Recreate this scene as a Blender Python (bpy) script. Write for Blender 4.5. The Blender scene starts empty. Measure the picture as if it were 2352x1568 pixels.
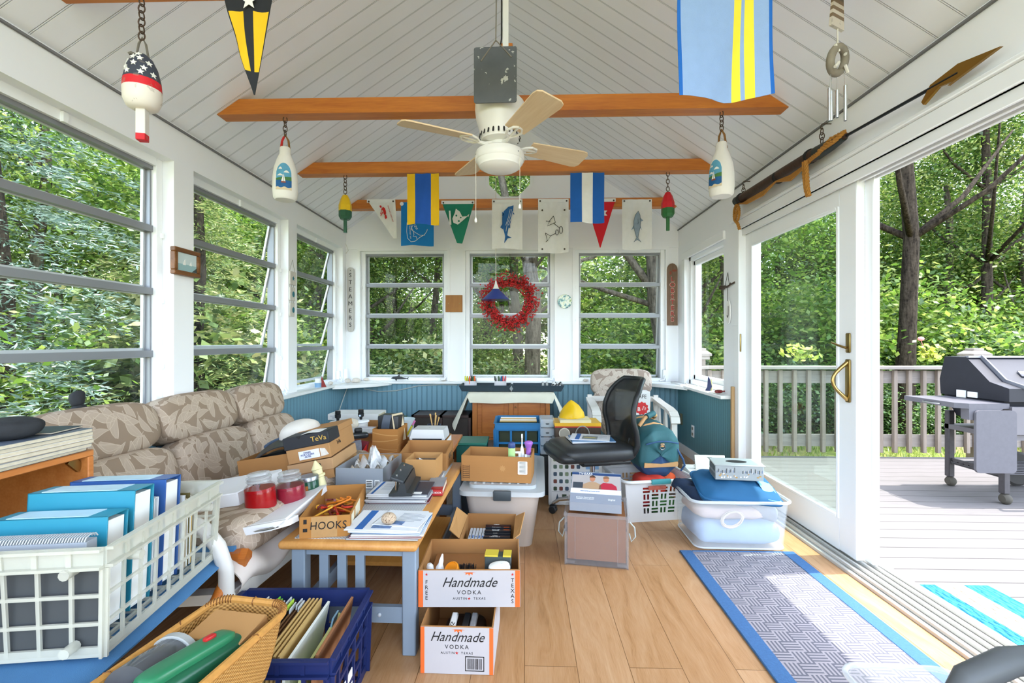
import bpy, bmesh, math, random
import numpy as np
from mathutils import Vector, Matrix, Euler
random.seed(7); RNG = np.random.default_rng(11)
scene = bpy.context.scene
COL = scene.collection
PI = math.pi
R = math.radians
# ---------------------------------------------------------------- camera, sky, sun, exposure
F = 1080.0                      # focal length in pixels of the 2352 px wide picture
YAW = math.atan(29.0 / F)
CZ = 1.18
cam_d = bpy.data.cameras.new('camera'); cam_d.sensor_width = 36.0; cam_d.lens = F * 36.0 / 2352.0
cam_d.clip_start = 0.05; cam_d.clip_end = 300
cam = bpy.data.objects.new('camera', cam_d); COL.objects.link(cam)
cam.location = (0, 0, CZ); cam.rotation_euler = (PI / 2, 0, YAW)
scene.camera = cam
world = bpy.data.worlds.new('world'); scene.world = world; world.use_nodes = True
wn = world.node_tree.nodes; wl = world.node_tree.links
sky = wn.new('ShaderNodeTexSky'); sky.sky_type = 'NISHITA'; sky.sun_disc = False
sky.sun_elevation = R(66); sky.sun_rotation = R(85); sky.air_density = 1.0; sky.dust_density = 1.0; sky.ozone_density = 1.0
hsv = wn.new('ShaderNodeHueSaturation'); hsv.inputs['Saturation'].default_value = .62; wl.new(sky.outputs[0], hsv.inputs['Color'])
wl.new(hsv.outputs[0], wn['Background'].inputs[0]); wn['Background'].inputs[1].default_value = 0.52
sun_d = bpy.data.lights.new('sun', 'SUN'); sun_d.energy = 3.0; sun_d.angle = R(0.6); sun_d.color = (1.0, 0.97, 0.92)
sun = bpy.data.objects.new('sun', sun_d); COL.objects.link(sun)
_d = Vector((math.cos(R(69)) * 0.995, math.cos(R(69)) * 0.098, math.sin(R(69))))
sun.rotation_euler = _d.to_track_quat('Z', 'Y').to_euler(); sun.location = _d * 30
scene.view_settings.view_transform = 'Standard'; scene.view_settings.look = 'None'
scene.view_settings.gamma = 1.0; scene.view_settings.use_curve_mapping = False
scene.view_settings.exposure = 1.65
scene.cycles.use_denoising = True
scene.cycles.max_bounces = 10; scene.cycles.diffuse_bounces = 8; scene.cycles.transparent_max_bounces = 16
scene.cycles.caustics_reflective = False; scene.cycles.caustics_refractive = False
scene.cycles.sample_clamp_indirect = 6.0

# ---------------------------------------------------------------- measuring: a picture point read onto a real plane
_cs, _sn = math.cos(YAW), math.sin(YAW)
def ray(px, py):
    a = (px - 1176.0) / F; b = (784.0 - py) / F
    return Vector((-_sn + a * _cs, _cs + a * _sn, b))
def gz(px, py, z):
    d = ray(px, py); t = (z - CZ) / d.z
    return Vector((d.x * t, d.y * t, z))
def gy(px, py, y):
    d = ray(px, py); t = y / d.y
    return Vector((d.x * t, y, CZ + d.z * t))
def gx(px, py, x):
    d = ray(px, py); t = x / d.x
    return Vector((x, d.y * t, CZ + d.z * t))

# ---------------------------------------------------------------- materials
def lin(c):
    if isinstance(c, str):
        c = c.lstrip('#'); v = [int(c[i:i + 2], 16) / 255 for i in (0, 2, 4)]
        return tuple((x / 12.92 if x <= .04045 else ((x + .055) / 1.055) ** 2.4) for x in v) + (1,)
    return tuple(c) + (1,) if len(c) == 3 else tuple(c)
_mats = {}
class N:                                            # small wrapper to lay out node trees
    def __init__(s, name):
        s.m = bpy.data.materials.new(name); s.m.use_nodes = True
        s.t = s.m.node_tree; s.n = s.t.nodes; s.b = s.n['Principled BSDF']; s.out = s.n['Material Output']
    def node(s, typ, **kw):
        n = s.n.new('ShaderNode' + typ)
        for k, v in kw.items(): setattr(n, k, v)
        return n
    def link(s, a, b): s.t.links.new(a, b); return s
    def val(s, sock, v):
        if hasattr(v, 'is_output'): s.t.links.new(v, sock)
        else: sock.default_value = v
    def math(s, op, a, b=0.0, c=None):
        n = s.node('Math', operation=op); s.val(n.inputs[0], a); s.val(n.inputs[1], b)
        if c is not None: s.val(n.inputs[2], c)
        return n.outputs[0]
    def mix(s, f, a, b):
        n = s.node('MixRGB'); s.val(n.inputs[0], f); s.val(n.inputs[1], a); s.val(n.inputs[2], b); return n.outputs[0]
    def ramp(s, f, stops):
        n = s.node('ValToRGB'); e = n.color_ramp.elements
        while len(e) < len(stops): e.new(0.5)
        for el, (p, c) in zip(e, stops): el.position = p; el.color = lin(c)
        s.val(n.inputs[0], f); return n.outputs[0]
    def coord(s, which='Object', scale=(1, 1, 1), rot=(0, 0, 0)):
        t = s.node('TexCoord'); m = s.node('Mapping'); s.link(t.outputs[which], m.inputs[0])
        m.inputs['Scale'].default_value = scale; m.inputs['Rotation'].default_value = rot; return m.outputs[0]
    def noise(s, vec, scale, detail=3, rough=.5):
        n = s.node('TexNoise'); s.link(vec, n.inputs['Vector']); n.inputs['Scale'].default_value = scale
        n.inputs['Detail'].default_value = detail; n.inputs['Roughness'].default_value = rough; return n.outputs[0]
    def bump(s, h, strength=.3, dist=.01):
        n = s.node('Bump'); n.inputs['Strength'].default_value = strength; n.inputs['Distance'].default_value = dist
        s.val(n.inputs['Height'], h); s.link(n.outputs[0], s.b.inputs['Normal'])
    def base(s, c): s.val(s.b.inputs['Base Color'], c if hasattr(c, 'is_output') else lin(c))
    def set(s, rough=.6, metal=0, spec=.4):
        s.b.inputs['Roughness'].default_value = rough; s.b.inputs['Metallic'].default_value = metal
        s.b.inputs['Specular IOR Level'].default_value = spec
def mat(name, col='#888888', rough=.6, metal=0, var=.12, scale=6, bump=0, bscale=80, spec=.35, trans=0):
    """plain surface with a slight procedural unevenness"""
    if name in _mats: return _mats[name]
    q = N(name); c = lin(col); v = q.coord('Object')
    d = tuple(x * (1 - var) for x in c[:3]) + (1,); l = tuple(min(1, x * (1 + var * .6)) for x in c[:3]) + (1,)
    q.base(q.mix(q.noise(v, scale, 4), d, l)); q.set(rough, metal, spec)
    if bump: q.bump(q.noise(v, bscale, 3), bump, .004)
    if trans:
        q.b.inputs['Transmission Weight'].default_value = trans
    _mats[name] = q.m; return q.m
def clear(name, col='#e8eeee', alpha=.35, rough=.25):
    """thin translucent plastic"""
    if name in _mats: return _mats[name]
    q = N(name); q.set(rough, 0, .5); q.base(q.mix(q.noise(q.coord('Object'), 9), lin(col), tuple(min(1, x * 1.1) for x in lin(col))))
    tr = q.node('BsdfTransparent'); mx = q.node('MixShader'); mx.inputs[0].default_value = alpha
    q.link(tr.outputs[0], mx.inputs[1]).link(q.b.outputs[0], mx.inputs[2]).link(mx.outputs[0], q.out.inputs[0])
    _mats[name] = q.m; return q.m
def glass(name, tint='#f4faf8', haze=.03):
    if name in _mats: return _mats[name]
    q = N(name); tr = q.node('BsdfTransparent'); tr.inputs[0].default_value = lin(tint)
    gl = q.node('BsdfGlossy'); gl.inputs['Roughness'].default_value = .02
    lw = q.node('LayerWeight'); lw.inputs[0].default_value = .5
    fr = q.math('ADD', q.math('MULTIPLY', q.math('POWER', lw.outputs['Facing'], 4.0), .5), .02)
    df = q.node('BsdfDiffuse'); df.inputs[0].default_value = lin('#dfe6e4')
    m1 = q.node('MixShader'); m2 = q.node('MixShader')
    hz = q.noise(q.coord('Object', (1, 1, 1)), 2.0, 4)
    q.link(fr, m1.inputs[0]).link(tr.outputs[0], m1.inputs[1]).link(gl.outputs[0], m1.inputs[2])
    q.val(m2.inputs[0], q.math('MULTIPLY', hz, haze)); q.link(m1.outputs[0], m2.inputs[1]).link(df.outputs[0], m2.inputs[2]).link(m2.outputs[0], q.out.inputs[0])
    _mats[name] = q.m; return q.m
def wood(name, c1, c2, rough=.45, scale=1.0, axis='Y', bump=.05, knots=False):
    """grain runs along AXIS of the object"""
    if name in _mats: return _mats[name]
    q = N(name); sc = {'X': (1.2, 14, 14), 'Y': (14, 1.2, 14), 'Z': (14, 14, 1.2)}[axis]
    v = q.coord('Object', tuple(s * scale for s in sc)); n1 = q.noise(v, 1.6, 6, .62)
    v2 = q.coord('Object', tuple(s * scale * 4 for s in sc)); n2 = q.noise(v2, 2.2, 3)
    f = q.math('ADD', q.math('MULTIPLY', n1, .7), q.math('MULTIPLY', n2, .3))
    q.base(q.ramp(f, [(.3, c1), (.7, c2)])); q.set(rough, 0, .4); q.bump(f, bump, .004)
    _mats[name] = q.m; return q.m
def beadboard(name, c, axis, pitch, groove, deep=.35, rough=.5):
    """tongue and groove boards: paired grooves every PITCH along object AXIS"""
    if name in _mats: return _mats[name]
    q = N(name); t = q.node('TexCoord'); sp = q.node('SeparateXYZ'); q.link(t.outputs['Object'], sp.inputs[0])
    p = q.math('FRACT', q.math('DIVIDE', sp.outputs[axis], pitch))
    def notch(at, w):
        d = q.math('ABSOLUTE', q.math('SUBTRACT', p, at)); return q.math('SUBTRACT', 1.0, q.math('MINIMUM', q.math('DIVIDE', d, w), 1.0))
    h = q.math('ADD', notch(.5, groove), q.math('MULTIPLY', notch(.5 + groove * 3.2, groove), .75)); h = q.math('MINIMUM', h, 1.0)
    lc = lin(c); dk = tuple(x * (1 - deep) for x in lc[:3]) + (1,)
    nz = q.noise(q.coord('Object'), 1.3, 3); lc2 = tuple(min(1, x * 1.06) for x in lc[:3]) + (1,); lc1 = tuple(x * .94 for x in lc[:3]) + (1,)
    q.base(q.mix(h, q.mix(nz, lc1, lc2), dk)); q.set(rough, 0, .4); q.bump(q.math('SUBTRACT', 1.0, h), .7, .006)
    _mats[name] = q.m; return q.m
def card(name='cardboard', c='#b8875a'):
    if name in _mats: return _mats[name]
    q = N(name); v = q.coord('Object'); n = q.noise(v, 5, 4); w = q.noise(q.coord('Object', (1, 1, 140)), 3, 1)
    l = lin(c); q.base(q.mix(q.math('ADD', q.math('MULTIPLY', n, .7), q.math('MULTIPLY', w, .3)), tuple(x * .82 for x in l[:3]) + (1,), tuple(min(1, x * 1.12) for x in l[:3]) + (1,)))
    q.set(.85, 0, .15); q.bump(w, .06, .002); _mats[name] = q.m; return q.m
def leaf_fabric(name, c0, c1, scale=7.0):
    """upholstery printed with scattered leaves and stems (UV in metres)"""
    if name in _mats: return _mats[name]
    q = N(name); uv = q.coord('UV'); total = None
    for i, (sc, off) in enumerate(((scale, 0.0), (scale * 1.13, .37), (scale * .9, .71))):
        mp = q.node('Mapping'); q.link(uv, mp.inputs[0]); mp.inputs['Scale'].default_value = (sc, sc, 0); mp.inputs['Location'].default_value = (off * 3, off * 5, 0)
        vo = q.node('TexVoronoi'); vo.voronoi_dimensions = '2D'; vo.inputs['Scale'].default_value = 1; vo.inputs['Randomness'].default_value = .75
        q.link(mp.outputs[0], vo.inputs['Vector'])
        sub = q.node('VectorMath', operation='SUBTRACT'); q.link(mp.outputs[0], sub.inputs[0]).link(vo.outputs['Position'], sub.inputs[1])
        sc_ = q.node('SeparateColor'); q.link(vo.outputs['Color'], sc_.inputs[0])
        ro = q.node('VectorRotate', rotation_type='Z_AXIS'); q.link(sub.outputs[0], ro.inputs['Vector'])
        q.val(ro.inputs['Angle'], q.math('MULTIPLY', q.math('SUBTRACT', sc_.outputs[0], .5), 2.6))
        sp = q.node('SeparateXYZ'); q.link(ro.outputs[0], sp.inputs[0])
        u = q.math('MULTIPLY', sp.outputs[1], 1.6); vv = q.math('ABSOLUTE', q.math('SUBTRACT', sp.outputs[0], q.math('MULTIPLY', q.math('MULTIPLY', u, u), .18)))
        wd = q.math('MULTIPLY', q.math('MULTIPLY', q.math('SUBTRACT', 1.0, q.math('MULTIPLY', u, u)), .19), q.math('SUBTRACT', 1.0, q.math('MULTIPLY', u, .45)))
        ins = q.math('GREATER_THAN', wd, vv); vein = q.math('GREATER_THAN', vv, .022)
        rim = q.math('GREATER_THAN', q.math('SUBTRACT', wd, vv), .03)
        m = q.math('MULTIPLY', q.math('MULTIPLY', ins, vein), q.math('SUBTRACT', 1.0, q.math('MULTIPLY', rim, .35)))
        stem = q.math('MULTIPLY', q.math('LESS_THAN', vv, .022), q.math('LESS_THAN', q.math('ABSOLUTE', u), 1.5))
        m = q.math('MAXIMUM', m, q.math('MULTIPLY', stem, .7))
        total = m if total is None else q.math('MAXIMUM', total, m)
    wv = q.noise(q.coord('UV', (300, 300, 1)), 2, 1)
    l0 = lin(c0); base = q.mix(q.math('MULTIPLY', wv, .5), l0, tuple(x * .8 for x in l0[:3]) + (1,))
    q.base(q.mix(total, base, lin(c1))); q.set(.9, 0, .15); q.bump(wv, .12, .002); _mats[name] = q.m; return q.m

def bark(name, c1, c2):
    q = N(name); a = q.noise(q.coord('Object', (9, 9, 1.6)), 2.2, 6, .7); b = q.noise(q.coord('Object'), 22, 4)
    f = q.math('ADD', q.math('MULTIPLY', a, .75), q.math('MULTIPLY', b, .25)); q.base(q.ramp(f, [(.38, c1), (.62, c2)])); q.set(.95, 0, .1); q.bump(f, 1.0, .06); return q.m
# ---------------------------------------------------------------- mesh building
class G:
    def __init__(s): s.bm = bmesh.new(); s.mi = 0; s.X = Matrix.Identity(4)
    def m(s, i): s.mi = i; return s
    def at(s, loc=(0, 0, 0), rot=(0, 0, 0), sc=(1, 1, 1)):
        s.X = Matrix.LocRotScale(Vector(loc), Euler(rot), Vector(sc)); return s
    def add(s, vs, fs):
        bv = [s.bm.verts.new(s.X @ Vector(v)) for v in vs]; out = []
        for f in fs:
            try:
                fc = s.bm.faces.new([bv[i] for i in f]); fc.material_index = s.mi; out.append(fc)
            except ValueError: pass
        return bv, out
    def box(s, x0, x1, y0, y1, z0, z1, bev=0, seg=2):
        vs = [(x0, y0, z0), (x1, y0, z0), (x1, y1, z0), (x0, y1, z0), (x0, y0, z1), (x1, y0, z1), (x1, y1, z1), (x0, y1, z1)]
        bv, fs = s.add(vs, [(0, 3, 2, 1), (4, 5, 6, 7), (0, 1, 5, 4), (1, 2, 6, 5), (2, 3, 7, 6), (3, 0, 4, 7)])
        if bev > 0:
            ed = list({e for f in fs for e in f.edges})
            bmesh.ops.bevel(s.bm, geom=ed, offset=bev, segments=seg, affect='EDGES', profile=.5)
        return s
    def frustum(s, b, t, z0, z1, cap=True):         # b,t = (x0,x1,y0,y1) at z0 and z1
        vs = [(b[0], b[2], z0), (b[1], b[2], z0), (b[1], b[3], z0), (b[0], b[3], z0), (t[0], t[2], z1), (t[1], t[2], z1), (t[1], t[3], z1), (t[0], t[3], z1)]
        s.add(vs, [(0, 3, 2, 1), (4, 5, 6, 7), (0, 1, 5, 4), (1, 2, 6, 5), (2, 3, 7, 6), (3, 0, 4, 7)]); return s
    def bar(s, a, b, w, h=None, up=(0, 0, 1)):      # rectangular bar from a to b
        a, b = Vector(a), Vector(b); h = h or w; d = (b - a).normalized(); u = Vector(up)
        if abs(d.dot(u)) > .98: u = Vector((1, 0, 0))
        r = d.cross(u).normalized() * w / 2; u2 = r.cross(d).normalized() * h / 2
        vs = [a - r - u2, a + r - u2, a + r + u2, a - r + u2, b - r - u2, b + r - u2, b + r + u2, b - r + u2]
        s.add(vs, [(0, 1, 2, 3), (7, 6, 5, 4), (0, 4, 5, 1), (1, 5, 6, 2), (2, 6, 7, 3), (3, 7, 4, 0)]); return s
    def tube(s, pts, r, n=8, closed=False, caps=True):
        pts = [Vector(p) for p in pts]; k = len(pts); rs = r if isinstance(r, (list, tuple)) else [r] * k
        ref = None; rings = []
        for i, p in enumerate(pts):
            a = pts[(i - 1) % k] if (closed or i) else p; b = pts[(i + 1) % k] if (closed or i < k - 1) else p
            t = (b - a).normalized() if (b - a).length > 1e-9 else Vector((0, 0, 1))
            if ref is None:
                ref = t.orthogonal().normalized()
            ref = (ref - t * ref.dot(t)); ref = ref.normalized() if ref.length > 1e-6 else t.orthogonal().normalized()
            bi = t.cross(ref)
            rings.append([p + (ref * math.cos(2 * PI * j / n) + bi * math.sin(2 * PI * j / n)) * rs[i] for j in range(n)])
        vs = [v for ring in rings for v in ring]; fs = []
        for i in range(k if closed else k - 1):
            i2 = (i + 1) % k
            for j in range(n):
                j2 = (j + 1) % n; fs.append((i * n + j, i * n + j2, i2 * n + j2, i2 * n + j))
        if caps and not closed: fs.append(tuple(range(n - 1, -1, -1))); fs.append(tuple((k - 1) * n + j for j in range(n)))
        s.add(vs, fs); return s
    def rope(s, pts, r, lay=5.0):                   # three strands laid round a path
        P_ = [Vector(p) for p in pts]; q = []
        for a, b in zip(P_, P_[1:]):
            k = max(1, int((b - a).length / (r * .9)))
            q += [a.lerp(b, i / k) for i in range(k)]
        q.append(P_[-1]); ref = None; fr = []; d = 0
        for i, p in enumerate(q):
            t = (q[min(i + 1, len(q) - 1)] - q[max(i - 1, 0)]).normalized(); ref = t.orthogonal().normalized() if ref is None else (ref - t * ref.dot(t)).normalized()
            if i: d += (p - q[i - 1]).length
            fr.append((p, ref.copy(), t.cross(ref), d))
        for k in range(3): s.tube([p + (u * math.cos(d / (r * lay) * 2 * PI + 2.094 * k) + v * math.sin(d / (r * lay) * 2 * PI + 2.094 * k)) * r * .52 for p, u, v, d in fr], r * .56, 6)
        return s
    def lathe(s, prof, n=24, ax='Z'):               # prof: (r,z) pairs, closed with caps where r>0
        vs = []; fs = []
        for r_, z in prof:
            for j in range(n):
                a = 2 * PI * j / n; x, y = r_ * math.cos(a), r_ * math.sin(a)
                vs.append({'Z': (x, y, z), 'Y': (x, z, y), 'X': (z, x, y)}[ax])
        for i in range(len(prof) - 1):
            for j in range(n):
                j2 = (j + 1) % n; f = (i * n + j, i * n + j2, (i + 1) * n + j2, (i + 1) * n + j); fs.append(f if ax != 'Y' else f[::-1])
        if prof[0][0] > 1e-6: fs.append(tuple(range(n - 1, -1, -1)))
        if prof[-1][0] > 1e-6: fs.append(tuple((len(prof) - 1) * n + j for j in range(n)))
        bv, _ = s.add(vs, fs)
        for i, (r_, z) in enumerate(prof):
            if r_ <= 1e-6: bmesh.ops.remove_doubles(s.bm, verts=[v for v in bv[i * n:(i + 1) * n] if v.is_valid], dist=1e-7)
        return s
    def prism(s, pts, d0, d1, plane='XZ'):          # extruded outline
        k = len(pts)
        mp = {'XZ': lambda p, d: (p[0], d, p[1]), 'XY': lambda p, d: (p[0], p[1], d), 'YZ': lambda p, d: (d, p[0], p[1])}[plane]
        vs = [mp(p, d0) for p in pts] + [mp(p, d1) for p in pts]
        fs = [tuple(range(k)), tuple(range(2 * k - 1, k - 1, -1))] + [(i, k + i, k + (i + 1) % k, (i + 1) % k) for i in range(k)]
        bv, fc = s.add(vs, fs)
        if k > 3:
            for f in fc[:2]: f.normal_update()
            bmesh.ops.triangulate(s.bm, faces=fc[:2], ngon_method='EAR_CLIP')
        return s
    def grid(s, fn, nu, nv, mi=None, thick=0):
        vs = [fn(i / nu, j / nv) for j in range(nv + 1) for i in range(nu + 1)]
        fs = []; w = nu + 1; k = len(vs)
        for j in range(nv):
            for i in range(nu): fs.append((j * w + i, j * w + i + 1, (j + 1) * w + i + 1, (j + 1) * w + i))
        if thick:
            vs2 = [Vector(v) + Vector((0, thick, 0)) if not callable(thick) else thick(Vector(v)) for v in vs]
            rim = [i for i in range(nu)] + [(j * w + nu) for j in range(nv)] + [nv * w + i for i in range(nu, 0, -1)] + [j * w for j in range(nv, 0, -1)]
            f2 = [tuple(k + i for i in f[::-1]) for f in fs]; ed = [(rim[i], k + rim[i], k + rim[(i + 1) % len(rim)], rim[(i + 1) % len(rim)]) for i in range(len(rim))]
            bv, fc = s.add(list(vs) + vs2, fs + f2 + ed)
        else: bv, fc = s.add(vs, fs)
        if mi:
            for q, f in enumerate(fs):
                i, j = q % nu, q // nu; fc[q].material_index = mi((i + .5) / nu, (j + .5) / nv)
                if thick: fc[len(fs) + q].material_index = fc[q].material_index
        return s
    def puff(s, sx, sy, sz, e=.45, e2=.45, n=28, mth=14, c=(0, 0, 0), noise=0):   # superellipsoid, full sizes
        sg = lambda x, p: math.copysign(abs(x) ** p, x); vs = []; fs = []
        for i in range(mth + 1):
            a = -PI / 2 + PI * i / mth; ca, sa = sg(math.cos(a), e2), sg(math.sin(a), e2)
            for j in range(n):
                b = 2 * PI * j / n; v = Vector((sx / 2 * ca * sg(math.cos(b), e), sy / 2 * ca * sg(math.sin(b), e), sz / 2 * sa))
                if noise: v += Vector((math.sin(v.y * 40 + i), math.sin(v.x * 37 + j * .5), math.sin(v.x * 31 + v.y * 43))) * noise
                vs.append(v + Vector(c))
        for i in range(mth):
            for j in range(n):
                j2 = (j + 1) % n; fs.append((i * n + j, i * n + j2, (i + 1) * n + j2, (i + 1) * n + j))
        bv, _ = s.add(vs, fs); bmesh.ops.remove_doubles(s.bm, verts=bv[:n] + bv[-n:], dist=1e-5); return s
    def obox(s, w, d, h, t=.004, front=None, fy=0):  # open carton, origin at front bottom centre, y to the back
        front = h if front is None else front
        s.box(-w / 2, w / 2, fy, fy + d, 0, t); s.box(-w / 2, w / 2, fy, fy + t, t, front); s.box(-w / 2, w / 2, fy + d - t, fy + d, t, h)
        s.frame_side(-w / 2, t, fy, d, front, h); s.frame_side(w / 2 - t, t, fy, d, front, h); return s
    def frame_side(s, x, t, fy, d, hf, hb):
        a, b = fy + t, fy + d - t
        vs = [(x, a, t), (x + t, a, t), (x + t, b, t), (x, b, t), (x, a, hf), (x + t, a, hf), (x + t, b, hb), (x, b, hb)]
        s.add(vs, [(0, 3, 2, 1), (4, 5, 6, 7), (0, 1, 5, 4), (1, 2, 6, 5), (2, 3, 7, 6), (3, 0, 4, 7)])
def _boxuv(me):
    nl = len(me.loops)
    if not nl: return
    co = np.empty(len(me.vertices) * 3); me.vertices.foreach_get('co', co); co = co.reshape(-1, 3)
    vi = np.empty(nl, int); me.loops.foreach_get('vertex_index', vi)
    npn = np.empty(len(me.polygons) * 3); me.polygons.foreach_get('normal', npn); npn = np.abs(npn.reshape(-1, 3))
    lt = np.empty(len(me.polygons), int); me.polygons.foreach_get('loop_total', lt)
    ax = np.repeat(npn.argmax(1), lt); c = co[vi]
    uv = np.where((ax == 0)[:, None], c[:, [1, 2]], np.where((ax == 1)[:, None], c[:, [0, 2]], c[:, [0, 1]]))
    l = me.uv_layers.new(name='UVMap'); l.data.foreach_set('uv', uv.astype(np.float32).ravel())
def tag(o, label=None, cat=None, group=None, kind=None):
    if label: o['label'] = label
    if cat: o['category'] = cat
    if group: o['group'] = group
    if kind: o['kind'] = kind
    return o
def O(name, g, mats, parent=None, loc=(0, 0, 0), rz=0, rot=None, label=None, cat=None, group=None, kind=None, smooth=38):
    bmesh.ops.recalc_face_normals(g.bm, faces=g.bm.faces[:])
    me = bpy.data.meshes.new(name); g.bm.to_mesh(me); g.bm.free()
    for m_ in (mats if isinstance(mats, (list, tuple)) else [mats]): me.materials.append(m_)
    if smooth:
        me.polygons.foreach_set('use_smooth', [True] * len(me.polygons)); me.set_sharp_from_angle(angle=R(smooth))
    _boxuv(me)
    o = bpy.data.objects.new(name, me); COL.objects.link(o); o.location = loc
    o.rotation_euler = rot if rot is not None else (0, 0, rz)
    if parent: o.parent = parent
    return tag(o, label, cat, group, kind)
def T(name, label, cat, loc=(0, 0, 0), rz=0, group=None, rot=None, kind=None):
    o = bpy.data.objects.new(name, None); COL.objects.link(o); o.location = loc; o.rotation_euler = rot if rot is not None else (0, 0, rz); o.empty_display_size = .1
    return tag(o, label, cat, group, kind)
def dup(o, loc, rz=None, label=None, group=None, rot=None, scale=None):
    def cp(a, par):
        c = a.copy(); COL.objects.link(c)
        if par: c.parent = par
        for ch in a.children: cp(ch, c)
        return c
    r_ = cp(o, None); r_.location = loc
    if rz is not None: r_.rotation_euler = (0, 0, rz)
    if rot is not None: r_.rotation_euler = rot
    if scale is not None: r_.scale = (scale,) * 3 if not isinstance(scale, tuple) else scale
    if label: r_['label'] = label
    if group: r_['group'] = group
    return r_
def text(body, size, m, parent, loc, rot=(PI / 2, 0, 0), name='lettering', shear=0, align='CENTER', ext=.0006, sx=1, spacing=1.0, line=1.0):
    cu = bpy.data.curves.new('t', 'FONT'); cu.body = body; cu.size = size; cu.shear = shear; cu.align_x = align; cu.align_y = 'CENTER'
    cu.extrude = ext; cu.space_character = spacing; cu.space_line = line; cu.resolution_u = 3
    o = bpy.data.objects.new('t', cu); me = bpy.data.meshes.new_from_object(o); bpy.data.objects.remove(o); bpy.data.curves.remove(cu)
    me.name = name; me.materials.clear(); me.materials.append(m)
    t = bpy.data.objects.new(name, me); COL.objects.link(t); t.parent = parent; t.location = loc; t.rotation_euler = rot; t.scale = (sx, 1, 1)
    return t
def front(a, b, z):          # two picture points on a level surface: middle, width and turn of a box's front edge
    p, q = gz(a[0], a[1], z), gz(b[0], b[1], z); d = q - p
    return (p + q) / 2, d.length, math.atan2(d.y, d.x)
def star(n, r1, r2, c=(0, 0), a0=PI / 2):
    return [(c[0] + (r1 if i % 2 == 0 else r2) * math.cos(a0 + PI * i / n), c[1] + (r1 if i % 2 == 0 else r2) * math.sin(a0 + PI * i / n)) for i in range(2 * n)]
def ell(cx, cy, rx, ry, n=20): return [(cx + rx * math.cos(2 * PI * i / n), cy + ry * math.sin(2 * PI * i / n)) for i in range(n)]
def rrect(x0, x1, y0, y1, r, n=5):
    out = []
    for cx, cy, a in ((x1 - r, y0 + r, -PI / 2), (x1 - r, y1 - r, 0), (x0 + r, y1 - r, PI / 2), (x0 + r, y0 + r, PI)):
        out += [(cx + r * math.cos(a + PI / 2 * i / n), cy + r * math.sin(a + PI / 2 * i / n)) for i in range(n + 1)]
    return out
WHITE = mat('white_paint', '#eff1f5', .55, var=.04, scale=2)
WHITE2 = mat('white_trim_paint', '#f0f2f5', .45, var=.04, scale=3)
BLACK = mat('black_plastic', '#1b1c1e', .4, var=.2)
CARD = card('cardboard', '#a67748'); CARD2 = card('cardboard_light', '#b58856'); CARD3 = card('cardboard_dark', '#8c6039')
PAPER = mat('white_paper', '#e9e9e6', .8, var=.05, scale=20); METAL = mat('grey_metal', '#9a9c9e', .35, .9, var=.15)
STEEL = mat('dark_steel', '#4a4440', .45, .8, var=.3, scale=40); BRASS = mat('brass', '#a8905c', .3, 1.0, var=.15)
INK = mat('black_ink', '#1c1a1a', .7, var=.05); REDINK = mat('red_ink', '#b8231f', .7, var=.05)
ORANGE = mat('orange_print', '#d9652a', .7, var=.06); BLUEINK = mat('blue_ink', '#2b62a8', .7, var=.08)
# ================================================================ the room: X from left (-2.0) to right (1.69), Y away, Z up
XL, XR, YB, YF, ZP = -2.0, 1.69, 5.22, -1.0, 2.42
PITCH = 0.667; XM = (XL + XR) / 2; ZR = ZP + PITCH * (XR - XL) / 2
ZS = 0.74                                            # window sills
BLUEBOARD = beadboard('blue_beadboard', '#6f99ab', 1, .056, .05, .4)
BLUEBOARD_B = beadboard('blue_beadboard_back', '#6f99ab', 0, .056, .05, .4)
BLUEBOARD_R = beadboard('blue_beadboard_right', '#5f909c', 1, .045, .06, .4)  # tealer than the other walls: this side's lighting is put into the colour
CEIL = beadboard('white_ceiling_boards', '#f0f2fa', 1, .127, .018, .42)
# floor boards run along Y
def floor_mat():
    q = N('light_oak_floor'); v = q.coord('Object', (1, 1, 1), (0, 0, PI / 2))
    br = q.node('TexBrick'); q.link(v, br.inputs['Vector']); br.offset = .37; br.inputs['Scale'].default_value = 1
    br.inputs['Brick Width'].default_value = 1.25; br.inputs['Row Height'].default_value = .19; br.inputs['Mortar Size'].default_value = .0012
    br.inputs['Color1'].default_value = (.2, .2, .2, 1); br.inputs['Color2'].default_value = (.8, .8, .8, 1); br.inputs['Mortar'].default_value = (0, 0, 0, 1)
    dist = q.noise(q.coord('Object', (2.2, .5, 1)), 2.0, 3)
    vec = q.node('VectorMath', operation='ADD'); cm = q.node('CombineXYZ')
    q.val(cm.inputs[0], q.math('MULTIPLY', dist, .35)); q.val(cm.inputs[1], q.math('MULTIPLY', br.outputs['Color'], 6.0))
    q.link(q.coord('Object', (1, .07, 1)), vec.inputs[0]).link(cm.outputs[0], vec.inputs[1])
    w = q.node('TexNoise'); q.link(vec.outputs[0], w.inputs['Vector']); w.inputs['Scale'].default_value = 26; w.inputs['Detail'].default_value = 6; w.inputs['Roughness'].default_value = .65
    fine = q.noise(q.coord('Object', (120, 5, 1)), 3, 2)
    f = q.math('ADD', q.math('MULTIPLY', w.outputs[0], .72), q.math('MULTIPLY', fine, .28))
    c = q.ramp(f, [(.3, '#966e44'), (.45, '#b68c62'), (.62, '#c39d77'), (.8, '#cba987')])
    tint = q.mix(br.outputs['Color'], lin('#e6dac8'), lin('#ffffff')); mm = q.node('MixRGB', blend_type='MULTIPLY'); mm.inputs[0].default_value = 1
    q.link(c, mm.inputs[1]).link(tint, mm.inputs[2]); q.base(q.mix(br.outputs['Fac'], mm.outputs[0], lin('#6d4a28')))
    q.set(.38, 0, .4); q.bump(f, .04, .002); return q.m
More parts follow.
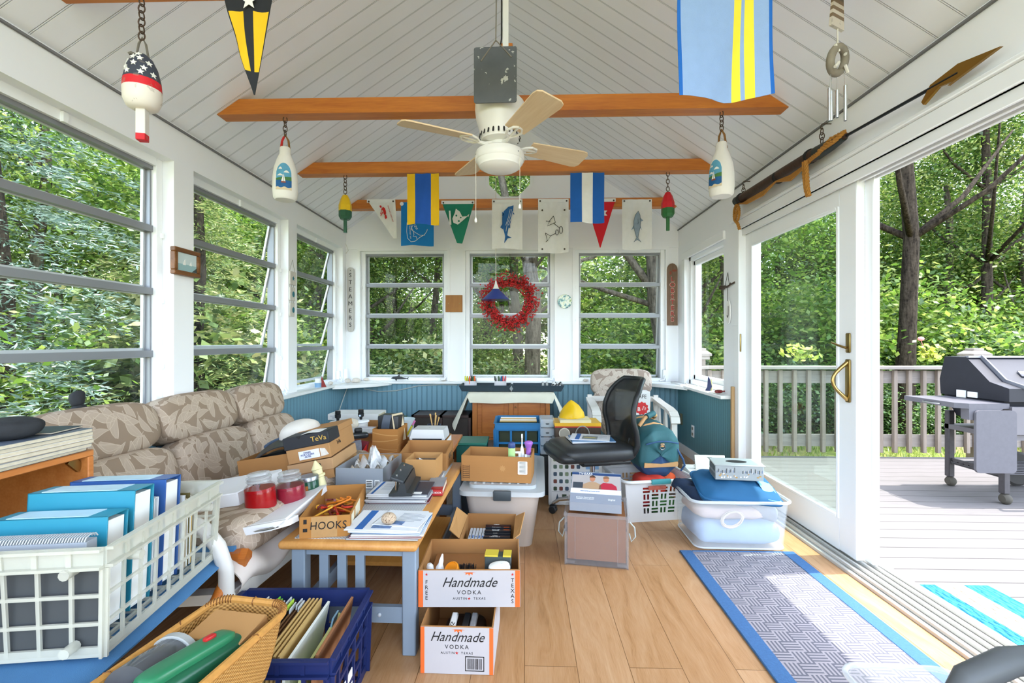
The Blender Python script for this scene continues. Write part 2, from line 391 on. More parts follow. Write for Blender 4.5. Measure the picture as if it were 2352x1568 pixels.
g = G(); g.box(XL, XR + .02, YF, YB, -.12, 0); O('floor', g, floor_mat(), kind='structure', smooth=0)

# windows: x across, z up, y outward; panes hinge at their tops and swing out by TILT
ALU = mat('grey_aluminium', '#8d9096', .4, .35, var=.1, scale=3); SASH = mat('pale_aluminium', '#c9ced3', .35, .3, var=.1)
PANE = glass('window_glass', haze=.012); GASKET = mat('window_seal', '#4e5054', .7)
nwin = [0]
def window(w, z0, z1, n, tilts, loc, rz, frame=.045, crank=True):
    nwin[0] += 1; k = nwin[0]
    t = T('window_%d' % k, None, None, loc, rz, kind='structure')
    g = G(); f = frame
    for x in (-w / 2, w / 2 - f): g.box(x, x + f, 0, .09, z0, z1, .004, 1)
    g.box(-w / 2 + f, w / 2 - f, .001, .089, z0, z0 + f * .8); g.box(-w / 2 + f, w / 2 - f, .001, .089, z1 - f, z1)
    for x in (-w / 2 + .006, w / 2 - .018):          # screen clips on the frame
        for zz in (.2, .45, .7): g.box(x, x + .012, -.014, .002, z0 + (z1 - z0) * zz, z0 + (z1 - z0) * zz + .028)
    g.box(-.012, .012, -.014, .004, z1 - .05, z1 - .005)
    O('frame', g, WHITE2, t)
    iw = w / 2 - f; a, b = z0 + f * .8, z1 - f; ph = (b - a) / n
    g = G()
    for i in range(n): g.box(-iw, iw, .02, .06, b - ph * i - .022, b - ph * i + (.0 if i == 0 else .014))
    for x in (-iw, iw - .012): g.box(x, x + .012, .03, .085, a, b)
    O('rail', g, ALU, t)
    gs = G(); gp = G()
    for i in range(n):
        ti = tilts[i % len(tilts)]
        top = b - ph * i - .006; gs.at((0, .062, top), (R(ti), 0, 0)); gp.at((0, .062, top), (R(ti), 0, 0)); h = ph - .012; s_ = .02
        gs.box(-iw + .006, -iw + .006 + s_, -.008, .008, -h, 0); gs.box(iw - .006 - s_, iw - .006, -.008, .008, -h, 0)
        gs.box(-iw + .006, iw - .006, -.008, .008, -s_ * 1.0, 0); gs.box(-iw + .006, iw - .006, -.008, .008, -h, -h + s_ * 1.1)
        gp.add([(-iw + .02, 0, -h + .01), (iw - .02, 0, -h + .01), (iw - .02, 0, -.01), (-iw + .02, 0, -.01)], [(0, 1, 2, 3)])
    O('sash', gs, SASH, t); O('glass', gp, PANE, t, smooth=0)
    if crank:
        g = G(); g.box(w / 2 - .03, w / 2 + .012, -.04, 0, z0 + .03, z0 + .13, .01); g.tube([(w / 2 - .01, -.04, z0 + .06), (w / 2 - .03, -.075, z0 + .02), (w / 2 - .08, -.08, z0 + .012)], .008); O('crank', g, WHITE2, t)
    return t
# left wall: posts at 1.33-1.49, 2.63-2.79, 3.93-4.08
TH = .16
g = G()
g.box(XL - TH, XL, YF, YB + .12, -.5, ZS - .03); g.box(XL - TH, XL, YF, YB + .12, 2.21, ZP)
for a, b in ((YF, -.2), (1.30, 1.47), (2.63, 2.79), (3.93, 4.08), (5.12, YB + .12)): g.box(XL - TH, XL, a, b, ZS - .03, 2.21)
g.m(1).box(XL, XL + .008, YF, YB, .08, ZS - .03)
O('wall_left', g, [WHITE, BLUEBOARD], kind='structure', smooth=0)
for a, b, tl in ((-.2, 1.30, (4,)), (1.47, 2.63, (1, 1, 1, 1)), (2.79, 3.93, (11, 12, 13, 9)), (4.08, 5.12, (14, 15, 16, 13))):  # the nearest opening is out of view, added to let in light
    window(b - a, ZS - .01, 2.21, 4, tl, (XL - .065, (a + b) / 2, 0), PI / 2)
# back wall with three windows and an octagon in the gable
g = G(); d0, d1 = YB, YB + .14
wins = ((-1.84, -.86), (-.66, .33), (.56, 1.55))
g.box(XL - TH, XR + TH, d0, d1, -.5, ZS - .03)
xs = [XL - TH] + [v for p in wins for v in p] + [XR + TH]
for a, b in zip(xs[::2], xs[1::2]): g.box(a, b, d0, d1, ZS - .03, 2.21)
g.box(XL, XR, d0 - .012, d1, 2.21, 2.285); oc, ozc, orad = -.17, 3.03, .265
oct_ = [(oc + orad / math.cos(PI / 8) * math.sin(PI / 8 + PI / 4 * i), ozc - orad / math.cos(PI / 8) * math.cos(PI / 8 + PI / 4 * i)) for i in range(8)]   # from bottom right, counter-clockwise
zt = lambda x: ZP + PITCH * min(x - XL, XR - x)
zl = 2.285
q = oct_
g.prism([(XL, zl), (q[7][0], zl), q[7], q[6], (XL, ZP)], d0, d1); g.prism([(XL, ZP), q[6], q[5], (q[5][0], zt(q[5][0]))], d0, d1); g.prism([q[5], q[4], (q[4][0], zt(q[4][0])), (q[5][0], zt(q[5][0]))], d0, d1)
g.prism([(q[0][0], zl), (XR, zl), (XR, ZP), q[1], q[0]], d0, d1); g.prism([q[1], (XR, ZP), (q[2][0], zt(q[2][0])), q[2]], d0, d1); g.prism([q[2], (q[2][0], zt(q[2][0])), (q[3][0], zt(q[3][0])), q[3]], d0, d1)
g.prism([(oct_[7][0], zl), (oct_[0][0], zl), oct_[0], oct_[7]], d0, d1)
g.prism([oct_[4], oct_[3], (oct_[3][0], zt(oct_[3][0])), (XM, ZR), (oct_[4][0], zt(oct_[4][0]))], d0, d1)
g.m(1).box(XL, XR, d0 - .008, d0, .08, ZS - .03)
O('wall_back', g, [WHITE, BLUEBOARD_B], kind='structure', smooth=0)
for (a, b), tl in zip(wins, ((1.5,), (1,), (6, 7, 8, 7))):
    window(b - a, ZS - .0, 2.21, 4, tl, ((a + b) / 2, YB + .03, 0), 0)
t = T('window_8', None, None, (0, 0, 0), 0, kind='structure'); g = G()
inn = [(oc + (p[0] - oc) * .87, ozc + (p[1] - ozc) * .87) for p in oct_]; oo = [(oc + (p[0] - oc) * .998, ozc + (p[1] - ozc) * .998) for p in oct_]
vs = [(p[0], y, p[1]) for y in (d0 + .03, d0 + .075) for r_ in (oo, inn) for p in r_]
g.add(vs, [f for i in range(8) for k in [(i + 1) % 8] for f in ((i, k, 8 + k, 8 + i), (16 + i, 24 + i, 24 + k, 16 + k), (8 + i, 8 + k, 24 + k, 24 + i), (i, 16 + i, 16 + k, k))])
O('frame', g, WHITE2, t); g = G(); g.add([(p[0], d0 + .06, p[1]) for p in oct_], [tuple(range(8))]); O('glass', g, PANE, t, smooth=0)
# flat casings round the back windows
for i, (a, b) in enumerate(wins):
    g = G(); c = .03
    for x in (a - c, b): g.box(x, x + c, YB - .013, YB + .001, ZS + .001, 2.19)
    g.box(a - c, b + c, YB - .018, YB + .001, 2.19, 2.225); O('trim_%d' % (i + 1), g, WHITE2, kind='structure')
# right wall: window near the corner, wall post, the wide sliding door
DZ = 2.06; DY0, DY1 = 1.22, 3.76
g = G()
g.box(XR, XR + TH, YF, YB + .12, DZ, ZP); g.box(XR, XR + TH, YF, DY0, -.5, DZ)
g.box(XR, XR + TH, DY1, YB, -.5, ZS - .03); g.box(XR, XR + TH, DY1, 4.04, ZS - .03, DZ); g.box(XR, XR + TH, 4.97, YB + .12, ZS - .03, DZ)
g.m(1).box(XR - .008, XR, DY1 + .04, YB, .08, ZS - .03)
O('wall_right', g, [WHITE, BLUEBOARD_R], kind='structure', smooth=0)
t = T('window_9', None, None, (0, 0, 0), 0, kind='structure'); g = G()
for y in (4.04, 4.92): g.box(XR + .03, XR + .12, y, y + .05, ZS, DZ, .006, 1)
g.box(XR + .03, XR + .12, 4.04, 4.97, ZS, ZS + .05, .006, 1); g.box(XR + .03, XR + .12, 4.04, 4.97, DZ - .05, DZ, .006, 1)
for y in (4.09, 4.87): g.box(XR + .06, XR + .10, y, y + .05, ZS + .05, DZ - .05, .006, 1)
g.box(XR + .06, XR + .10, 4.09, 4.92, ZS + .05, ZS + .10, .006, 1); g.box(XR + .06, XR + .10, 4.09, 4.92, DZ - .1, DZ - .05, .006, 1)
O('frame', g, WHITE2, t); g = G(); g.add([(XR + .08, 4.1, ZS + .06), (XR + .08, 4.9, ZS + .06), (XR + .08, 4.9, DZ - .06), (XR + .08, 4.1, DZ - .06)], [(0, 1, 2, 3)]); O('glass', g, PANE, t, smooth=0)
g = G(); c = .075
g.box(XR - .018, XR + .001, 4.97, 4.97 + c, ZS + .001, DZ - .02); g.box(XR - .022, XR + .001, 4.0, 4.97 + c, DZ - .02, DZ + .055, .005, 1); O('trim_4', g, WHITE2, kind='structure')
# sills
SILL = mat('white_sill', '#eef0f0', .35, var=.05)
g = G(); g.box(XL - .10, XL + .07, YF, YB, ZS - .03, ZS, .006, 1)
g.prism([(XL + .05, YB), (XL + .05, 4.72), (XL + .12, 4.75), (XL + .42, 5.02), (XL + .52, YB)], ZS - .045, ZS - .012, 'XY'); O('trim_5', g, SILL, kind='structure')
g = G(); g.box(XL, XR, YB - .055, YB + .06, ZS - .03, ZS, .006, 1); O('trim_6', g, SILL, kind='structure')
g = G(); g.box(XR - .1, XR + .08, 3.86, YB, ZS - .03, ZS, .006, 1)
g.prism([(XR - .08, YB), (XR - .42, YB), (XR - .3, 5.06), (XR - .14, 4.85), (XR - .08, 4.7)], ZS - .045, ZS - .012, 'XY'); O('trim_7', g, SILL, kind='structure')
g = G(); g.box(XL + .008, XL + .022, YF, YB, 0, .09); O('baseboard_left', g, WHITE2, kind='structure')
g = G(); g.box(XL, XR, YB - .022, YB - .008, 0, .09); O('baseboard_back', g, WHITE2, kind='structure')
g = G(); g.box(XR - .022, XR - .008, 3.86, YB, 0, .09); O('baseboard_right', g, WHITE2, kind='structure')
# ceiling: two board-lined slopes, with eaves outside
g = G(); EL, ER = XL - .37, 2.06
for xw, xe in ((XL, EL), (XR, ER)):
    ze = 2.25; zi = lambda x: ZP + PITCH * abs(x - (XL if xw == XL else XR)) 
    xo = xw + math.copysign(TH, xw); pts = [(xw, ZP), (XM, ZR), (XM, ZR + .22), (xe, ze + .2), (xe, ze), (xo, ze), (xo, ZP)]
    g.prism(pts, YF - .1, YB + .5)
O('ceiling', g, CEIL, kind='structure', smooth=0)
g = G()
for xw, s_ in ((XL, 1), (XR, -1)): g.box(min(xw, xw + s_ * .012), max(xw, xw + s_ * .012), YF, YB, ZP - .022, ZP - .012)
O('trim_8', g, mat('dark_gap', '#77777a', .8), kind='structure', smooth=0)
# sliding door: frame and track, one fixed panel with glass; the near half stands open
t = T('door_1', None, None, (0, 0, 0), 0, kind='structure'); g = G()
g.box(XR - .015, XR + .16, DY1 - .03, DY1 + .05, 0, DZ + .03, .004, 1); g.box(XR - .015, XR + .16, DY0 - .05, DY0 + .03, 0, DZ + .03, .004, 1)
g.box(XR - .012, XR + .16, DY0 - .05, DY1 + .05, DZ, DZ + .07, .004, 1)
for x in (XR + .01, XR + .055, XR + .10): g.box(x, x + .016, DY0, DY1, DZ - .05, DZ, .003, 1)
g.box(XR - .03, XR + .001, DY0 - .1, DY1 + .1, DZ + .071, DZ + .09, .004, 1)
O('frame', g, WHITE2, t)
g = G(); g.box(XR - .05, XR + .2, DY0, DY1, -.02, .018, .004, 1)
for x in (XR - .03, XR + .015, XR + .06, XR + .10, XR + .14): g.box(x, x + .012, DY0, DY1, .018, .034, .002, 1)
O('track', g, mat('door_track_metal', '#c2c1bc', .4, .15, var=.1), t)
pn = G(); x0, x1 = XR + .04, XR + .085; y0, y1 = 2.50, 3.74
pn.box(x0, x1, y1 - .10, y1, .035, DZ - .01, .004, 1); pn.box(x0, x1, y0, y0 + .135, .035, DZ - .01, .004, 1)
pn.box(x0, x1, y0 + .135, y1 - .1, .035, .205); pn.box(x0, x1, y0 + .135, y1 - .1, DZ - .135, DZ - .01)
for ya, yb, za, zb in ((y0 + .136, y0 + .155, .206, DZ - .136), (y1 - .12, y1 - .101, .206, DZ - .136), (y0 + .155, y1 - .12, .206, .225), (y0 + .155, y1 - .12, DZ - .155, DZ - .136)):
    pn.box(x0 - .006, x0 + .01, ya, yb, za, zb, .003, 1)
pn.box(x1 + .004, x1 + .04, y0 - .05, y0 + .012, .035, DZ - .01, .004, 1)      # edge of the screen behind
p_ = O('panel', pn, WHITE2, t)
g = G(); g.add([(x0 + .02, y0 + .14, .21), (x0 + .02, y1 - .105, .21), (x0 + .02, y1 - .105, DZ - .14), (x0 + .02, y0 + .14, DZ - .14)], [(0, 1, 2, 3)]); O('glass', g, glass('door_glass', '#d4e6dd', .05), p_, smooth=0)
g = G(); hy = y0 + .055                                 # brass pull and latch
g.box(x0 - .012, x0, hy - .02, hy + .02, .855, 1.085, .008); pts = [(x0 - .01, hy, 1.07)] + [(x0 - .02 - .06 * math.sin(PI * i / 8), hy + .012 * math.sin(PI * i / 8), 1.06 - .18 * i / 8) for i in range(9)] + [(x0 - .01, hy, .87)]
g.tube(pts, [.010] + [.0105 - .002 * math.sin(PI * i / 8) for i in range(9)] + [.010], 10); O('door_handle', g, BRASS, p_)
g = G(); g.box(x0 - .01, x0, hy - .018, hy + .018, 1.12, 1.225, .006); g.tube([(x0 - .015, hy, 1.145), (x0 - .04, hy + .03, 1.16), (x0 - .045, hy + .075, 1.175)], [.007, .006, .005]); O('latch', g, BRASS, p_)
g = G(); g.box(XR - .006, XR + .004, 3.62 + .1, 3.75, 1.1, 1.24, .004); O('strike_plate', g, BRASS, t)
# tie beams from wall to wall
BEAMW = wood('orange_stained_fir', '#a85a1e', '#d0812f', .42, 1.1, 'X', .06)
def tie_beam(y, label):
    g = G(); zb, zt_ = 2.53, 2.62
    xa = lambda z: XL + (z - ZP) / PITCH + .003; xb = lambda z: XR - (z - ZP) / PITCH - .003
    g.prism([(xa(zb), zb), (xb(zb), zb), (xb(zt_), zt_), (xa(zt_), zt_)], y, y + .092)
    return O('tie_beam', g, BEAMW, label=label, cat='beam', group='orange wooden tie beams under the ceiling', smooth=0)
tie_beam(1.74, 'orange wooden tie beam closest overhead, holding the large hanging flags')
tie_beam(2.75, 'long orange wooden tie beam right behind the ceiling fan')
tie_beam(3.74, 'middle orange wooden tie beam carrying the two striped signal flags')
tie_beam(4.74, 'farthest orange wooden tie beam with a row of small flags')
# wiring plates and cords
def plate(name, label, m, loc, rz, w=.075, h=.12):
    t = O(name, (lambda q: q.box(-w / 2, w / 2, -.006, 0, -h / 2, h / 2, .004, 1))(G()), m, loc=loc, rz=rz, label=label, cat='outlet')
    for z in (-.028, .028): g = G(); g.box(-.016, .016, -.009, -.005, z - .014, z + .014, .003, 1); O('socket', g, mat('plate_slots', '#8f8a7c', .6), t)
    return t
p = gx(1592, 990, XR - .008); plate('outlet', 'white electrical outlet on the blue right wall near the door', WHITE2, p, PI / 2 + PI)
p = gx(1565, 962, XR - .008); plate('switch_plate', 'brass switch plate on the blue right wall beside the cushioned chair', BRASS, p, PI / 2 + PI)
g = G(); pts = [gy(836, 893, YB - .03)] + [gy(x, y, YB - .02) for x, y in ((870, 899), (910, 897), (960, 886), (1010, 883), (1050, 884))]
g.tube(pts, .006, 6); O('extension_lead', g, mat('cable_grey', '#a9b2b0', .6), label='thin grey cord sagging along the blue back wall below the sill', cat='cord')
g = G(); g.tube([gy(797, 892, YB - .05), gy(792, 905, YB - .1), gy(780, 940, YB - .3)], .005, 6); O('sash_string', g, mat('cable_white', '#cfcfc6', .6), label='thin white string hanging below the corner shelf to the flat white box', cat='string')
g = G(); g.tube([gy(x, y, YB - .01) for x, y in ((793, 556), (800, 575), (788, 590), (782, 640), (786, 720), (790, 800), (784, 868))], .0035, 6)
O('telephone_wire', g, mat('cable_white', '#cfcfc6'), label='thin white wire running down the far left corner', cat='wire')
# ================================================================ outdoors
GZ = -.55
def ground_mat():
    q = N('woodland_ground'); v = q.coord('Object'); a = q.noise(v, .35, 4); b = q.noise(v, 14, 4, .7)
    q.base(q.mix(q.math('MULTIPLY', b, .7), q.ramp(a, [(.40, '#7f8a45'), (.5, '#8f8a58'), (.6, '#a08a6a')]), lin('#4c5a26'))); q.set(.95, 0, .1); q.bump(b, .5, .05); return q.m
g = G(); g.grid(lambda u, v: (-45 + 100 * u, -30 + 110 * v, GZ + .25 * math.sin(u * 23) * math.cos(v * 19) * (1 if abs(-45 + 100 * u) > 9 or v > .45 else 0) - .25), 60, 60)
O('ground', g, ground_mat(), kind='structure', smooth=180)
# deck of pale boards along X
def deck_mat():
    q = N('weathered_deck'); t = q.node('TexCoord'); sp = q.node('SeparateXYZ'); q.link(t.outputs['Object'], sp.inputs[0])
    p = q.math('FRACT', q.math('DIVIDE', sp.outputs[1], .14)); gap = q.math('LESS_THAN', p, .045)
    n = q.noise(q.coord('Object', (2, 22, 1)), 3, 5); q.base(q.mix(gap, q.mix(n, lin('#625e5c'), lin('#767270')), lin('#3c3836'))); q.set(.8, 0, .2); q.bump(q.math('SUBTRACT', 1.0, gap), .5, .01); return q.m
DK = -.08; DX1, DYE = 7.2, 5.24
g = G(); g.box(XR + .16, DX1, -2.5, DYE, DK - .04, DK); g.box(XR + .16, DX1, DYE - .02, DYE + .02, DK - .3, DK - .002); O('deck_floor', g, deck_mat(), kind='structure', smooth=0)
RAILW = wood('weathered_railing', '#75695e', '#9a8c7e', .8, 1, 'Z', .1); RAILX = wood('weathered_rail_cap', '#7c736b', '#a0968c', .8, 1, 'X', .1)
t = T('deck_railing', 'weathered grey wooden railing with square balusters along the deck edge', 'railing', (XR + .24, DYE + .03, DK))
L = DX1 - XR - .3
g = G(); g.box(0, L, -.06, .08, .955, .99, .005, 1); O('cap_rail', g, RAILX, t)
g = G(); g.box(0, L, .03, .065, .80, .935); g.box(0, L, .03, .065, .10, .23); O('cross_rail', g, RAILX, t)
x = .12
while x < L:
    g = G(); g.box(x - .02, x + .02, -.012, .028, .04, .945, .003, 1); O('baluster', g, RAILW, t); x += .155
def post(x, y, lab):
    t = T('railing_post', lab, 'post', (x, y, DK)); g = G(); g.box(-.05, .05, -.05, .05, -.2, 1.1, .004, 1); O('post_shaft', g, RAILW, t)
    g = G(); g.box(-.085, .085, -.085, .085, 1.06, 1.10, .006); g.frustum((-.10, .10, -.10, .10), (-.10, .10, -.10, .10), 1.10, 1.125); g.frustum((-.10, .10, -.10, .10), (-.06, .06, -.06, .06), 1.125, 1.16); g.box(-.055, .055, -.055, .055, 1.16, 1.185, .005); O('post_cap', g, RAILX, t)
p = gy(1612, 830, DYE + .02); post(p.x, DYE + .09, 'railing post with a moulded cap seen through the small corner window')
p = gy(2252, 830, DYE + .02); post(p.x, DYE + .09, 'railing post with a moulded cap behind the barbecue grill')
# ---- foliage
def leaf_mat(name, c1, c2, c3, trl=.5):
    q = N(name); geo = q.node('NewGeometry'); c = q.ramp(geo.outputs['Random Per Island'], [(.0, c1), (.55, c2), (1.0, c3)]); c = q.mix(1.0, c, (.95, .95, .95, 1)); c.node.blend_type = 'MULTIPLY'
    df = q.node('BsdfDiffuse'); tl = q.node('BsdfTranslucent'); gl = q.node('BsdfGlossy'); gl.inputs['Roughness'].default_value = .45
    q.val(df.inputs[0], c); bright = q.node('HueSaturation'); bright.inputs['Value'].default_value = 1.5; bright.inputs['Hue'].default_value = .49; q.link(c, bright.inputs['Color']); q.link(bright.outputs[0], tl.inputs[0])
    m1 = q.node('MixShader'); m1.inputs[0].default_value = trl; m2 = q.node('MixShader'); m2.inputs[0].default_value = .05
    q.link(df.outputs[0], m1.inputs[1]).link(tl.outputs[0], m1.inputs[2]).link(m1.outputs[0], m2.inputs[1]).link(gl.outputs[0], m2.inputs[2]).link(m2.outputs[0], q.out.inputs[0]); return q.m
LEAF = leaf_mat('oak_leaves', '#27401a', '#52762c', '#a3ab62'); LEAF2 = leaf_mat('maple_leaves', '#34561c', '#6b8f34', '#a2b05c')
SPR = leaf_mat('spruce_needles', '#3c5144', '#71897c', '#aab8a8', .15); PINE = leaf_mat('pine_needles', '#38522a', '#748a48', '#b8b47c', .25)
BUSHL = leaf_mat('shrub_leaves', '#22391a', '#446a2c', '#7f9a58', .35)
BARK = bark('bark', '#1f1a16', '#4e453b'); BARKG = bark('grey_bark', '#332d26', '#6e6558')
def leaf_mesh(name, cen, nrm, dirs, length, width, m):
    """pointed leaf quads: centres, normals and long directions as (n,3) arrays"""
    n = len(cen); side = np.cross(nrm, dirs); side /= np.linalg.norm(side, axis=1, keepdims=True) + 1e-9
    L_, W_ = length[:, None], width[:, None]
    v = np.stack([cen - dirs * L_ / 2, cen + side * W_ / 2, cen + dirs * L_ / 2, cen - side * W_ / 2], 1).reshape(-1, 3)
    me = bpy.data.meshes.new(name); me.vertices.add(4 * n); me.vertices.foreach_set('co', v.astype(np.float32).ravel())
    me.loops.add(4 * n); me.loops.foreach_set('vertex_index', np.arange(4 * n, dtype=np.int32)); me.polygons.add(n)
    me.polygons.foreach_set('loop_start', np.arange(0, 4 * n, 4, dtype=np.int32)); me.update(calc_edges=True); me.materials.append(m); return me
def unit(a): return a / (np.linalg.norm(a, axis=1, keepdims=True) + 1e-9)
def crown(name, n, rad, zc, m, size=.12, clumps=60, spread=.42, shell=.5):
    d = unit(RNG.normal(size=(clumps, 3))); rr = RNG.uniform(shell, 1, (clumps, 1)) ; c = d * rr * np.array(rad) + np.array([0, 0, zc])
    k = RNG.integers(0, clumps, n); cen = c[k] + RNG.normal(size=(n, 3)) * spread * np.array([1, 1, .55])
    nr = unit(RNG.normal(size=(n, 3)) * .55 + np.array([0, 0, 1])); dr = unit(np.cross(nr, RNG.normal(size=(n, 3))))
    ln = RNG.uniform(.7, 1.3, n) * size; return leaf_mesh(name, cen, nr, dr, ln, ln * .6, m)
def spruce_mesh(name, h, r, m):
    C, Nn, D, Ls, Ws = [], [], [], [], []
    nb = 190
    for i in range(nb):
        z = h * (i / nb) ** 1.15; ln = r * (1 - z / h) * RNG.uniform(.8, 1.1) + .2; a = RNG.uniform(0, 2 * PI); k = int(150 * ln / r + 24)
        t = RNG.uniform(.12, 1, k); droop = -.35 * t * t * ln + .12 * t * ln
        perp = np.array([-math.sin(a), math.cos(a), 0]); w = RNG.normal(size=k) * .16 * (1.1 - t) * ln
        C.append(np.array([math.cos(a), math.sin(a), 0]) * (t * ln)[:, None] + perp * w[:, None] + np.array([0, 0, 1]) * (z + droop + RNG.normal(size=k) * .03)[:, None])
        D.append(unit(np.array([math.cos(a), math.sin(a), -.1]) + perp * np.sign(w)[:, None] * .8 + RNG.normal(size=(k, 3)) * .35)); Nn.append(unit(RNG.normal(size=(k, 3)) * .6 + np.array([0, 0, 1])))
        Ls.append(RNG.uniform(.07, .14, k)); Ws.append(RNG.uniform(.014, .026, k))
    return leaf_mesh(name, np.vstack(C), np.vstack(Nn), np.vstack(D), np.concatenate(Ls), np.concatenate(Ws), m)
def trunk(h, r, m, branches=5, lean=.03, z0=0):
    g = G(); a = random.uniform(0, 6); pts = [(lean * h * (i / 6) * math.cos(a) + .05 * math.sin(i * 2.1 + a), lean * h * (i / 6) * math.sin(a) + .05 * math.cos(i * 1.7), z0 + h * i / 6) for i in range(7)]
    g.tube(pts, [r * (1.25 if i == 0 else 1 - .1 * i) for i in range(7)], 9)
    for b in range(branches):
        i = random.randint(2, 5); p = Vector(pts[i]); q = random.uniform(0, 6.28); l = h * random.uniform(.15, .3)
        g.tube([p, p + Vector((math.cos(q) * l * .5, math.sin(q) * l * .5, l * .35)), p + Vector((math.cos(q) * l, math.sin(q) * l, l * .9))], [r * .4, r * .28, r * .1], 6)
    return g
def tree_proto(name, lab, cat, crown_me, tg, bark, group, loc):
    t = T(name, lab, cat, loc, 0, group)
    if tg: O('trunk', tg, bark, t, smooth=180)
    c = bpy.data.objects.new('crown', crown_me); COL.objects.link(c); c.parent = t; return t
cr = [crown('crown', 15000, (2.3, 2.3, 2.6), 6.2, LEAF, .105, 80, .45), crown('crown', 15000, (2.6, 2.6, 2.0), 5.0, LEAF2, .105, 70, .44), crown('crown', 14000, (2.0, 2.0, 3.4), 6.5, LEAF, .10, 90, .4)]
bu = [crown('crown', 9000, (1.25, 1.25, .95), .85, BUSHL, .075, 40, .28, .3), crown('crown', 9000, (1.5, 1.5, 1.2), 1.1, LEAF2, .08, 40, .32, .3), crown('crown', 4800, (1.3, 1.3, 1.5), 1.4, PINE, .17, 45, .3, .3)]
spm = spruce_mesh('crown', 8.0, 2.6, SPR); pim = spruce_mesh('crown', 7.0, 2.4, PINE)
H = {}
def grove(name, cat, label, group, spots, proto_key, make):
    for x, y, rz, s_ in spots:
        if proto_key not in H: H[proto_key] = make(); o = H[proto_key]; o.location = (x, y, GZ - .2); o.rotation_euler = (0, 0, rz); o.scale = (s_,) * 3
        else: o = dup(H[proto_key], (x, y, GZ - .2), rz, scale=s_)
        o['label'] = label; o['group'] = group; o.name = name
def rnd(n, x0, x1, y0, y1, s0=.85, s1=1.3, keep=lambda x, y: True, mind=1.1):
    out = []; tries = 0
    while len(out) < n and tries < 4000:
        tries += 1; x, y = random.uniform(x0, x1), random.uniform(y0, y1)
        if keep(x, y) and all((x - a) ** 2 + (y - b) ** 2 > mind ** 2 for a, b, _, _ in out): out.append((x, y, random.uniform(0, 6.28), random.uniform(s0, s1)))
    return out
mk = lambda i, tr, br, nm='leafy_tree': (lambda: tree_proto(nm, '', 'tree', cr[i], trunk(6.5, tr, br, 6), br, '', (0, 0, 0)))
# left of the house: two blue spruces close by, tan-green pines, then broadleaf trees
sp_label = 'blue-green spruce with drooping boughs outside the closest left window'
grove('spruce_tree', 'tree', sp_label, 'blue-green spruces outside the closest left window', [(-5.3, 2.9, .4, 1.0), (-5.9, 5.2, 2.0, .95)], 'sp', lambda: tree_proto('spruce_tree', '', 'tree', spm, trunk(7.6, .14, BARK, 0), BARK, '', (0, 0, 0)))
grove('pine_tree', 'tree', 'yellow-green pine with fine needles outside the second left window', 'pines outside the second left window', [(-4.9, 6.9, 1.0, .9), (-6.6, 9.3, 3.0, 1.0)], 'pi', lambda: tree_proto('pine_tree', '', 'tree', pim, trunk(6.6, .12, BARK, 0), BARK, '', (0, 0, 0)))
LT = 'leafy tree in the woods beyond the left windows'; LG = 'trees beyond the left windows'
grove('leafy_tree', 'tree', LT, LG, rnd(7, -16, -7.5, 2, 17, .9, 1.2, mind=2.2), 't0', mk(0, .13, BARK))
grove('leafy_tree', 'tree', LT, LG, rnd(6, -14, -7, 1, 18, .9, 1.2, mind=2.2), 't1', mk(1, .12, BARKG))
grove('leafy_tree', 'tree', LT, LG, rnd(8, -26, -16, 4, 32, 1.1, 1.6, mind=3), 't0', None)
LB = 'green shrub in the undergrowth beyond the left windows'; LBG = 'shrubs beyond the left windows'
mkb = lambda i: (lambda: tree_proto('shrub', '', 'shrub', bu[i], None, None, '', (0, 0, 0)))
grove('shrub', 'shrub', LB, LBG, rnd(9, -10, -5, 3, 15, .8, 1.3), 'b0', mkb(0)); grove('shrub', 'shrub', LB, LBG, rnd(7, -11, -6, 3, 16, .9, 1.4), 'b1', mkb(1)); grove('shrub', 'shrub', LB, LBG, rnd(4, -8, -4.5, 7, 12, .8, 1.1), 'b2', mkb(2))
t = T('dead_branches', 'tangle of bare pale twigs low outside the closest left window', 'branches', (-4.2, 2.7, GZ - .1)); g = G()
for k in range(46):
    a = random.uniform(-.5, 3.6); l = random.uniform(.8, 1.9); p = Vector((random.uniform(-.5, .3), random.uniform(-.6, .9), random.uniform(.2, 1.1))); d = Vector((math.cos(a) * .7, math.sin(a), random.uniform(-.15, .5))); pts = [p, p + d * l * .4 + Vector((0, 0, .05)), p + d * l * .75, p + d * l + Vector((0, 0, random.uniform(-.2, .2)))]; g.tube(pts, [.012, .009, .006, .003], 5)
    for j in (1, 2): e = Vector((random.uniform(-1, 1), random.uniform(-1, 1), random.uniform(-.3, .6))) * .35; g.tube([pts[j], pts[j] + e * .6, pts[j] + e + Vector((0, 0, -.05))], [.005, .004, .002], 4)
O('twig', g, mat('dead_twigs', '#8f8674', .95, var=.3), t)
# behind the back windows
BT = 'leafy woodland tree beyond the back windows'; BG = 'trees beyond the back windows'
grove('leafy_tree', 'tree', BT, BG, rnd(5, -8, 4.5, 11.5, 17, .8, 1.05, mind=2.4), 't2', mk(2, .16, BARKG)); grove('leafy_tree', 'tree', BT, BG, rnd(4, -9, 5, 12, 19, .85, 1.1, mind=2.4), 't1', None)
grove('leafy_tree', 'tree', BT, BG, rnd(11, -16, 10, 20, 34, 1.1, 1.6, mind=2.8), 't0', None)
BB = 'green shrub in the undergrowth beyond the back windows'; BBG = 'shrubs beyond the back windows'
grove('shrub', 'shrub', BB, BBG, rnd(9, -5.5, 2.5, 9, 13, .6, 1.0), 'b0', None); grove('shrub', 'shrub', BB, BBG, rnd(8, -6, 3.5, 10.5, 16, .9, 1.5), 'b1', None); grove('shrub', 'shrub', BB, BBG, rnd(3, -4, 0, 8.2, 9.6, .55, .75), 'b2', None)
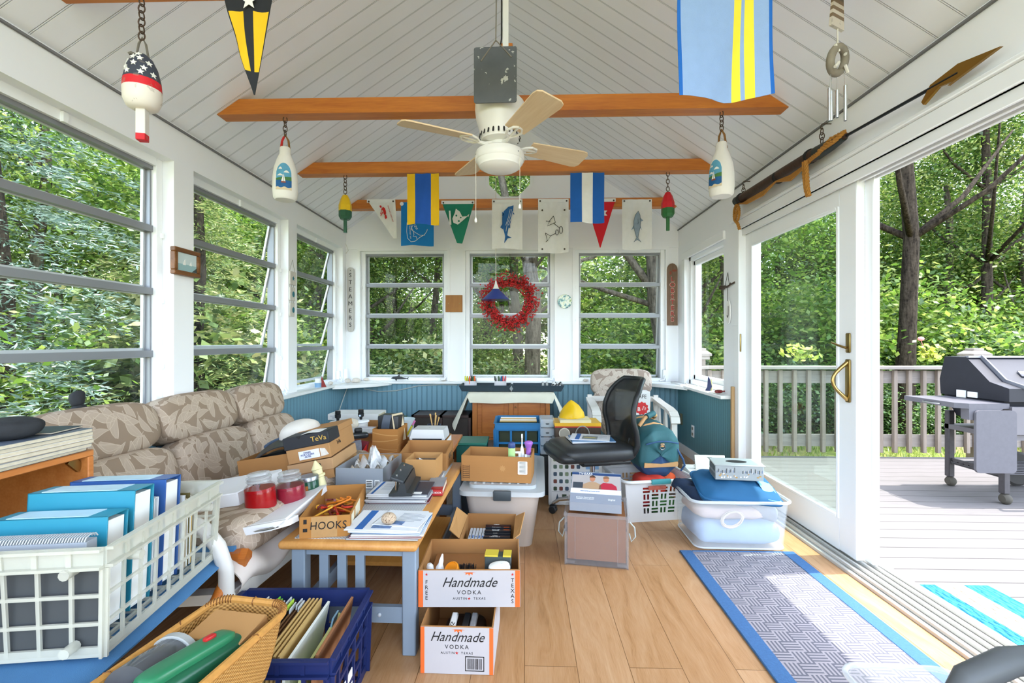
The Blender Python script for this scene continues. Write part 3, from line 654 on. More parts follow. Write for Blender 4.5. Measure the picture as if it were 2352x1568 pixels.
o = T('oak_tree', 'forked grey oak trunk right outside the middle back window', 'tree', (.12, 8.6, GZ)); g = G()
g.tube([(0, 0, -.2), (.02, 0, 1.2), (.05, 0, 2.5), (-.05, .1, 3.3)], [.2, .15, .14, .13], 12); g.tube([(-.02, .05, 3.1), (-.35, .1, 3.8), (-.8, .2, 6)], [.09, .08, .05], 9); g.tube([(0, .05, 3.1), (.15, 0, 4.0), (.3, .1, 7)], [.10, .09, .06], 9); g.tube([(.03, 0, 2.6), (.5, .1, 3.1), (1.2, .1, 3.3)], [.06, .05, .03], 6); O('trunk', g, BARKG, o, smooth=180)
c = bpy.data.objects.new('crown', cr[0]); COL.objects.link(c); c.parent = o; c.location = (0, 1, 1.2)
o = T('oak_tree', 'leaning grey tree trunk right outside the right back window', 'tree', (2.25, 7.9, GZ)); g = G()
g.tube([(.25, 0, -.2), (.2, 0, 1.1), (-.05, 0, 2.4), (-.1, 0, 3.5), (-.15, 0, 6)], [.24, .18, .15, .13, .08], 12); g.tube([(-.05, 0, 2.5), (-.6, .1, 3.3), (-1.3, .2, 3.7)], [.08, .06, .04], 7); g.tube([(0, 0, 2.3), (-.9, .1, 2.6), (-2, .1, 3.0)], [.05, .04, .02], 6); O('trunk', g, BARKG, o, smooth=180)
c = bpy.data.objects.new('crown', cr[1]); COL.objects.link(c); c.parent = o; c.location = (0, 1.2, 1.8)
# beyond the deck
RT = 'leafy tree in the woods beyond the deck railing'; RG = 'trees beyond the deck railing'
kp = lambda x, y: x / y < 1.35 and x / y > .2
grove('leafy_tree', 'tree', RT, RG, rnd(5, 5, 22, 11.5, 18, .85, 1.1, kp, 2.2), 't1', None); grove('leafy_tree', 'tree', RT, RG, rnd(5, 5, 24, 12.5, 20, .9, 1.15, kp, 2.2), 't2', None)
grove('leafy_tree', 'tree', RT, RG, rnd(7, 8, 42, 19, 34, .9, 1.2, kp, 3), 't0', None)
RB = 'green shrub in the undergrowth beyond the deck railing'; RBG = 'shrubs beyond the deck railing'
grove('shrub', 'shrub', RB, RBG, rnd(11, 4, 17, 10.5, 13.5, 1.0, 1.5, kp), 'b0', None); grove('shrub', 'shrub', RB, RBG, rnd(9, 4, 18, 11.5, 15, 1.2, 1.8, kp), 'b1', None)
grove('shrub', 'shrub', RB, RBG, rnd(8, 3, 11, 9.6, 11, .75, 1.0, kp), 'b0', None)
for x, y, lab, r_ in ((7.3, 9.2, 'thick dark trunk of a tall tree right behind the deck railing', .16), (11.5, 12.0, 'slender dark trunk of a tall tree far right beyond the barbecue', .13)):
    o = T('tall_tree', lab, 'tree', (x, y, GZ)); O('trunk', trunk(11, r_, BARK, 9, .02), BARK, o, smooth=180); c = bpy.data.objects.new('crown', cr[2]); COL.objects.link(c); c.parent = o; c.location = (0, .6, 2.4)
for xa, xb, ya, yb, n_, lab, grp in ((-34, -14, 6, 36, 12, LB, LBG), (-18, 8, 20, 30, 12, BB, BBG), (8, 36, 17, 30, 12, RB, RBG)):
    grove('shrub', 'shrub', lab, grp, rnd(n_, xa, xb, ya, yb, 2.2, 3.4, mind=2.6), 'b1', None)
# lawn strip behind the railing
g = G(); n = 9000; cen = np.column_stack([RNG.uniform(2.4, 15, n), RNG.uniform(5.6, 10.5, n), np.full(n, GZ - .2)]); dr = unit(RNG.normal(size=(n, 3)) * .35 + np.array([0, 0, 1])); nr = unit(np.cross(dr, RNG.normal(size=(n, 3))))
me = leaf_mesh('lawn_grass', cen, nr, dr, RNG.uniform(.08, .2, n), RNG.uniform(.015, .03, n), leaf_mat('grass_blades', '#5f7a2c', '#8a9a48', '#b3ad6a', .3)); g.bm.free()
o = bpy.data.objects.new('lawn_grass', me); COL.objects.link(o); tag(o, 'short sunlit grass between the deck railing and the woods', 'grass', kind='stuff')
# potted geraniums on the rail
GER = leaf_mat('geranium_leaves', '#7f9a2c', '#b8c24a', '#d8d878', .4)
def planter(px, lab, s_=1):
    p = gy(px, 842, DYE + .03); t = T('potted_geranium', lab, 'plant', (p.x, DYE + .19, DK + .93)); g = G()
    g.frustum((-.16 * s_, .16 * s_, -.05, .05), (-.19 * s_, .19 * s_, -.065, .065), -.04, .06); O('planter_box', g, mat('planter_green', '#4f6a44', .7), t)
    n = 60; th = RNG.uniform(0, 2 * PI, n); rr = RNG.uniform(.02, .2 * s_, n); cen = np.column_stack([rr * np.cos(th), rr * np.sin(th) * .5, RNG.uniform(.12, .30, n)])
    nr = unit(RNG.normal(size=(n, 3)) * .5 + np.array([0, -.5, .8])); dr = unit(np.cross(nr, RNG.normal(size=(n, 3)))); me = leaf_mesh('leaves', cen, nr, dr, RNG.uniform(.05, .09, n), RNG.uniform(.05, .08, n), GER)
    o = bpy.data.objects.new('leaves', me); COL.objects.link(o); o.parent = t
    g = G()
    for k in range(9):
        a = random.uniform(0, 6.28); g.tube([(0, 0, .08), (math.cos(a) * .1 * s_, math.sin(a) * .04, .2), (math.cos(a) * .16 * s_, math.sin(a) * .06, .26)], .004, 5)
    O('stem', g, mat('plant_stem', '#6f7a3a', .8), t); return t
planter(1858, 'yellow-green geranium on the railing seen through the sliding door glass', 1.1)
t = planter(2165, 'small geranium with a pink bloom on the railing behind the grill', .7); g = G(); g.puff(.07, .05, .05, 1, 1, 12, 8, (-.1, 0, .36)); g.tube([(-.1, 0, .34), (-.04, 0, .2)], .003, 5); O('flower', g, mat('pink_bloom', '#e08a86', .8), t)
# rope mat on the deck
def rope_mat_m():
    q = N('rope_mat_weave'); t = q.node('TexCoord'); sp = q.node('SeparateXYZ'); q.link(t.outputs['Object'], sp.inputs[0])
    f = q.math('GREATER_THAN', q.math('ABSOLUTE', sp.outputs[0]), .07); w = q.node('TexVoronoi'); q.link(q.coord('Object', (55, 30, 1)), w.inputs['Vector']); w.inputs['Scale'].default_value = 1
    n = w.outputs['Distance']; q.base(q.mix(n, q.mix(f, lin('#b9aea2'), lin('#3f8fae')), q.mix(f, lin('#8f8478'), lin('#256a8a')))); q.set(.9, 0, .1); q.bump(q.math('SUBTRACT', 1.0, n), 1.0, .02); return q.m
g = G(); g.box(-.2, .2, -.6, .6, 0, .022, .01, 3); p = gz(2060, 1328, DK)
O('rope_doormat', g, rope_mat_m(), loc=(2.16, 1.86, DK), label='turquoise and cream striped rope mat on the deck outside the door', cat='mat')
# ---- gas grill
HOOD = mat('grill_black_enamel', '#24252c', .55, .1, var=.25, scale=18); GREYP = mat('grill_grey_plastic', '#5c5a5f', .6, var=.15, scale=40); GLEG = mat('grill_leg_paint', '#4b484a', .55, .2, var=.35, scale=30)
gr = T('gas_grill', 'weathered black gas barbecue grill with grey side shelf on the deck', 'grill', (3.7, 3.73, DK))
def part(nm, m, fn, par=gr): g = G(); fn(g); return O(nm, g, m, par)
D = .52; W = 1.15
prof = [(-.05, .80), (D + .02, .80), (D + .03, .93), (D - .02, 1.13), (.30, 1.13), (.10, .94), (-.05, .90)]
def hood(g):
    g.prism(prof, 0, W, 'YZ'); g.prism([(y * 1.0, z) for y, z in prof], -.012, 0, 'YZ')
h_ = part('hood', HOOD, hood)
part('hood_trim', mat('grill_trim', '#8e8f96', .4, .5), lambda g: (g.bar((.10, .29, 1.135), (.10, .09, .945), .035, .012, (1, 0, 0)), g.bar((.10, .09, .945), (.10, -.06, .905), .035, .012, (1, 0, 0)), g.box(-.01, W, .28, .31, 1.125, 1.14)), h_)
part('hood_handle', mat('grill_trim', '#8e8f96'), lambda g: (g.tube([(.2, -.10, .93), (1.05, -.10, .93)], .018, 10), g.bar((.22, -.04, .9), (.22, -.10, .93), .02), g.bar((1.03, -.04, .9), (1.03, -.10, .93), .02)), h_)
pl = part('badge', GREYP, lambda g: g.box(-.09, .09, -.006, 0, -.03, .03, .006), h_); pl.location = (.36, .155, 1.0); pl.rotation_euler = (R(-43), 0, 0)
text('IIIII', .04, INK, pl, (0, -.0075, 0), name='badge_mark')
part('firebox', HOOD, lambda g: (g.frustum((.06, W - .06, .05, D - .05), (0, W, 0, D), .62, .80), g.box(-.014, -.002, .10, .30, .72, .79)))
part('vent', PAPER, lambda g: (g.box(-.02, -.012, .30, .38, .79, .85), g.box(-.02, -.012, .20, .28, .80, .845)))
part('control_panel', mat('grill_panel', '#6d6a6e', .5, .2, var=.2), lambda g: (g.box(0, W, -.06, 0, .55, .76), g.box(0, W, -.02, D, .50, .54)))
for x in (0, W - .05):
    for y in (0, D - .05):
        part('leg', GLEG, lambda g: g.box(x, x + .05, y, y + .05, .08 if x == 0 else .06, .66, .006, 1))
for y in (.02, D - .03): part('caster', mat('caster_rubber', '#4a463e', .8), lambda g: (g.at((.03, y, .04), (0, 0, 0)), g.lathe([(.0, -.03), (.03, -.028), (.042, -.012), (.042, .012), (.03, .028), (0, .03)], 14, 'X')))
part('wheel', mat('wheel_rubber', '#3a3836', .8), lambda g: (g.at((W - .55, D - .02, .15)), g.lathe([(0, -.03), (.13, -.03), (.15, -.01), (.15, .02), (.12, .03), (0, .03)], 22, 'Y')))
def rack(g):
    for k in range(9): g.tube([(.02, .06 + k * .05, .22), (W, .06 + k * .05, .22)], .006, 5)
    for x in (.02, .3, .6, .9): g.tube([(x, .02, .21), (x, D - .02, .21)], .008, 5)
    g.bar((.03, .02, .22), (.03, D - .02, .22), .02, .05)
part('wire_rack', GLEG, rack)
sh = part('side_shelf', GREYP, lambda g: (g.prism([(-.36, .50), (.0, .50), (.04, .46), (.04, .0), (.0, -.04), (-.30, -.04), (-.36, .02)], .745, .785, 'XY'), g.prism([(-.04, .745), (-.30, .745), (-.30, .66), (-.17, .65), (-.15, .70)][::-1], -.04, .03, 'XZ')))
part('side_panel', GREYP, lambda g: g.prism(rrect(-.27, .03, .26, .735, .03), -.065, -.045), )
part('shelf_handle', METAL, lambda g: g.tube([(-.365, .30, .76), (-.385, .28, .76), (-.385, .16, .76), (-.365, .14, .76)], .006, 6), sh)
# ================================================================ things hung from the beams and walls
CHAIN = mat('rusty_chain', '#5a4a40', .6, .6, var=.4, scale=60); ROPE = mat('old_rope', '#8a6238', .9, var=.3, scale=90, bump=.6, bscale=160); CORDW = mat('white_cord', '#d8d4c8', .8)
def chain(g, p, length, link=.034, w=.011, r=.0028):
    n = max(2, int(round(length / (link * .74)))); st = length / n
    for i in range(n):
        c = Vector(p) - Vector((0, 0, st * (i + .5))); pts = []
        for k in range(12):
            a = 2 * PI * k / 12; u, v = w * math.cos(a), link / 2 * math.sin(a); pts.append(c + (Vector((u, 0, v)) if i % 2 == 0 else Vector((u * .35, u, v))))
        g.tube(pts, r, 5, closed=True)
    return g
def bands(name, stops, axis=2):              # painted bands along an object axis: [(upto, colour), ...]
    q = N(name); t = q.node('TexCoord'); sp = q.node('SeparateXYZ'); q.link(t.outputs['Object'], sp.inputs[0]); c = lin(stops[-1][1])
    for up, col in reversed(stops[:-1]): c = q.mix(q.math('LESS_THAN', sp.outputs[axis], up), c, lin(col))
    n = q.noise(q.coord('Object'), 30, 4); q.base(q.mix(q.math('MULTIPLY', q.math('GREATER_THAN', n, .62), .35), c, lin('#8f8678'))); q.set(.55, 0, .35); return q.m
# stars and stripes painted buoy
p = gy(327, 88, 1.78); b = T('lobster_buoy', 'buoy with white stars on navy, red band and white base, on a chain', 'buoy', (p.x, 1.78, 2.13), .25)
g = G(); prof = [(0, -.055), (.035, -.055), (.052, -.045), (.062, -.02), (.0635, .02), (.060, .06), (.05, .105), (.034, .14), (.014, .158), (0, .16)]; g.lathe(prof, 28)
O('float', g, bands('stars_buoy_paint', [(.02, '#e4ddd4'), (.052, '#d3212d'), (1, '#3d4250')]), b)
for k, (a, z) in enumerate(((-95, .10), (-130, .085), (-60, .085), (-110, .13), (-75, .125), (-150, .115), (-40, .11), (-115, .068), (-70, .066), (-30, .068), (-90, .145))):
    ra = R(a); rr = float(np.interp(z, [q[1] for q in prof], [q[0] for q in prof])) + .0012; tl = math.atan2(float(np.interp(z - .01, [q[1] for q in prof], [q[0] for q in prof])) - rr, .01); g = G(); g.prism(star(5, .0125, .0055), -.0015, .0015, 'XZ'); s_ = O('star', g, PAPER, b, loc=(math.cos(ra) * rr, math.sin(ra) * rr, z), rot=(-tl, 0, ra + PI / 2))
g = G(); g.box(-.0165, .0165, -.0165, .0165, -.175, -.05, .002, 1); O('stick', g, bands('buoy_stick_paint', [(-.15, '#c81f2b'), (1, '#d9d5d0')]), b)
g = G(); g.tube([(-.022, 0, .14), (-.012, 0, .2), (0, 0, .225), (.012, 0, .2), (.022, 0, .14)], .004, 6); g.tube([(-.02, -.01, .15), (-.032, -.012, .155), (-.04, -.012, .15)], .006, 6); O('cord', g, mat('grey_cord', '#6f6a62', .9), b)
g = G(); chain(g, (0, -.005, .40), .185); O('chain', g, CHAIN, b)
# white bottle-shaped buoys with seaside pictures
def bottle_buoy(px, y, label, rz):
    p = gy(px, 330, y); b = T('bottle_buoy', label, 'buoy', (p.x, y + .046, 2.03), rz)
    g = G(); g.lathe([(0, .0), (.055, .0), (.066, .012), (.071, .06), (.07, .13), (.062, .19), (.045, .245), (.032, .275), (.031, .31), (.026, .318), (0, .318)], 28); O('float', g, mat('chalky_white_paint', '#e9e7e3', .7, var=.06, scale=14, bump=.15), b)
    g = G(); s = [-1]
    def patch(m, a0, a1, z0, z1, top=None):
        g.m(m); n = 12; s[0] += 1
        def fn(u, v):
            a = a0 + (a1 - a0) * u; zz = z1 if top is None else top(u); z = z0 + (zz - z0) * v; r_ = .0722 - max(0, z - .10) * .05 - max(0, z - .16) * .13 + .00045 * s[0]
            return (math.sin(a) * r_, -math.cos(a) * r_, z)
        g.grid(fn, n, 6)
    A = .62; arch = lambda u: .15 + .055 * math.sin(PI * u) ** .5
    patch(0, -A, A, .1, .2, arch); patch(2, -A, A, .095, .112, lambda u: .112 + .012 * u); patch(1, -A, A, .055, .10); patch(3, -A, A, .045, .058, lambda u: .058 + .004 * math.sin(u * 14))
    patch(4, -.42, -.1, .165, .175, lambda u: .165 + .014 * math.sin(PI * u)); patch(4, .0, .45, .145, .15, lambda u: .145 + .014 * math.sin(PI * u)); patch(4, -.5, .0, .125, .13, lambda u: .125 + .012 * math.sin(PI * u))
    patch(5, -.18, .16, .083, .092); patch(4, -.16, -.01, .092, .14, lambda u: .092 + .045 * u); patch(4, .02, .14, .092, .14, lambda u: .137 - .045 * u)
    O('painted_scene', g, [mat('paint_sky', '#5fa4c8', .7, var=.3, scale=30), mat('paint_sea', '#1f5f9a', .6, var=.3, scale=60), mat('paint_hills', '#4a7a44', .7), mat('paint_sand', '#d8c8a8', .7), PAPER, mat('paint_hull', '#8a4a3a', .6)], b)
    g = G(); g.tube([(-.02, 0, .30), (-.016, 0, .36), (0, 0, .395), (.018, 0, .36), (.026, .01, .28)], .006, 7); O('rope', g, ROPE, b)
    g = G(); chain(g, (0, 0, .50), .11, .04); O('chain', g, CHAIN, b)
    return b
bb = bottle_buoy(646, 2.75, 'white bottle-shaped buoy painted with a sailboat, hanging at left', .35)
g = G(); g.tube([(-.022, -.004, .31), (-.017, -.006, .35), (-.006, -.004, .38)], .007, 6); O('red_cord', g, mat('red_cord', '#c02a2c', .8), bb)
bottle_buoy(1665, 2.75, 'white bottle-shaped buoy painted with a sailboat, hanging at right', -1.0)
def block_buoy(px, y, label, c1, c2):
    p = gy(px, 450, y); b = T('wooden_buoy', label, 'buoy', (p.x, y + .046, 2.07))
    g = G(); r = .047
    for z0, z1, a, e in ((.10, .125, .034, r), (.125, .17, r, r), (.17, .215, r, r), (.215, .27, r, .032), (.27, .298, .032, .018)):
        g.m(0 if z1 <= .171 else 1); k = lambda q: [(q * math.cos(PI / 8 + i * PI / 4) / math.cos(PI / 8), q * math.sin(PI / 8 + i * PI / 4) / math.cos(PI / 8)) for i in range(8)]
        A, B = k(a), k(e); g.add([(x, y_, z0) for x, y_ in A] + [(x, y_, z1) for x, y_ in B], [(i, (i + 1) % 8, 8 + (i + 1) % 8, 8 + i) for i in range(8)] + ([tuple(range(7, -1, -1))] if z0 == .10 else []) + ([tuple(range(8, 16))] if z1 == .298 else []))
    bmesh.ops.remove_doubles(g.bm, verts=g.bm.verts[:], dist=1e-5); O('float', g, [mat(c2[0], c2[1], .4, var=.12), mat(c1[0], c1[1], .4, var=.12)], b, smooth=0)
    g = G(); g.tube([(0, 0, -.005), (0, 0, .11)], .014, 10); O('stick', g, mat(c2[0], c2[1], .4), b)
    g = G(); chain(g, (0, 0, .462), .15, .04, .013); g.tube([(0, 0, .315), (0, 0, .295)], .003, 5); O('chain', g, CHAIN, b)
block_buoy(788, 3.74, 'yellow and green wooden buoy hanging from the middle beam', ('buoy_yellow', '#e0b71c'), ('buoy_green', '#2c5a43'))
block_buoy(1538, 3.74, 'red and green wooden buoy hanging from the middle beam', ('buoy_red', '#c8202c'), ('buoy_leaf_green', '#2f6b3a'))
# ---- flags: thin cloth in gentle folds; x across, z down from the hem
def cloth_m(n, c): return mat('flag_' + n, c, .8, var=.08, scale=25, bump=.15, bscale=400)
FY, FB, FW, FK = cloth_m('yellow', '#e2b51a'), cloth_m('blue', '#1f55b0'), cloth_m('white', '#e4e4e2'), cloth_m('black', '#23252a')
def flag(label, px0, px1, pytop, pybot, y, mats, cols, wave=.012, shape=None, group='flags hung along the beams', nv=24, phase=0, name='flag', mf=None):
    """cols: (u0, u1, material) bands; shape(v) -> (left u, right u) for pennants"""
    a, b_ = gy(px0, pytop, y), gy(px1, pybot, y); w, h = b_.x - a.x, a.z - b_.z
    o_ = T(name, label, 'flag', (a.x + w / 2, y, a.z), 0, group); g = G()
    fy = lambda u, v: wave * math.sin(u * 7 + phase + v * 1.6) * (.15 + .85 * v) + .004 * math.sin(u * 17 + v * 5)
    for u0, u1, m in cols:
        def fn(s, v):
            u = u0 + (u1 - u0) * s
            if shape: l, r_ = shape(v); u = l + (r_ - l) * u
            return ((u - .5) * w, fy(u, v), -v * h + .006 * math.sin(u * 5 + phase) * v)
        g.m(m); g.grid(fn, max(3, int(14 * (u1 - u0))), nv, (lambda uu, vv: mf(u0 + (u1 - u0) * uu, vv, m)) if mf else None, thick=.0016)
    O('cloth', g, mats, o_)
    return o_, w, h, fy
def stick(par, name, polys, m, y=-.0115, th=.0012):          # printed shapes lying on the cloth
    g = G()
    for p in polys: g.prism(p, y - th, y, 'XZ')
    return O(name, g, m, par, smooth=0)
def strokes(par, name, lines, m, r=.0016, y=-.0135):
    g = G()
    for l in lines: g.tube([(x, y, z) for x, z in l], r, 5)
    return O(name, g, m, par)
# black and yellow pennant
y1 = 1.735
o_, w, h, fy = flag('black and yellow pennant with a white star, hanging over the left side', 500, 634, -45, 212, y1, [FK, FY], [(0, .03, 0), (.03, .38, 1), (.38, .62, 0), (.62, .97, 1), (.97, 1, 0)], .010, lambda v: (.0 + .60 * v, 1 - .38 * v), phase=1, nv=50, mf=lambda u, v, m: 0 if (.14 < v < .28 or v > .8) else m)
# lower tip black, upper cross bar
l = lambda v: (-.5 + .60 * v) * w; r_ = lambda v: (.5 - .38 * v) * w
stick(o_, 'star', [star(5, .034, .014, (.018, -.215 * h))], FW, -.017)
# pale blue flag with two yellow stripes
LB_ = cloth_m('pale_blue', '#8aa5d0')
o_, w, h, fy = flag('large pale blue flag with two yellow stripes hanging at upper right', 1557, 1773, -45, 224, y1, [cloth_m('bright_blue', '#1c62b8'), LB_, cloth_m('lemon', '#ecd63a')], [(0, .035, 0), (.035, .60, 1), (.60, .685, 2), (.685, .725, 1), (.725, .82, 2), (.82, .965, 1), (.965, 1, 0)], .022, None, phase=2.2)
# signal flags on the middle beam
o_, w, h, fy = flag('yellow and blue vertically striped signal flag on the middle beam', 935, 1008, 399, 515, 3.735, [FY, FB], [(0, .25, 0), (.25, .75, 1), (.75, 1, 0)], .010)
o_, w, h, fy = flag('blue and white vertically striped signal flag on the middle beam', 1310, 1388, 397, 511, 3.735, [cloth_m('sky_blue', '#1a5cae'), FW], [(0, .34, 0), (.34, .66, 1), (.66, 1, 0)], .010, phase=1)
# small flags along the farthest beam
def grommets(par, w, z=-.018):
    for x in (-w / 2 + .02, w / 2 - .02): g = G(); g.at((x, -.008, z)); g.lathe([(.004, -.001), (.009, -.001), (.009, .002), (.004, .002)], 12, 'Y'); O('grommet', g, STEEL, par)
y3 = 4.73
def hem(par, w): stick(par, 'hem', [[(-w / 2, -.03), (w / 2, -.03), (w / 2, .004), (-w / 2, .004)]], FW, -.004)
o_, w, h, fy = flag('white pennant with a red lobster on the farthest beam', 843, 908, 459, 546, y3, [FW], [(0, 1, 0)], .004, lambda v: (.0 + .93 * v, 1.0 + .05 * v)); hem(o_, w); grommets(o_, w)
L_ = [[(.0, -.075), (.02, -.085), (.03, -.11), (.035, -.14), (.025, -.16), (.01, -.15), (.005, -.12), (-.01, -.1)], [(-.03, -.06), (-.015, -.062), (-.01, -.08), (-.022, -.085), (-.033, -.075)], [(.02, -.15), (.035, -.155), (.045, -.185), (.03, -.2), (.02, -.185)], [(-.012, -.09), (-.006, -.085), (-.02, -.15), (-.026, -.148)], [(.0, -.12), (.004, -.13), (-.02, -.17), (-.024, -.165)]]
stick(o_, 'lobster_print', [[(x + .02, z) for x, z in p] for p in L_], cloth_m('red_print', '#cc2a28'))
text('MARTHA\'S VINEYARD', .018, REDINK, o_, (.098, -.0125, -.145), (PI / 2, R(72), 0))
BLUEF = cloth_m('azure', '#1579c0')
o_, w, h, fy = flag('bright blue flag with a white island outline on the farthest beam', 921, 996, 464, 564, y3, [BLUEF], [(0, 1, 0)], .004)
strokes(o_, 'island_outline', [[(-.10, -.21), (-.105, -.30), (-.095, -.37), (-.06, -.405), (-.02, -.40), (.03, -.36), (.075, -.335), (.10, -.30), (.105, -.28)], [(-.045, -.24), (-.06, -.28), (-.02, -.31), (.03, -.34), (.08, -.34)], [(-.045, -.28), (-.03, -.33), (-.04, -.35), (-.01, -.35), (0, -.38)], [(-.06, -.24), (-.05, -.28)]], FW, .0025)
text('SIASCONSET 1671', .017, FW, o_, (-.07, -.0125, -.31), (PI / 2, R(86), 0)); text('1ZVI', .03, FW, o_, (-.015, -.0125, -.255), (PI / 2, R(60), 0))
g = G(); g.at((-w / 2 + .01, -.008, -.02)); g.lathe([(.005, -.002), (.019, -.002), (.019, .002), (.005, .002)], 16, 'Y'); O('grommet', g, FW, o_)
GRN = cloth_m('green', '#1f7f66')
o_, w, h, fy = flag('green pennant with a white triangular print on the farthest beam', 1014, 1090, 462, 559, y3, [GRN], [(0, 1, 0)], .004, lambda v: (.0 + .47 * v, 1 - .37 * v)); hem(o_, w); grommets(o_, w)
stick(o_, 'spotted_print', [[(-.055, -.18), (-.045, -.22), (.0, -.24), (.05, -.2), (.10, -.155), (.045, -.16), (.02, -.11), (-.02, -.08), (-.03, -.12)], [(-.09, -.10), (-.075, -.10), (-.065, -.24), (-.085, -.24)], [(.095, -.15), (.115, -.135), (.105, -.165)]], FW)
stick(o_, 'print_spots', [ell(-.015, -.15, .01, .01, 10), ell(.01, -.205, .01, .01, 10), ell(.03, -.17, .008, .008, 10)], GRN, -.013)
o_, w, h, fy = flag('white flag printed with a blue striped fish on the farthest beam', 1130, 1200, 459, 571, y3, [FW], [(0, 1, 0)], .005); hem(o_, w); grommets(o_, w)
fish = [(.065, -.06), (.06, -.12), (.045, -.18), (.035, -.23), (.01, -.30), (-.0, -.36), (.045, -.385), (.005, -.39), (-.03, -.44), (-.02, -.37), (-.035, -.31), (-.05, -.25), (-.05, -.18), (-.035, -.12), (.01, -.075)]
stick(o_, 'fish_print', [fish, [(-.05, -.12), (-.03, -.15), (-.05, -.17)][::-1], [(-.07, -.28), (-.045, -.24), (-.04, -.3)][::-1], [(.06, -.15), (.075, -.15), (.055, -.12)], [(.03, -.25), (.03, -.29), (.01, -.28)][::-1]], cloth_m('fish_blue', '#2a63a0'))
strokes(o_, 'fish_stripes', [[(.045, -.10), (.03, -.17), (.0, -.25), (-.012, -.32)], [(.03, -.10), (.012, -.18), (-.015, -.26)], [(.055, -.12), (.04, -.19), (.012, -.26)]], FW, .0022)
o_, w, h, fy = flag('white flag printed with two tipped martini glasses on the farthest beam', 1236, 1306, 458, 580, y3, [FW], [(0, 1, 0)], .005, phase=2); hem(o_, w); grommets(o_, w); grommets(o_, w * .86, -.11); grommets(o_, w * .86, -.50)
strokes(o_, 'glass_drawing', [[(.0, -.17), (-.04, -.22), (-.06, -.27), (.02, -.235), (.0, -.17)], [(.0, -.24), (.06, -.29)], [(x, z) for x, z in ell(.075, -.31, .018, .035, 14)] + [(.093, -.31)], [(-.075, -.22), (-.03, -.225)], [(-.08, -.34), (-.06, -.42), (-.03, -.37), (-.08, -.34)], [(-.03, -.37), (.02, -.345)], ell(.035, -.335, .014, .026, 14) + [(.049, -.335)], [(-.075, -.43), (-.055, -.41)]], INK, .0028)
RED = cloth_m('red', '#d01f2c')
o_, w, h, fy = flag('red pennant behind the blue and white flag on the farthest beam', 1345, 1414, 457, 569, y3 - .0, [RED], [(0, 1, 0)], .004, lambda v: (.0 + .47 * v, 1 - .50 * v)); hem(o_, w); grommets(o_, w)
stick(o_, 'pale_mark', [[(.0, -.12), (.065, -.12), (.045, -.145), (.065, -.17), (.0, -.17)]], FW)
o_, w, h, fy = flag('white flag printed with a grey tuna on the farthest beam', 1429, 1497, 458, 573, y3, [FW], [(0, 1, 0)], .006, phase=3); grommets(o_, w)
tuna = [(.01, -.12), (.028, -.16), (.035, -.22), (.03, -.28), (.015, -.34), (.008, -.39), (.04, -.43), (.0, -.405), (-.035, -.43), (-.006, -.385), (-.02, -.34), (-.035, -.28), (-.035, -.22), (-.02, -.16)]
stick(o_, 'tuna_print', [tuna, [(.034, -.19), (.06, -.215), (.035, -.225)][::-1], [(.03, -.26), (.045, -.31), (.025, -.28)][::-1], [(-.035, -.26), (-.06, -.31), (-.03, -.29)]], mat('tuna_grey', '#8fa0b0', .8, var=.3, scale=40))
strokes(o_, 'tuna_outline', [tuna + tuna[:1], [(.005, -.2), (.012, -.24), (.0, -.25)]], mat('slate_ink', '#3f4c5c', .8), .0015)
# ---- ceiling fan
FANW = mat('fan_enamel', '#e4e2de', .35, var=.04, scale=5); BL = wood('fan_blade_maple', '#d3b58c', '#e6d0ae', .45, 1, 'X', .02)
fan = T('ceiling_fan', 'white ceiling fan with four pale wooden blades and a round light', 'ceiling fan', (-.135, 2.55, 2.10))
g = G(); g.lathe([(0, .385), (.118, .385), (.132, .37), (.134, .33), (.128, .28), (.112, .225), (.108, .20), (.10, .165), (.06, .155), (0, .155)], 36); hs = O('motor_housing', g, FANW, fan)
for k in range(24):
    a = 2 * PI * k / 24; g = G(); g.box(-.0045, .0045, -.004, .0, -.018, .018, .003, 2); O('vent_slot', g, INK, hs, loc=(math.cos(a) * .1065, math.sin(a) * .1065, .192), rot=(R(-14), 0, a + PI / 2))
g = G(); g.lathe([(.055, .16), (.055, .13), (.06, .125), (.10, .12), (.128, .105), (.134, .09), (.134, .062), (.13, .055)], 36); lk = O('light_kit', g, FANW, fan)
g = G(); g.lathe([(.13, .06), (.125, .045), (.115, .035), (.112, .025), (.10, .018), (.09, .012), (.06, .002), (0, -.003)], 32); O('light_shade', g, mat('milk_glass', '#f0efec', .25, var=.02), lk)
for k in range(3): a = R(60 + 120 * k + 20); g = G(); g.at((math.cos(a) * .13, math.sin(a) * .13, .078)); g.puff(.012, .012, .012, 1, 1, 10, 6); O('screw', g, METAL, lk)
for k in range(4):
    a = R(208 + 90 * k); ar = T('blade_arm', None, None, (0, 0, .145), a); ar.parent = fan; g = G()
    g.tube([(.05, 0, .0), (.09, 0, -.008), (.13, 0, -.004)], [.014, .011, .009], 8); 
    for s in (-1, 1): g.tube([(.12, 0, -.004), (.145, s * .03, .0), (.18, s * .04, .004), (.215, s * .024, .006), (.225, 0, .006)], .007, 7)
    g.tube([(.12, 0, -.004), (.17, 0, .002), (.225, 0, .006)], .006, 7)
    O('bracket', g, FANW, ar); g = G(); g.prism([(.18, -.056), (.5, -.076), (.53, -.07), (.545, -.05), (.545, .05), (.53, .07), (.5, .076), (.18, .056)], -.003, .004, 'XY'); O('blade', g, BL, ar, loc=(0, 0, .012), rot=(R(-13), 0, 0))
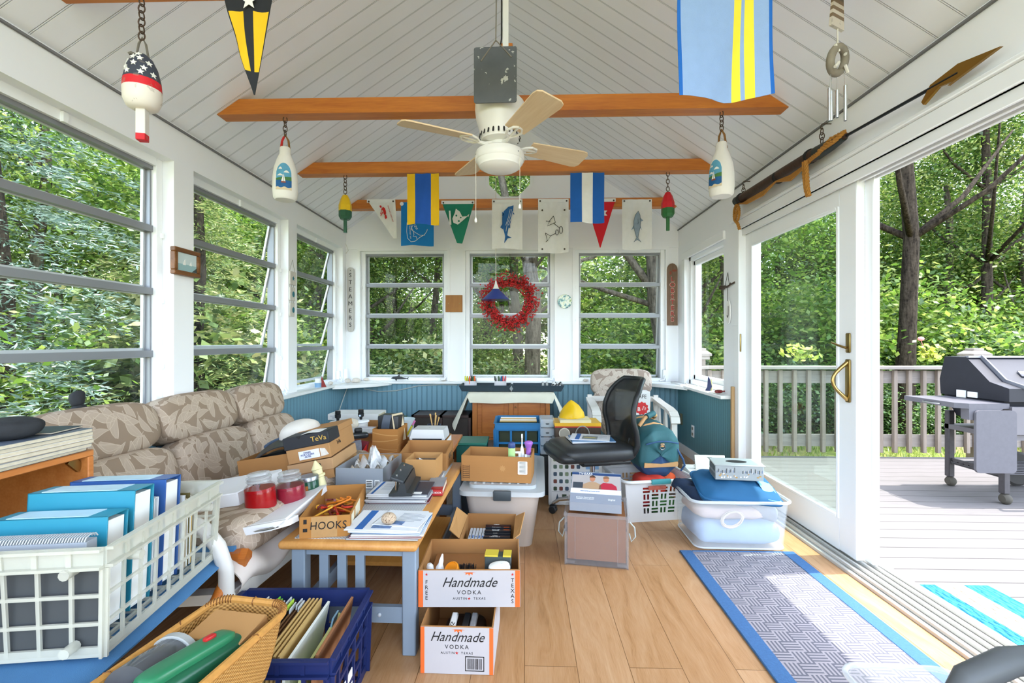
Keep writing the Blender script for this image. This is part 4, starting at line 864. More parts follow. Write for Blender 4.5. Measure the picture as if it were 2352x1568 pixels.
for x, y, l in ((-.125, -.05, .34), (.11, -.09, .28)):
    g = G(); g.tube([(x, y, .075), (x, y, .075 - l)], .0014, 5); g.lathe([(0, 0), (.004, .004), (.005, .018), (.002, .03), (0, .03)], 8); O('pull_chain', g, CORDW, fan)
    g = G(); g.at((x, y, .075 - l - .025)); g.lathe([(0, 0), (.006, .006), (.007, .018), (.002, .03), (0, .03)], 8); O('pull_knob', g, PAPER, fan)
g = G(); g.box(.0, .07, .0, .045, .37, .70, .003, 1); O('mount_post', g, BEAMW, fan)
g = G(); g.box(.015, .048, -.002, .02, .68, 1.52, .002, 1); O('conduit', g, WHITE2, fan); g = G(); g.tube([(.012, -.004, 1.5), (.01, -.004, .72), (.0, .0, .66), (.0, .02, .5)], .004, 6); O('power_cord', g, INK, fan)
# slate hung in front of the fan
def slate_m():
    q = N('old_slate'); v = q.coord('Object'); a = q.noise(v, 7, 5); b = q.noise(v, 22, 4); chip = q.math('GREATER_THAN', q.math('MULTIPLY', a, b), .325)
    q.base(q.mix(chip, q.mix(a, lin('#45494e'), lin('#6a6e74')), lin('#b9bbbc'))); q.set(.6, 0, .3); q.bump(b, .3, .004); return q.m
p = gy(1139, 236, 2.38); s_ = T('slate_board', 'dark grey roofing slate hung by wire in front of the fan', 'board', (p.x, 2.38, p.z), R(-2))
g = G(); g.prism(rrect(-.112, .106, 0, .282, .012), -.004, .004, 'XZ'); O('slate', g, slate_m(), s_, smooth=0)
g = G(); g.tube([(-.075, -.006, .21), (0, -.003, .315), (.08, -.006, .225)], .004, 6); g.tube([(0, -.003, .31), (.005, 0, .75), (.003, .0, 1.17)], .003, 6); O('hanging_wire', g, mat('wire_grey', '#8a857c', .6, .4), s_)
# ---- blue pendant lamp
p = gy(1139, 689, 4.86); L1 = T('pendant_lamp', 'small blue cone pendant lamp hanging on a white cord before the wreath', 'lamp', (p.x, 4.86, p.z))
g = G(); g.lathe([(.153, 0), (.05, .095), (.035, .115), (.034, .113), (.048, .092), (.15, -.001)], 32); O('lamp_shade', g, mat('cobalt_enamel', '#2c3f86', .25, var=.06), L1)
g = G(); g.lathe([(.036, .112), (.03, .125), (.012, .17), (.006, .2), (0, .2)], 18); O('lamp_cap', g, PAPER, L1); g = G(); g.at((0, 0, .035)); g.puff(.075, .075, .07, 1, 1, 18, 10); O('bulb', g, mat('white_bulb', '#f2f1ec', .3), L1)
g = G(); g.tube([(0, 0, .19), (0, 0, 3.36 - p.z)], .0035, 6); O('lamp_cord', g, CORDW, L1)
# ---- berry wreath on the middle window
c = gy(1170, 692, 5.09); Wr = T('berry_wreath', 'round red berry wreath hanging in the middle back window', 'wreath', c); BER = mat('red_berries', '#c62a2c', .35, var=.3, scale=40)
g = G(); g.tube([(.225 * math.cos(2 * PI * i / 40), .0, .225 * math.sin(2 * PI * i / 40)) for i in range(40)], .016, 7, closed=True); O('twig_ring', g, mat('wreath_twigs', '#4a3226', .9), Wr)
g = G(); gt = G()
for k in range(1500):
    a = random.uniform(0, 2 * PI); rr = .225 + random.gauss(0, .036) + (.03 * math.sin(a * 3) if random.random() < .4 else 0); rr = max(.165, rr)
    if random.random() < .14: rr = random.uniform(.25, .325)
    x, z, y = rr * math.cos(a), rr * math.sin(a), random.uniform(-.045, .02); s = random.uniform(.0085, .0135)
    vs = [(x + s, y, z), (x - s, y, z), (x, y + s, z), (x, y - s, z), (x, y, z + s), (x, y, z - s)]; g.add(vs, [(0, 2, 4), (2, 1, 4), (1, 3, 4), (3, 0, 4), (2, 0, 5), (1, 2, 5), (3, 1, 5), (0, 3, 5)])
    if k % 5 == 0: gt.tube([(.21 * math.cos(a), 0, .21 * math.sin(a)), (x, y, z)], .0018, 4)
bo = O('berries', g, BER, Wr, smooth=180); bo['kind'] = 'stuff'; to = O('twigs', gt, mat('wreath_twigs', '#4a3226'), Wr); to['kind'] = 'stuff'
g = G(); g.tube([(.005, 0, .23), (.005, 0, .52)], .0025, 5); O('hanger', g, STEEL, Wr)
# ---- wall signs
GREYW = wood('grey_sign_wood', '#a9a6a2', '#c4c1bc', .8, 1.2, 'Z', .1)
p = gy(798, 688, YB - .012); sg = T('steamers_sign', 'tall narrow grey sign reading STEAMERS in the left corner', 'sign', (XL + .055, YB - .015, p.z)); g = G(); g.prism(rrect(-.038, .038, -.36, .36, .034), -.006, .006); O('board', g, GREYW, sg)
for i, ch in enumerate('STEAMERS'): text(ch, .066, INK, sg, (0, -.0075, .27 - .079 * i))
g = G(); g.at((0, -.008, .325)); g.puff(.01, .006, .01, 1, 1, 8, 6); O('nail', g, INK, sg)
p = gy(1546, 676, YB - .014); sg = T('lobsters_sign', 'weathered brown wood sign with red letters LOBSTERS by the right corner', 'sign', (XR - .072, YB - .017, p.z)); g = G()
g.prism([(-.057, -.34), (.057, -.34), (.057, .27)] + [(.057 * math.cos(PI * i / 8), .27 + .07 * math.sin(PI * i / 8)) for i in range(1, 8)] + [(-.057, .27)], -.008, .008); O('board', g, wood('brown_sign_wood', '#5f4a3c', '#8f7560', .85, 1.2, 'Z', .2), sg)
for i, ch in enumerate('LOBSTERS'):
    text(ch, .076, mat('sign_letter_outline', '#d9c4b4', .8), sg, (0, -.0092, .165 - .063 * i), sx=1.15, name='letter_outline'); text(ch, .066, mat('sign_red_paint', '#b3282a', .7), sg, (0, -.0102, .165 - .063 * i), sx=1.1)
stick(sg, 'lobster_mark', [ell(.02, .26, .028, .012, 10), ell(-.02, .235, .012, .02, 8)], mat('faded_red_paint', '#8f4a3a', .8), -.0088)
p = gy(1043, 697, YB - .01); sg = T('wooden_plaque', 'square brown wooden plaque between the left and middle back windows', 'plaque', p + Vector((0, -.006, 0))); g = G(); g.box(-.094, .094, -.008, .008, -.094, .094, .002, 1); O('board', g, wood('plaque_wood', '#8f5a1c', '#a8702c', .5, 1, 'Z'), sg)
for x in (-.062, .062): g = G(); g.at((x, -.009, 0)); g.puff(.011, .006, .011, 1, 1, 8, 6); O('screw', g, BRASS, sg)
def plate_m():
    q = N('painted_tile'); v = q.coord('Object'); a = q.noise(v, 26, 3); q.base(q.ramp(a, [(.38, '#2f5f72'), (.45, '#6fb0a8'), (.52, '#e4e6da'), (.6, '#d8e2c8'), (.68, '#7a9a58')])); q.set(.2, 0, .5); return q.m
p = gy(1297, 692, YB - .01); g = G(); g.lathe([(0, -.004), (.073, -.004), (.078, -.009), (.075, .006), (0, .008)], 32, 'Y'); O('wall_plate', g, plate_m(), loc=p, label='small round painted plate between the middle and right back windows', cat='plate')
# framed sea picture on the first post
p = gx(416, 601, XL + .016); fr = T('framed_picture', 'small brown framed sea picture on the white post at left', 'picture', (XL + .018, 2.70, p.z), PI / 2); WALN = wood('walnut_frame', '#5e3a1e', '#8a5a30', .4, 1, 'X')
g = G()
for a in ((-.105, .105, .052, .078), (-.105, .105, -.078, -.052), (-.105, -.08, -.052, .052), (.08, .105, -.052, .052)): g.box(a[0], a[1], -.016, .016, a[2], a[3], .004, 1)
O('frame', g, WALN, fr); g = G(); g.m(0).box(-.082, .082, -.006, .012, -.054, .054); g.m(1).box(-.08, .08, -.0066, -.006, -.05, -.012); g.m(2).prism([(-.035, -.016), (-.01, -.016), (-.015, .02)], -.0072, -.006); g.prism([(.02, -.014), (.04, -.014), (.034, .01)], -.0072, -.006); g.m(3).prism([(.04, -.05), (.08, -.05), (.08, -.022)], -.0074, -.006)
O('print', g, [mat('print_sky', '#c3d2d4', .5), mat('print_sea', '#8fb0b4', .5), PAPER, mat('print_dark', '#3f4a4a', .5)], fr)
# string of seaside tags on the second post
o_ = T('seaside_tags', 'string of three white wooden tags with blue shells on the second post', 'ornament', (XL + .008, 3.985, 1.62), PI / 2); TAG = wood('whitewashed_wood', '#b8b4ac', '#dcd9d2', .8, 2, 'Z')
for i, z in enumerate((.10, -.035, -.17)):
    g = G(); g.box(-.052, .05 - .012 * i, -.007, .007, z - .055, z + .06, .003, 1); tg = O('tag', g, TAG, o_)
    stick(tg, 'shell_mark', [star(5, .022, .01, (0, z)) if i == 0 else ell(0, z, .02, .025, 10)], mat('teal_paint', '#2c6f80', .6), -.008)
strokes(o_, 'string', [[(-.05, .155), (0, .26), (.04, .155)], [(-.02, .05), (-.02, .02)], [(.02, .05), (.02, .02)], [(-.02, -.09), (-.02, -.115)], [(.02, -.09), (.02, -.115)]], mat('wire_grey', '#8a857c'), .0016, 0)
# driftwood hanger and oval tag on the right post
p = gx(1672, 655, XR - .012); o_ = T('driftwood_hook', 'small dark driftwood piece hanging by a wire on the right post', 'ornament', (XR - .016, 3.92, p.z), -PI / 2)
g = G(); g.tube([(-.13, 0, -.005), (-.1, 0, -.012), (-.06, 0, -.004), (-.02, 0, -.012), (.05, 0, .0), (.13, 0, .008)], [.022, .017, .011, .008, .006, .008], 8); g.tube([(.03, 0, 0), (.05, 0, .012)], .005, 5); O('wood', g, mat('dark_driftwood', '#4a3e34', .8, var=.3, scale=30), o_)
strokes(o_, 'hanging_wire', [[(-.055, 0), (.0, .105), (.025, .0)]], STEEL, .0022, 0)
p = gx(1669, 717, XR - .01); o_ = T('oval_ornament', 'white oval tag with a small hook hanging on the right post', 'ornament', (XR - .012, 3.92, p.z), -PI / 2)
g = G(); g.prism(ell(0, 0, .042, .10, 24), -.004, .004); O('tag', g, PAPER, o_); strokes(o_, 'fish_hook', [[(.01, .05), (.01, -.03), (.0, -.045), (-.012, -.035), (-.01, -.025)], [(0, .09), (0, .19), (-.012, .2), (.012, .21)]], STEEL, .0025, -.006)
# ---- harpoon on the right header
hp = T('harpoon', 'old harpoon with dark wooden shaft, rope and flat metal head on the right wall', 'harpoon', (XR - .05, 2.44, 2.235), R(90), rot=(0, R(0), R(90)))
HW = mat('charred_wood', '#40281a', .5, var=.5, scale=22, bump=.4); g = G(); g.tube([(1.24, 0, .03), (1.20, 0, .028), (.6, 0, .012), (.22, 0, .0), (.1, 0, -.004), (.0, 0, -.004)], [.030, .032, .036, .036, .028, .012], 16); O('shaft', g, HW, hp)
g = G(); g.tube([(.24, 0, .0), (.13, 0, -.003), (.02, 0, -.004)], [.038, .032, .02], 16); g.tube([(1.245, 0, .03), (1.19, 0, .028)], .034, 14); O('socket', g, mat('harpoon_sleeve', '#2a302e', .5, var=.2), hp)
g = G(); g.tube([(.08, 0, -.002), (-.62, 0, -.04)], .0075, 8); O('iron', g, mat('black_iron', '#1f2226', .45, .5), hp)
g = G(); g.prism([(-.78, .0), (-.62, .026), (-.50, .005), (-.46, -.045), (-.47, -.06), (-.54, -.022), (-.60, -.03), (-.58, -.036)], -.006, .006, 'XZ'); O('head', g, mat('bronze_head', '#96702e', .35, .7, var=.2), hp, rot=(0, R(-3), 0), smooth=0)
GR_ = mat('manila_rope', '#b07a36', .9, var=.3, scale=120, bump=.7, bscale=200); g = G()
for k in range(6): g.tube([(1.17, .012 * (k - 2.5) * .5, -.01), (.98, .03 + .003 * k, -.035 - .006 * k), (.75, .03 + .003 * k, -.042 - .007 * k), (.62, .03, -.03), (.45, .03, -.05 - .006 * k), (.27, .02, -.035)], .0055, 6)
g.rope([(.27, .03, -.03), (.17, .04, -.03), (.09, .02, .015), (.04, .0, .02), (-.0, .01, .012), (.05, .03, -.012), (.15, .045, -.025)], .0125)
for d in (0, .02): g.rope([(.27 + d, .045, -.03), (.265 + d, .045, -.10), (.255 + d * .8, .045, -.19), (.25 + d * .5, .04, -.235)], .0125)
g.rope([(1.2 + .045 * math.cos(2 * PI * i / 16), .02, -.075 + .065 * math.sin(2 * PI * i / 16)) for i in range(17)], .010); g.rope([(1.17, .02, -.03), (1.22, .025, -.12), (1.17, .025, -.16), (1.15, .02, -.21)], .012); O('rope', g, GR_, hp)
for x in (.30, .64, 1.16): g = G(); g.at((x, .0, .006 if x < .7 else .026)); g.lathe([(.037, -.012), (.041, -.01), (.041, .01), (.037, .012)], 18, 'X'); O('binding', g, INK, hp)
for x in (.20, 1.13): g = G(); chain(g, (x, -.0, .115), .075, .04); g.tube([(x, .0, .115), (x + .014, .0, .13), (x, .0, .145), (x - .01, -.045, .14)], .003, 5); O('hook', g, CHAIN, hp)
# ---- wind chime
p = gy(1924, 150, 1.9); wc = T('wind_chime', 'wind chime with striped wood lighthouse, life ring and metal tubes', 'wind chime', (p.x, 1.9, 2.04))
TW = bands('chime_stripes', [(.415, '#c9c2b4'), (.43, '#7c6a54'), (.445, '#c9c2b4'), (.46, '#7c6a54'), (.475, '#c9c2b4'), (.49, '#7c6a54'), (9, '#6a6254')])
g = G(); g.frustum((-.05, .035, -.006, .006), (-.03, .03, -.006, .006), .38, .52); g.box(-.034, .034, -.008, .008, .52, .528); g.frustum((-.026, .026, -.007, .007), (-.015, .015, -.007, .007), .528, .56); O('lighthouse', g, TW, wc, rz=.5)
g = G(); g.at((0, 0, .255), (R(15), 0, 0)); k = 24
g.tube([(.046 * math.cos(2 * PI * i / k), 0, .046 * math.sin(2 * PI * i / k)) for i in range(k)], .015, 10, closed=True); O('life_ring', g, mat('ring_paint', '#8a8272', .7, var=.4, scale=26), wc, rz=.5)
g = G()
for a in (45, 135, 225, 315): g.tube([(.03 * math.cos(R(a)), -.016, .255 + .03 * math.sin(R(a))), (.062 * math.cos(R(a)), -.014, .255 + .062 * math.sin(R(a)))], .006, 6)
g.tube([(0, 0, .30), (0, 0, .385)], .003, 5); g.tube([(0, 0, .56), (0, 0, .66)], .004, 5); rb = O('ring_binding', g, CORDW, wc, rz=.5); rb['kind'] = 'stuff'
for i, (x, y, l) in enumerate(((-.032, 0, .13), (-.012, .02, .12), (.008, .015, .11), (.03, 0, .14))):
    g = G(); zt_ = .145 if i < 3 else .155; g.at((x, y, zt_ - l)); g.lathe([(.0045, 0), (.0062, 0), (.0062, l), (.0045, l), (.0045, 0)], 12); g.at(); g.tube([(x, y, zt_ - .004), (x * .8, y, .215)], .0011, 4); O('chime_tube', g, mat('polished_aluminium', '#d5d8da', .2, .9), wc)
g = G(); g.at((.0, 0, .62)); g.tube([(.008 * math.cos(i), 0, .02 * math.sin(i)) for i in (0, .785, 1.57, 2.36, 3.14, 3.93, 4.71, 5.5)], .003, 5, closed=True); g.at(); zc = ZP + PITCH * (XR - p.x) - 2.04; g.tube([(0, 0, .63), (0, 0, zc)], .003, 5); O('hook', g, STEEL, wc)
# ---- things on the sills
def sill_thing(px, py, z=ZS): return gz(px, py, z)
SH = mat('shark_grey', '#3f4348', .5); p = sill_thing(925, 872); t = T('toy_shark', 'small dark grey toy shark on the sill of the left back window', 'toy', (p.x, YB - .02, ZS), .1)
g = G(); g.tube([(-.085, 0, .03), (-.06, 0, .036), (-.01, 0, .038), (.05, 0, .03), (.09, 0, .028)], [.003, .014, .018, .01, .004], 10); g.prism([(-.02, .05), (.005, .075), (.012, .05)], -.003, .003); g.prism([(.08, .028), (.11, .045), (.1, .028), (.105, .014)], -.003, .003); g.prism([(-.045, .03), (-.03, .0), (-.025, .03)], -.012, -.006); g.prism([(-.04, .03), (-.025, .0), (-.02, .03)], .006, .012); O('body', g, SH, t)
SHL = mat('pale_shell', '#d8cfc4', .6, var=.25, scale=50, bump=.3)
def shell(px, y, lab, s, z=ZS, x=None, sq=.6):
    g = G(); g.puff(s, s * .8, s * sq, .9, .9, 16, 10, (0, 0, s * sq * .5), .0015); g.tube([(s * .3, 0, s * .2), (s * .62, 0, s * .1)], [s * .22, s * .05], 7); return O('seashell', g, SHL, loc=(gy(px, 870, y).x if x is None else x, y, z), rz=random.uniform(0, 6), label=lab, cat='shell')
shell(841, YB - .02, 'round pale seashell on the left end of the back sill', .06); shell(1018, YB - .015, 'flat pale seashell by the right end of the left back window', .07, sq=.3); shell(1345, YB - .015, 'flat pale seashell on the sill of the right back window', .08, sq=.35)
shell(765, 4.95, 'white seashell on the left corner shelf', .08, ZS - .012 + .012, XL + .12); shell(748, 4.72, 'small white seashell beside the painted lighthouse figurine', .06, ZS, XL + .03); shell(800, 5.12, 'spiky white seashell against the corner post', .09, ZS - .012, XL + .15)
t = T('lighthouse_figurine', 'small white and blue lighthouse figurine with a red sail on the left sill', 'figurine', (XL + .01, 4.48, ZS), .4); g = G(); g.lathe([(.03, 0), (.032, .04), (.028, .042), (.0, .042)], 14); O('base', g, mat('figurine_blue', '#7fa4c4', .6), t); g = G(); g.lathe([(.026, .04), (.028, .085), (.0, .09)], 14); O('tower', g, PAPER, t); g = G(); g.prism([(.03, .0), (.075, .0), (.03, .11)], -.006, .006); O('sail', g, mat('figurine_red', '#8f2f2a', .6), t)
g = G(); g.box(-.02, .02, -.018, .018, 0, .16, .012); O('air_freshener', g, WHITE2, loc=(XL + .06, 5.06, ZS - .012), label='white plastic cylinder standing in the left window corner', cat='sensor')
t = T('rock_figure', 'slim black stacked stone figure on the left sill behind the magazines', 'figure', (XL - .0, 2.05, ZS)); RK = mat('black_rock', '#26282c', .75, var=.3, scale=30, bump=.6, bscale=50)
g = G(); g.puff(.07, .06, .09, .8, .8, 14, 9, (0, 0, .045), .003); O('stone', g, RK, t); g = G(); g.puff(.055, .055, .08, .7, .8, 14, 9, (.005, 0, .12), .003); O('stone', g, RK, t); g = G(); g.puff(.05, .05, .07, .8, .8, 14, 9, (.0, 0, .185), .003); O('stone', g, RK, t)
g = G(); g.puff(.05, .03, .045, .9, .9, 14, 8, (0, 0, .022)); g.puff(.03, .026, .03, 1, 1, 12, 8, (.02, 0, .05)); O('carved_bird', g, mat('bird_paint', '#4a4020', .6, var=.5, scale=60), loc=(XL + .01, 3.32, ZS + .03), label='little dark and yellow carved bird on the sill above the sofa', cat='figurine')
# right corner sill: butterfly shells, red toy car, cord
t = T('mussel_ornament', 'yellow and navy striped shell ornament standing on the right corner sill', 'ornament', (gx(1633, 893, XR - .04).x, 4.26, ZS), -.9)
for i in range(4): g = G(); g.prism([(-.03 + .006 * i, .0), (-.01 + .008 * i, .03), (.0, .13 - .012 * i), (.02, .10), (.035 - .004 * i, .04), (.02, 0)], -.012 + .008 * i, -.007 + .008 * i); O('shell_plate', g, mat(*(('navy_glaze', '#3f456a', .3), ('yellow_glaze', '#c9c25a', .3))[i % 2]), t)
t = T('toy_crab', 'small dark red toy crab on the end of the right sill', 'toy', (XR - .05, 4.02, ZS), .4); g = G(); g.puff(.08, .05, .03, .9, .9, 16, 8, (0, 0, .018)); O('body', g, mat('dark_red_glaze', '#7a1f1c', .35), t)
for s in (-1, 1): g = G(); g.tube([(s * .035, -.01, .018), (s * .06, -.03, .02), (s * .05, -.045, .016)], [.007, .009, .004], 7); O('claw', g, mat('dark_red_glaze', '#7a1f1c'), t)
g = G(); g.tube([(XR - .03, 4.9, ZS + .006), (XR - .05, 4.75, ZS + .006), (XR - .01, 4.6, ZS + .006), (XR - .05, 4.48, ZS + .006), (XR - .02, 4.36, ZS + .006)], .006, 6); O('sill_cord', g, CORDW, label='white cord lying along the right corner sill', cat='cord')
for x_, y_, lab in ((XL + .02, 2.72, 'white plug-in adapter on the first left post'), ): pass
# ================================================================ left side: sofa, stool with crate, low cabinet, basket, file crate
FAB = leaf_fabric('taupe_leaf_fabric', '#94816f', '#bcab9a', 9.5); FABR = leaf_fabric('rocker_leaf_fabric', '#948478', '#bfb3a6', 9.5)
GLW = mat('glider_white_paint', '#d5d2cc', .45, var=.08)
ST = math.tan(R(10))
sz = lambda x: .475 + ST * (x + .95)                  # the tilted seat surface of the sofa
so = T('sofa', 'three-seat glider sofa with taupe leaf-print cushions along the left wall', 'sofa', (-1.80, 2.58, 0), R(-3.5))
for i, (yc, w) in enumerate(((-.52, .66), (.10, .60), (.66, .52))):
    bk = T('back_cushion', None, None, (.02, yc, .0), 0, rot=(0, R(-15), 0)); bk.parent = so
    g = G(); g.puff(.20, w, .27, .34, .6, 40, 18, (.03, 0, .765)); c = O('pillow_roll', g, FAB, bk, smooth=60)
    g = G(); g.puff(.20, w * .98, .34, .32, .5, 40, 16, (.075, 0, .485)); O('lumbar_roll', g, FAB, bk, smooth=60)
    g = G(); g.at((.45 if i < 2 else .26, yc, .385 if i < 2 else .352), (0, R(-10), 0)); g.puff(.80 if i < 2 else .42, w, .17, .25, .45, 40, 14); O('seat_cushion', g, FAB, so, smooth=60)
g = G()
pts = [(-.12, .55), (.2, .575), (.56, .58), (.66, .565), (.74, .53), (.795, .47), (.825, .39), (.83, .06)]; y = -.93; cs = []
for i in range(len(pts) - 1):
    for k in range(4): f = k / 4; cs.append((pts[i][0] * (1 - f) + pts[i + 1][0] * f, y, pts[i][1] * (1 - f) + pts[i + 1][1] * f))
g.tube(cs + [(pts[-1][0], y, pts[-1][1])], .025, 12)
for k in range(3): g.bar((.05 + .16 * k, y, .26), (.12 + .16 * k, y, .57), .014, .03, (0, 1, 0))
for y, xf in ((-.93, .82), (.42, .82), (.95, .44)): g.bar((xf, y, .30), (-.1, y, .2), .035, .05, (0, 1, 0)); g.bar((xf, y, .0), (xf, y, .30), .045); g.bar((-.1, y, .0), (-.1, y, .5), .04, .05, (0, 1, 0))
g.box(.79, .83, -.93, .42, .24, .30, .004, 1); g.box(-.12, -.08, -.93, .99, .20, .26)
O('frame', g, GLW, so)
g = G(); g.grid(lambda u, v: (.79 + .075 * math.sin(v * PI * 1.15) , -.90 + u * .44, .395 - .16 * v + .02 * math.sin(u * 9)), 16, 10, thick=lambda v: v + Vector((-.004, 0, -.003))); O('seat_skirt', g, mat('cream_lining', '#d6ccc4', .9, var=.1), so, smooth=60)
# white board, tree boxes and jars lying on the sloping seat
def onseat(x, y, lift=0): return Vector((x, y, sz(x) + lift))
TILT = (0, R(-10), 0)
FOAM = mat('white_foam', '#e2e2e4', .7, var=.05)
t = T('white_board', 'white tray-like board lying tilted at the sofa edge under the red jars', 'board', (-1.10, 1.76, sz(-1.1) + .0), 0, rot=(0, R(-10), R(3))); g = G()
g.box(-.28, .21, -.03, .40, .0, .03, .004, 1); g.prism([(-.28, .0), (.16, .0), (.215, .03), (-.28, .03)], -.045, -.03); g.prism([(.15, -.045), (.215, -.02), (.235, .02), (.21, .03)], .0, .022, 'XY'); O('tray', g, FOAM, t)
def tbox(name, label, cat, x, y, zl, w, d, h, m, rz=0, tilt=-10, group=None):
    g = G(); g.box(-w / 2, w / 2, 0, d, 0, h, .004, 1); return O(name, g, m, loc=(x, y, zl), rot=(0, R(tilt), rz), label=label, cat=cat, group=group)
b1 = tbox('ornament_box', 'lower white box marked TREE on the sofa seat behind the crate', 'box', -1.335, 1.90, sz(-1.335) - .005, .36, .36, .062, FOAM)
b2 = tbox('ornament_box', 'upper white box marked XMAS on the sofa seat behind the crate', 'box', -1.347, 1.90, sz(-1.335) + .061, .36, .36, .062, FOAM)
text('TREE', .034, INK, b1, (.1812, .15, .033), (PI / 2, 0, PI / 2)); text('TREE\nXMAS', .03, INK, b2, (.1812, .14, .034), (PI / 2, 0, PI / 2), line=.9)
def jar_glass(): return glass('jar_glass', '#f2f2f2', .08)
def candle_jar(px, y, base, h, r, label, wax):
    p = gy(px, 1000, y); t = T('candle_jar', label, 'candle', (p.x, y, base), 0, 'large jar candles', rot=(0, R(-5), 0)); hb = h * .76
    g = G(); g.lathe([(0, .006), (r * .96, .006), (r * .97, .02), (r * .95, hb * .95), (0, hb * .95)], 32); O('wax', g, wax, t)
    g = G(); g.lathe([(0, 0), (r * .9, 0), (r, .012), (r, hb * .86), (r * .94, hb), (r * .74, hb + .012), (r * .72, hb + .03), (r * .68, hb + .03), (r * .7, hb + .01), (r * .9, hb - .004), (r * .965, hb * .85)], 36); O('jar', g, glass('jar_clear_glass', '#f6f4f4', .0), t, smooth=60)
    g = G(); z = hb + .016; g.lathe([(r * .70, z), (r * .80, z + .003), (r * .80, z + .009), (r * .72, z + .012), (r * .80, z + .016), (r * .80, z + .021), (r * .6, z + .025), (r * .72, z + .031), (r * .70, z + .037), (r * .35, z + .041), (0, z + .041)], 32); O('lid', g, clear('lid_glass', '#b4b8ba', .42, .05), t, smooth=60)
    g = G(); g.tube([(0, 0, hb * .95), (.002, 0, hb * .95 + .015)], .0015, 5); O('wick', g, INK, t)
    return t
candle_jar(603, 1.90, .445, .19, .060, 'taller jar candle with bright red wax on the white board', mat('red_wax', '#a30812', .3, var=.2))
candle_jar(671, 2.005, .452, .15, .060, 'shorter jar candle with dusky red wax on the white board', mat('dusky_wax', '#942438', .3, var=.15))
p = gy(710, 1150, 2.14); t = T('candle_jar', 'dark green jar candle with a metal lid behind the red jars', 'candle', (p.x, 2.15, .452), 0, rot=(0, R(-6), 0)); g = G(); g.lathe([(0, 0), (.042, 0), (.045, .006), (.045, .082), (.04, .09), (0, .09)], 28); O('jar', g, mat('dark_green_glass', '#1f4a36', .15, var=.1), t)
g = G(); g.lathe([(.043, .086), (.046, .088), (.046, .104), (.043, .108), (0, .108)], 28); O('lid', g, METAL, t); g = G()
for k in range(5): a0 = R(-128 + 12 * k); a1 = R(-116 + 12 * k); g.add([(.0458 * math.cos(a0), .0458 * math.sin(a0), .02), (.0458 * math.cos(a1), .0458 * math.sin(a1), .02), (.0458 * math.cos(a1), .0458 * math.sin(a1), .07), (.0458 * math.cos(a0), .0458 * math.sin(a0), .07)], [(0, 1, 2, 3)])
O('paper_label', g, mat('pumpkin_label', '#b0662a', .6, var=.5, scale=60), t)
p = gy(742, 1138, 2.2); g = G(); g.lathe([(0, 0), (.034, 0), (.035, .012), (.029, .02), (.024, .085), (.024, .092), (.031, .095), (.031, .104), (.022, .108), (.022, .128), (.026, .131), (.012, .155), (.004, .17), (0, .172)], 12)
O('lighthouse_candle', g, mat('ivory_wax', '#d9cfa0', .5, var=.08), loc=(p.x, 2.2, .45), rot=(0, R(-13), 0), label='ivory wax candle shaped like a lighthouse leaning by the shoeboxes', cat='candle')
g = G(); g.puff(.012, .09, .008, 1, 1, 10, 6); g.at((0, .02, .002)); g.puff(.006, .03, .006, 1, 1, 8, 6); O('knife', g, METAL, loc=gz(612, 1215, .487) , rot=(0, R(-10), R(-55)), label='small flat metal tool lying on the white board below the jars', cat='tool')
# big open carton on the seat
bx = -1.30; t = T('cardboard_box', 'open brown cardboard box of black gear on the sofa, left of the shoeboxes', 'box', (bx, 2.40, sz(bx) + .018), 0, rot=(0, R(-9), 0)); g = G(); g.obox(.34, .27, .155, .005); O('carton', g, CARD, t, smooth=0)
text('8', .03, INK, t, (.13, -.001, .022)); g = G()
g.puff(.26, .2, .1, .7, .6, 20, 10, (-.02, .14, .10), .004); O('bundle', g, mat('dark_fabric', '#23242a', .8, var=.3, scale=20), t)
t = T('sun_visor', 'black strap-like visor lying on top of the open brown box', 'visor', (-1.30, 2.50, sz(-1.3) + .175), 0, rot=(0, R(-14), R(12))); g = G()
g.grid(lambda u, v: (-.13 + .26 * u, -.07 + .15 * v, .035 * math.sin(PI * u) + .02 * v), 14, 6, thick=lambda v: v + Vector((0, 0, .005))); O('brim', g, mat('visor_black', '#202226', .45), t); g = G(); g.tube([(.11 * math.cos(a), .09 + .09 * math.sin(a), .035 + .015 * math.sin(a)) for a in [i * PI / 9 for i in range(10)]], .012, 8); O('band', g, mat('visor_blue_grey', '#4a5a70', .6), t)
g = G(); g.grid(lambda u, v: ((u - .5) * .10, .03 * math.sin(v * 3), (v) * .085 * (1 - .35 * abs(u - .5))), 6, 6, thick=lambda v: v + Vector((0, .012, .0))); O('strap_end', g, mat('dark_fabric', '#23242a'), t, loc=(.06, .05, .03), rot=(R(-20), R(25), R(10)))
t = T('strap_hinge', 'grey metal strap hinge leaning on the front of the brown box', 'hinge', (-1.175, 2.375, sz(-1.17) + .035), 0, rot=(R(-6), R(-14), 0)); g = G(); g.box(-.014, .014, -.006, .0, .02, .16, .004, 1); O('strap', g, mat('galvanised', '#7d8082', .45, .6), t); g = G(); g.box(-.024, .024, -.008, .0, -.045, .015, .003, 1); O('plate', g, mat('galvanised_dark', '#4c4844', .5, .5), t)
for z in (.14, -.015): g = G(); g.at((0, -.009, z)); g.puff(.012, .006, .012, 1, 1, 10, 6); O('rivet', g, METAL, t)
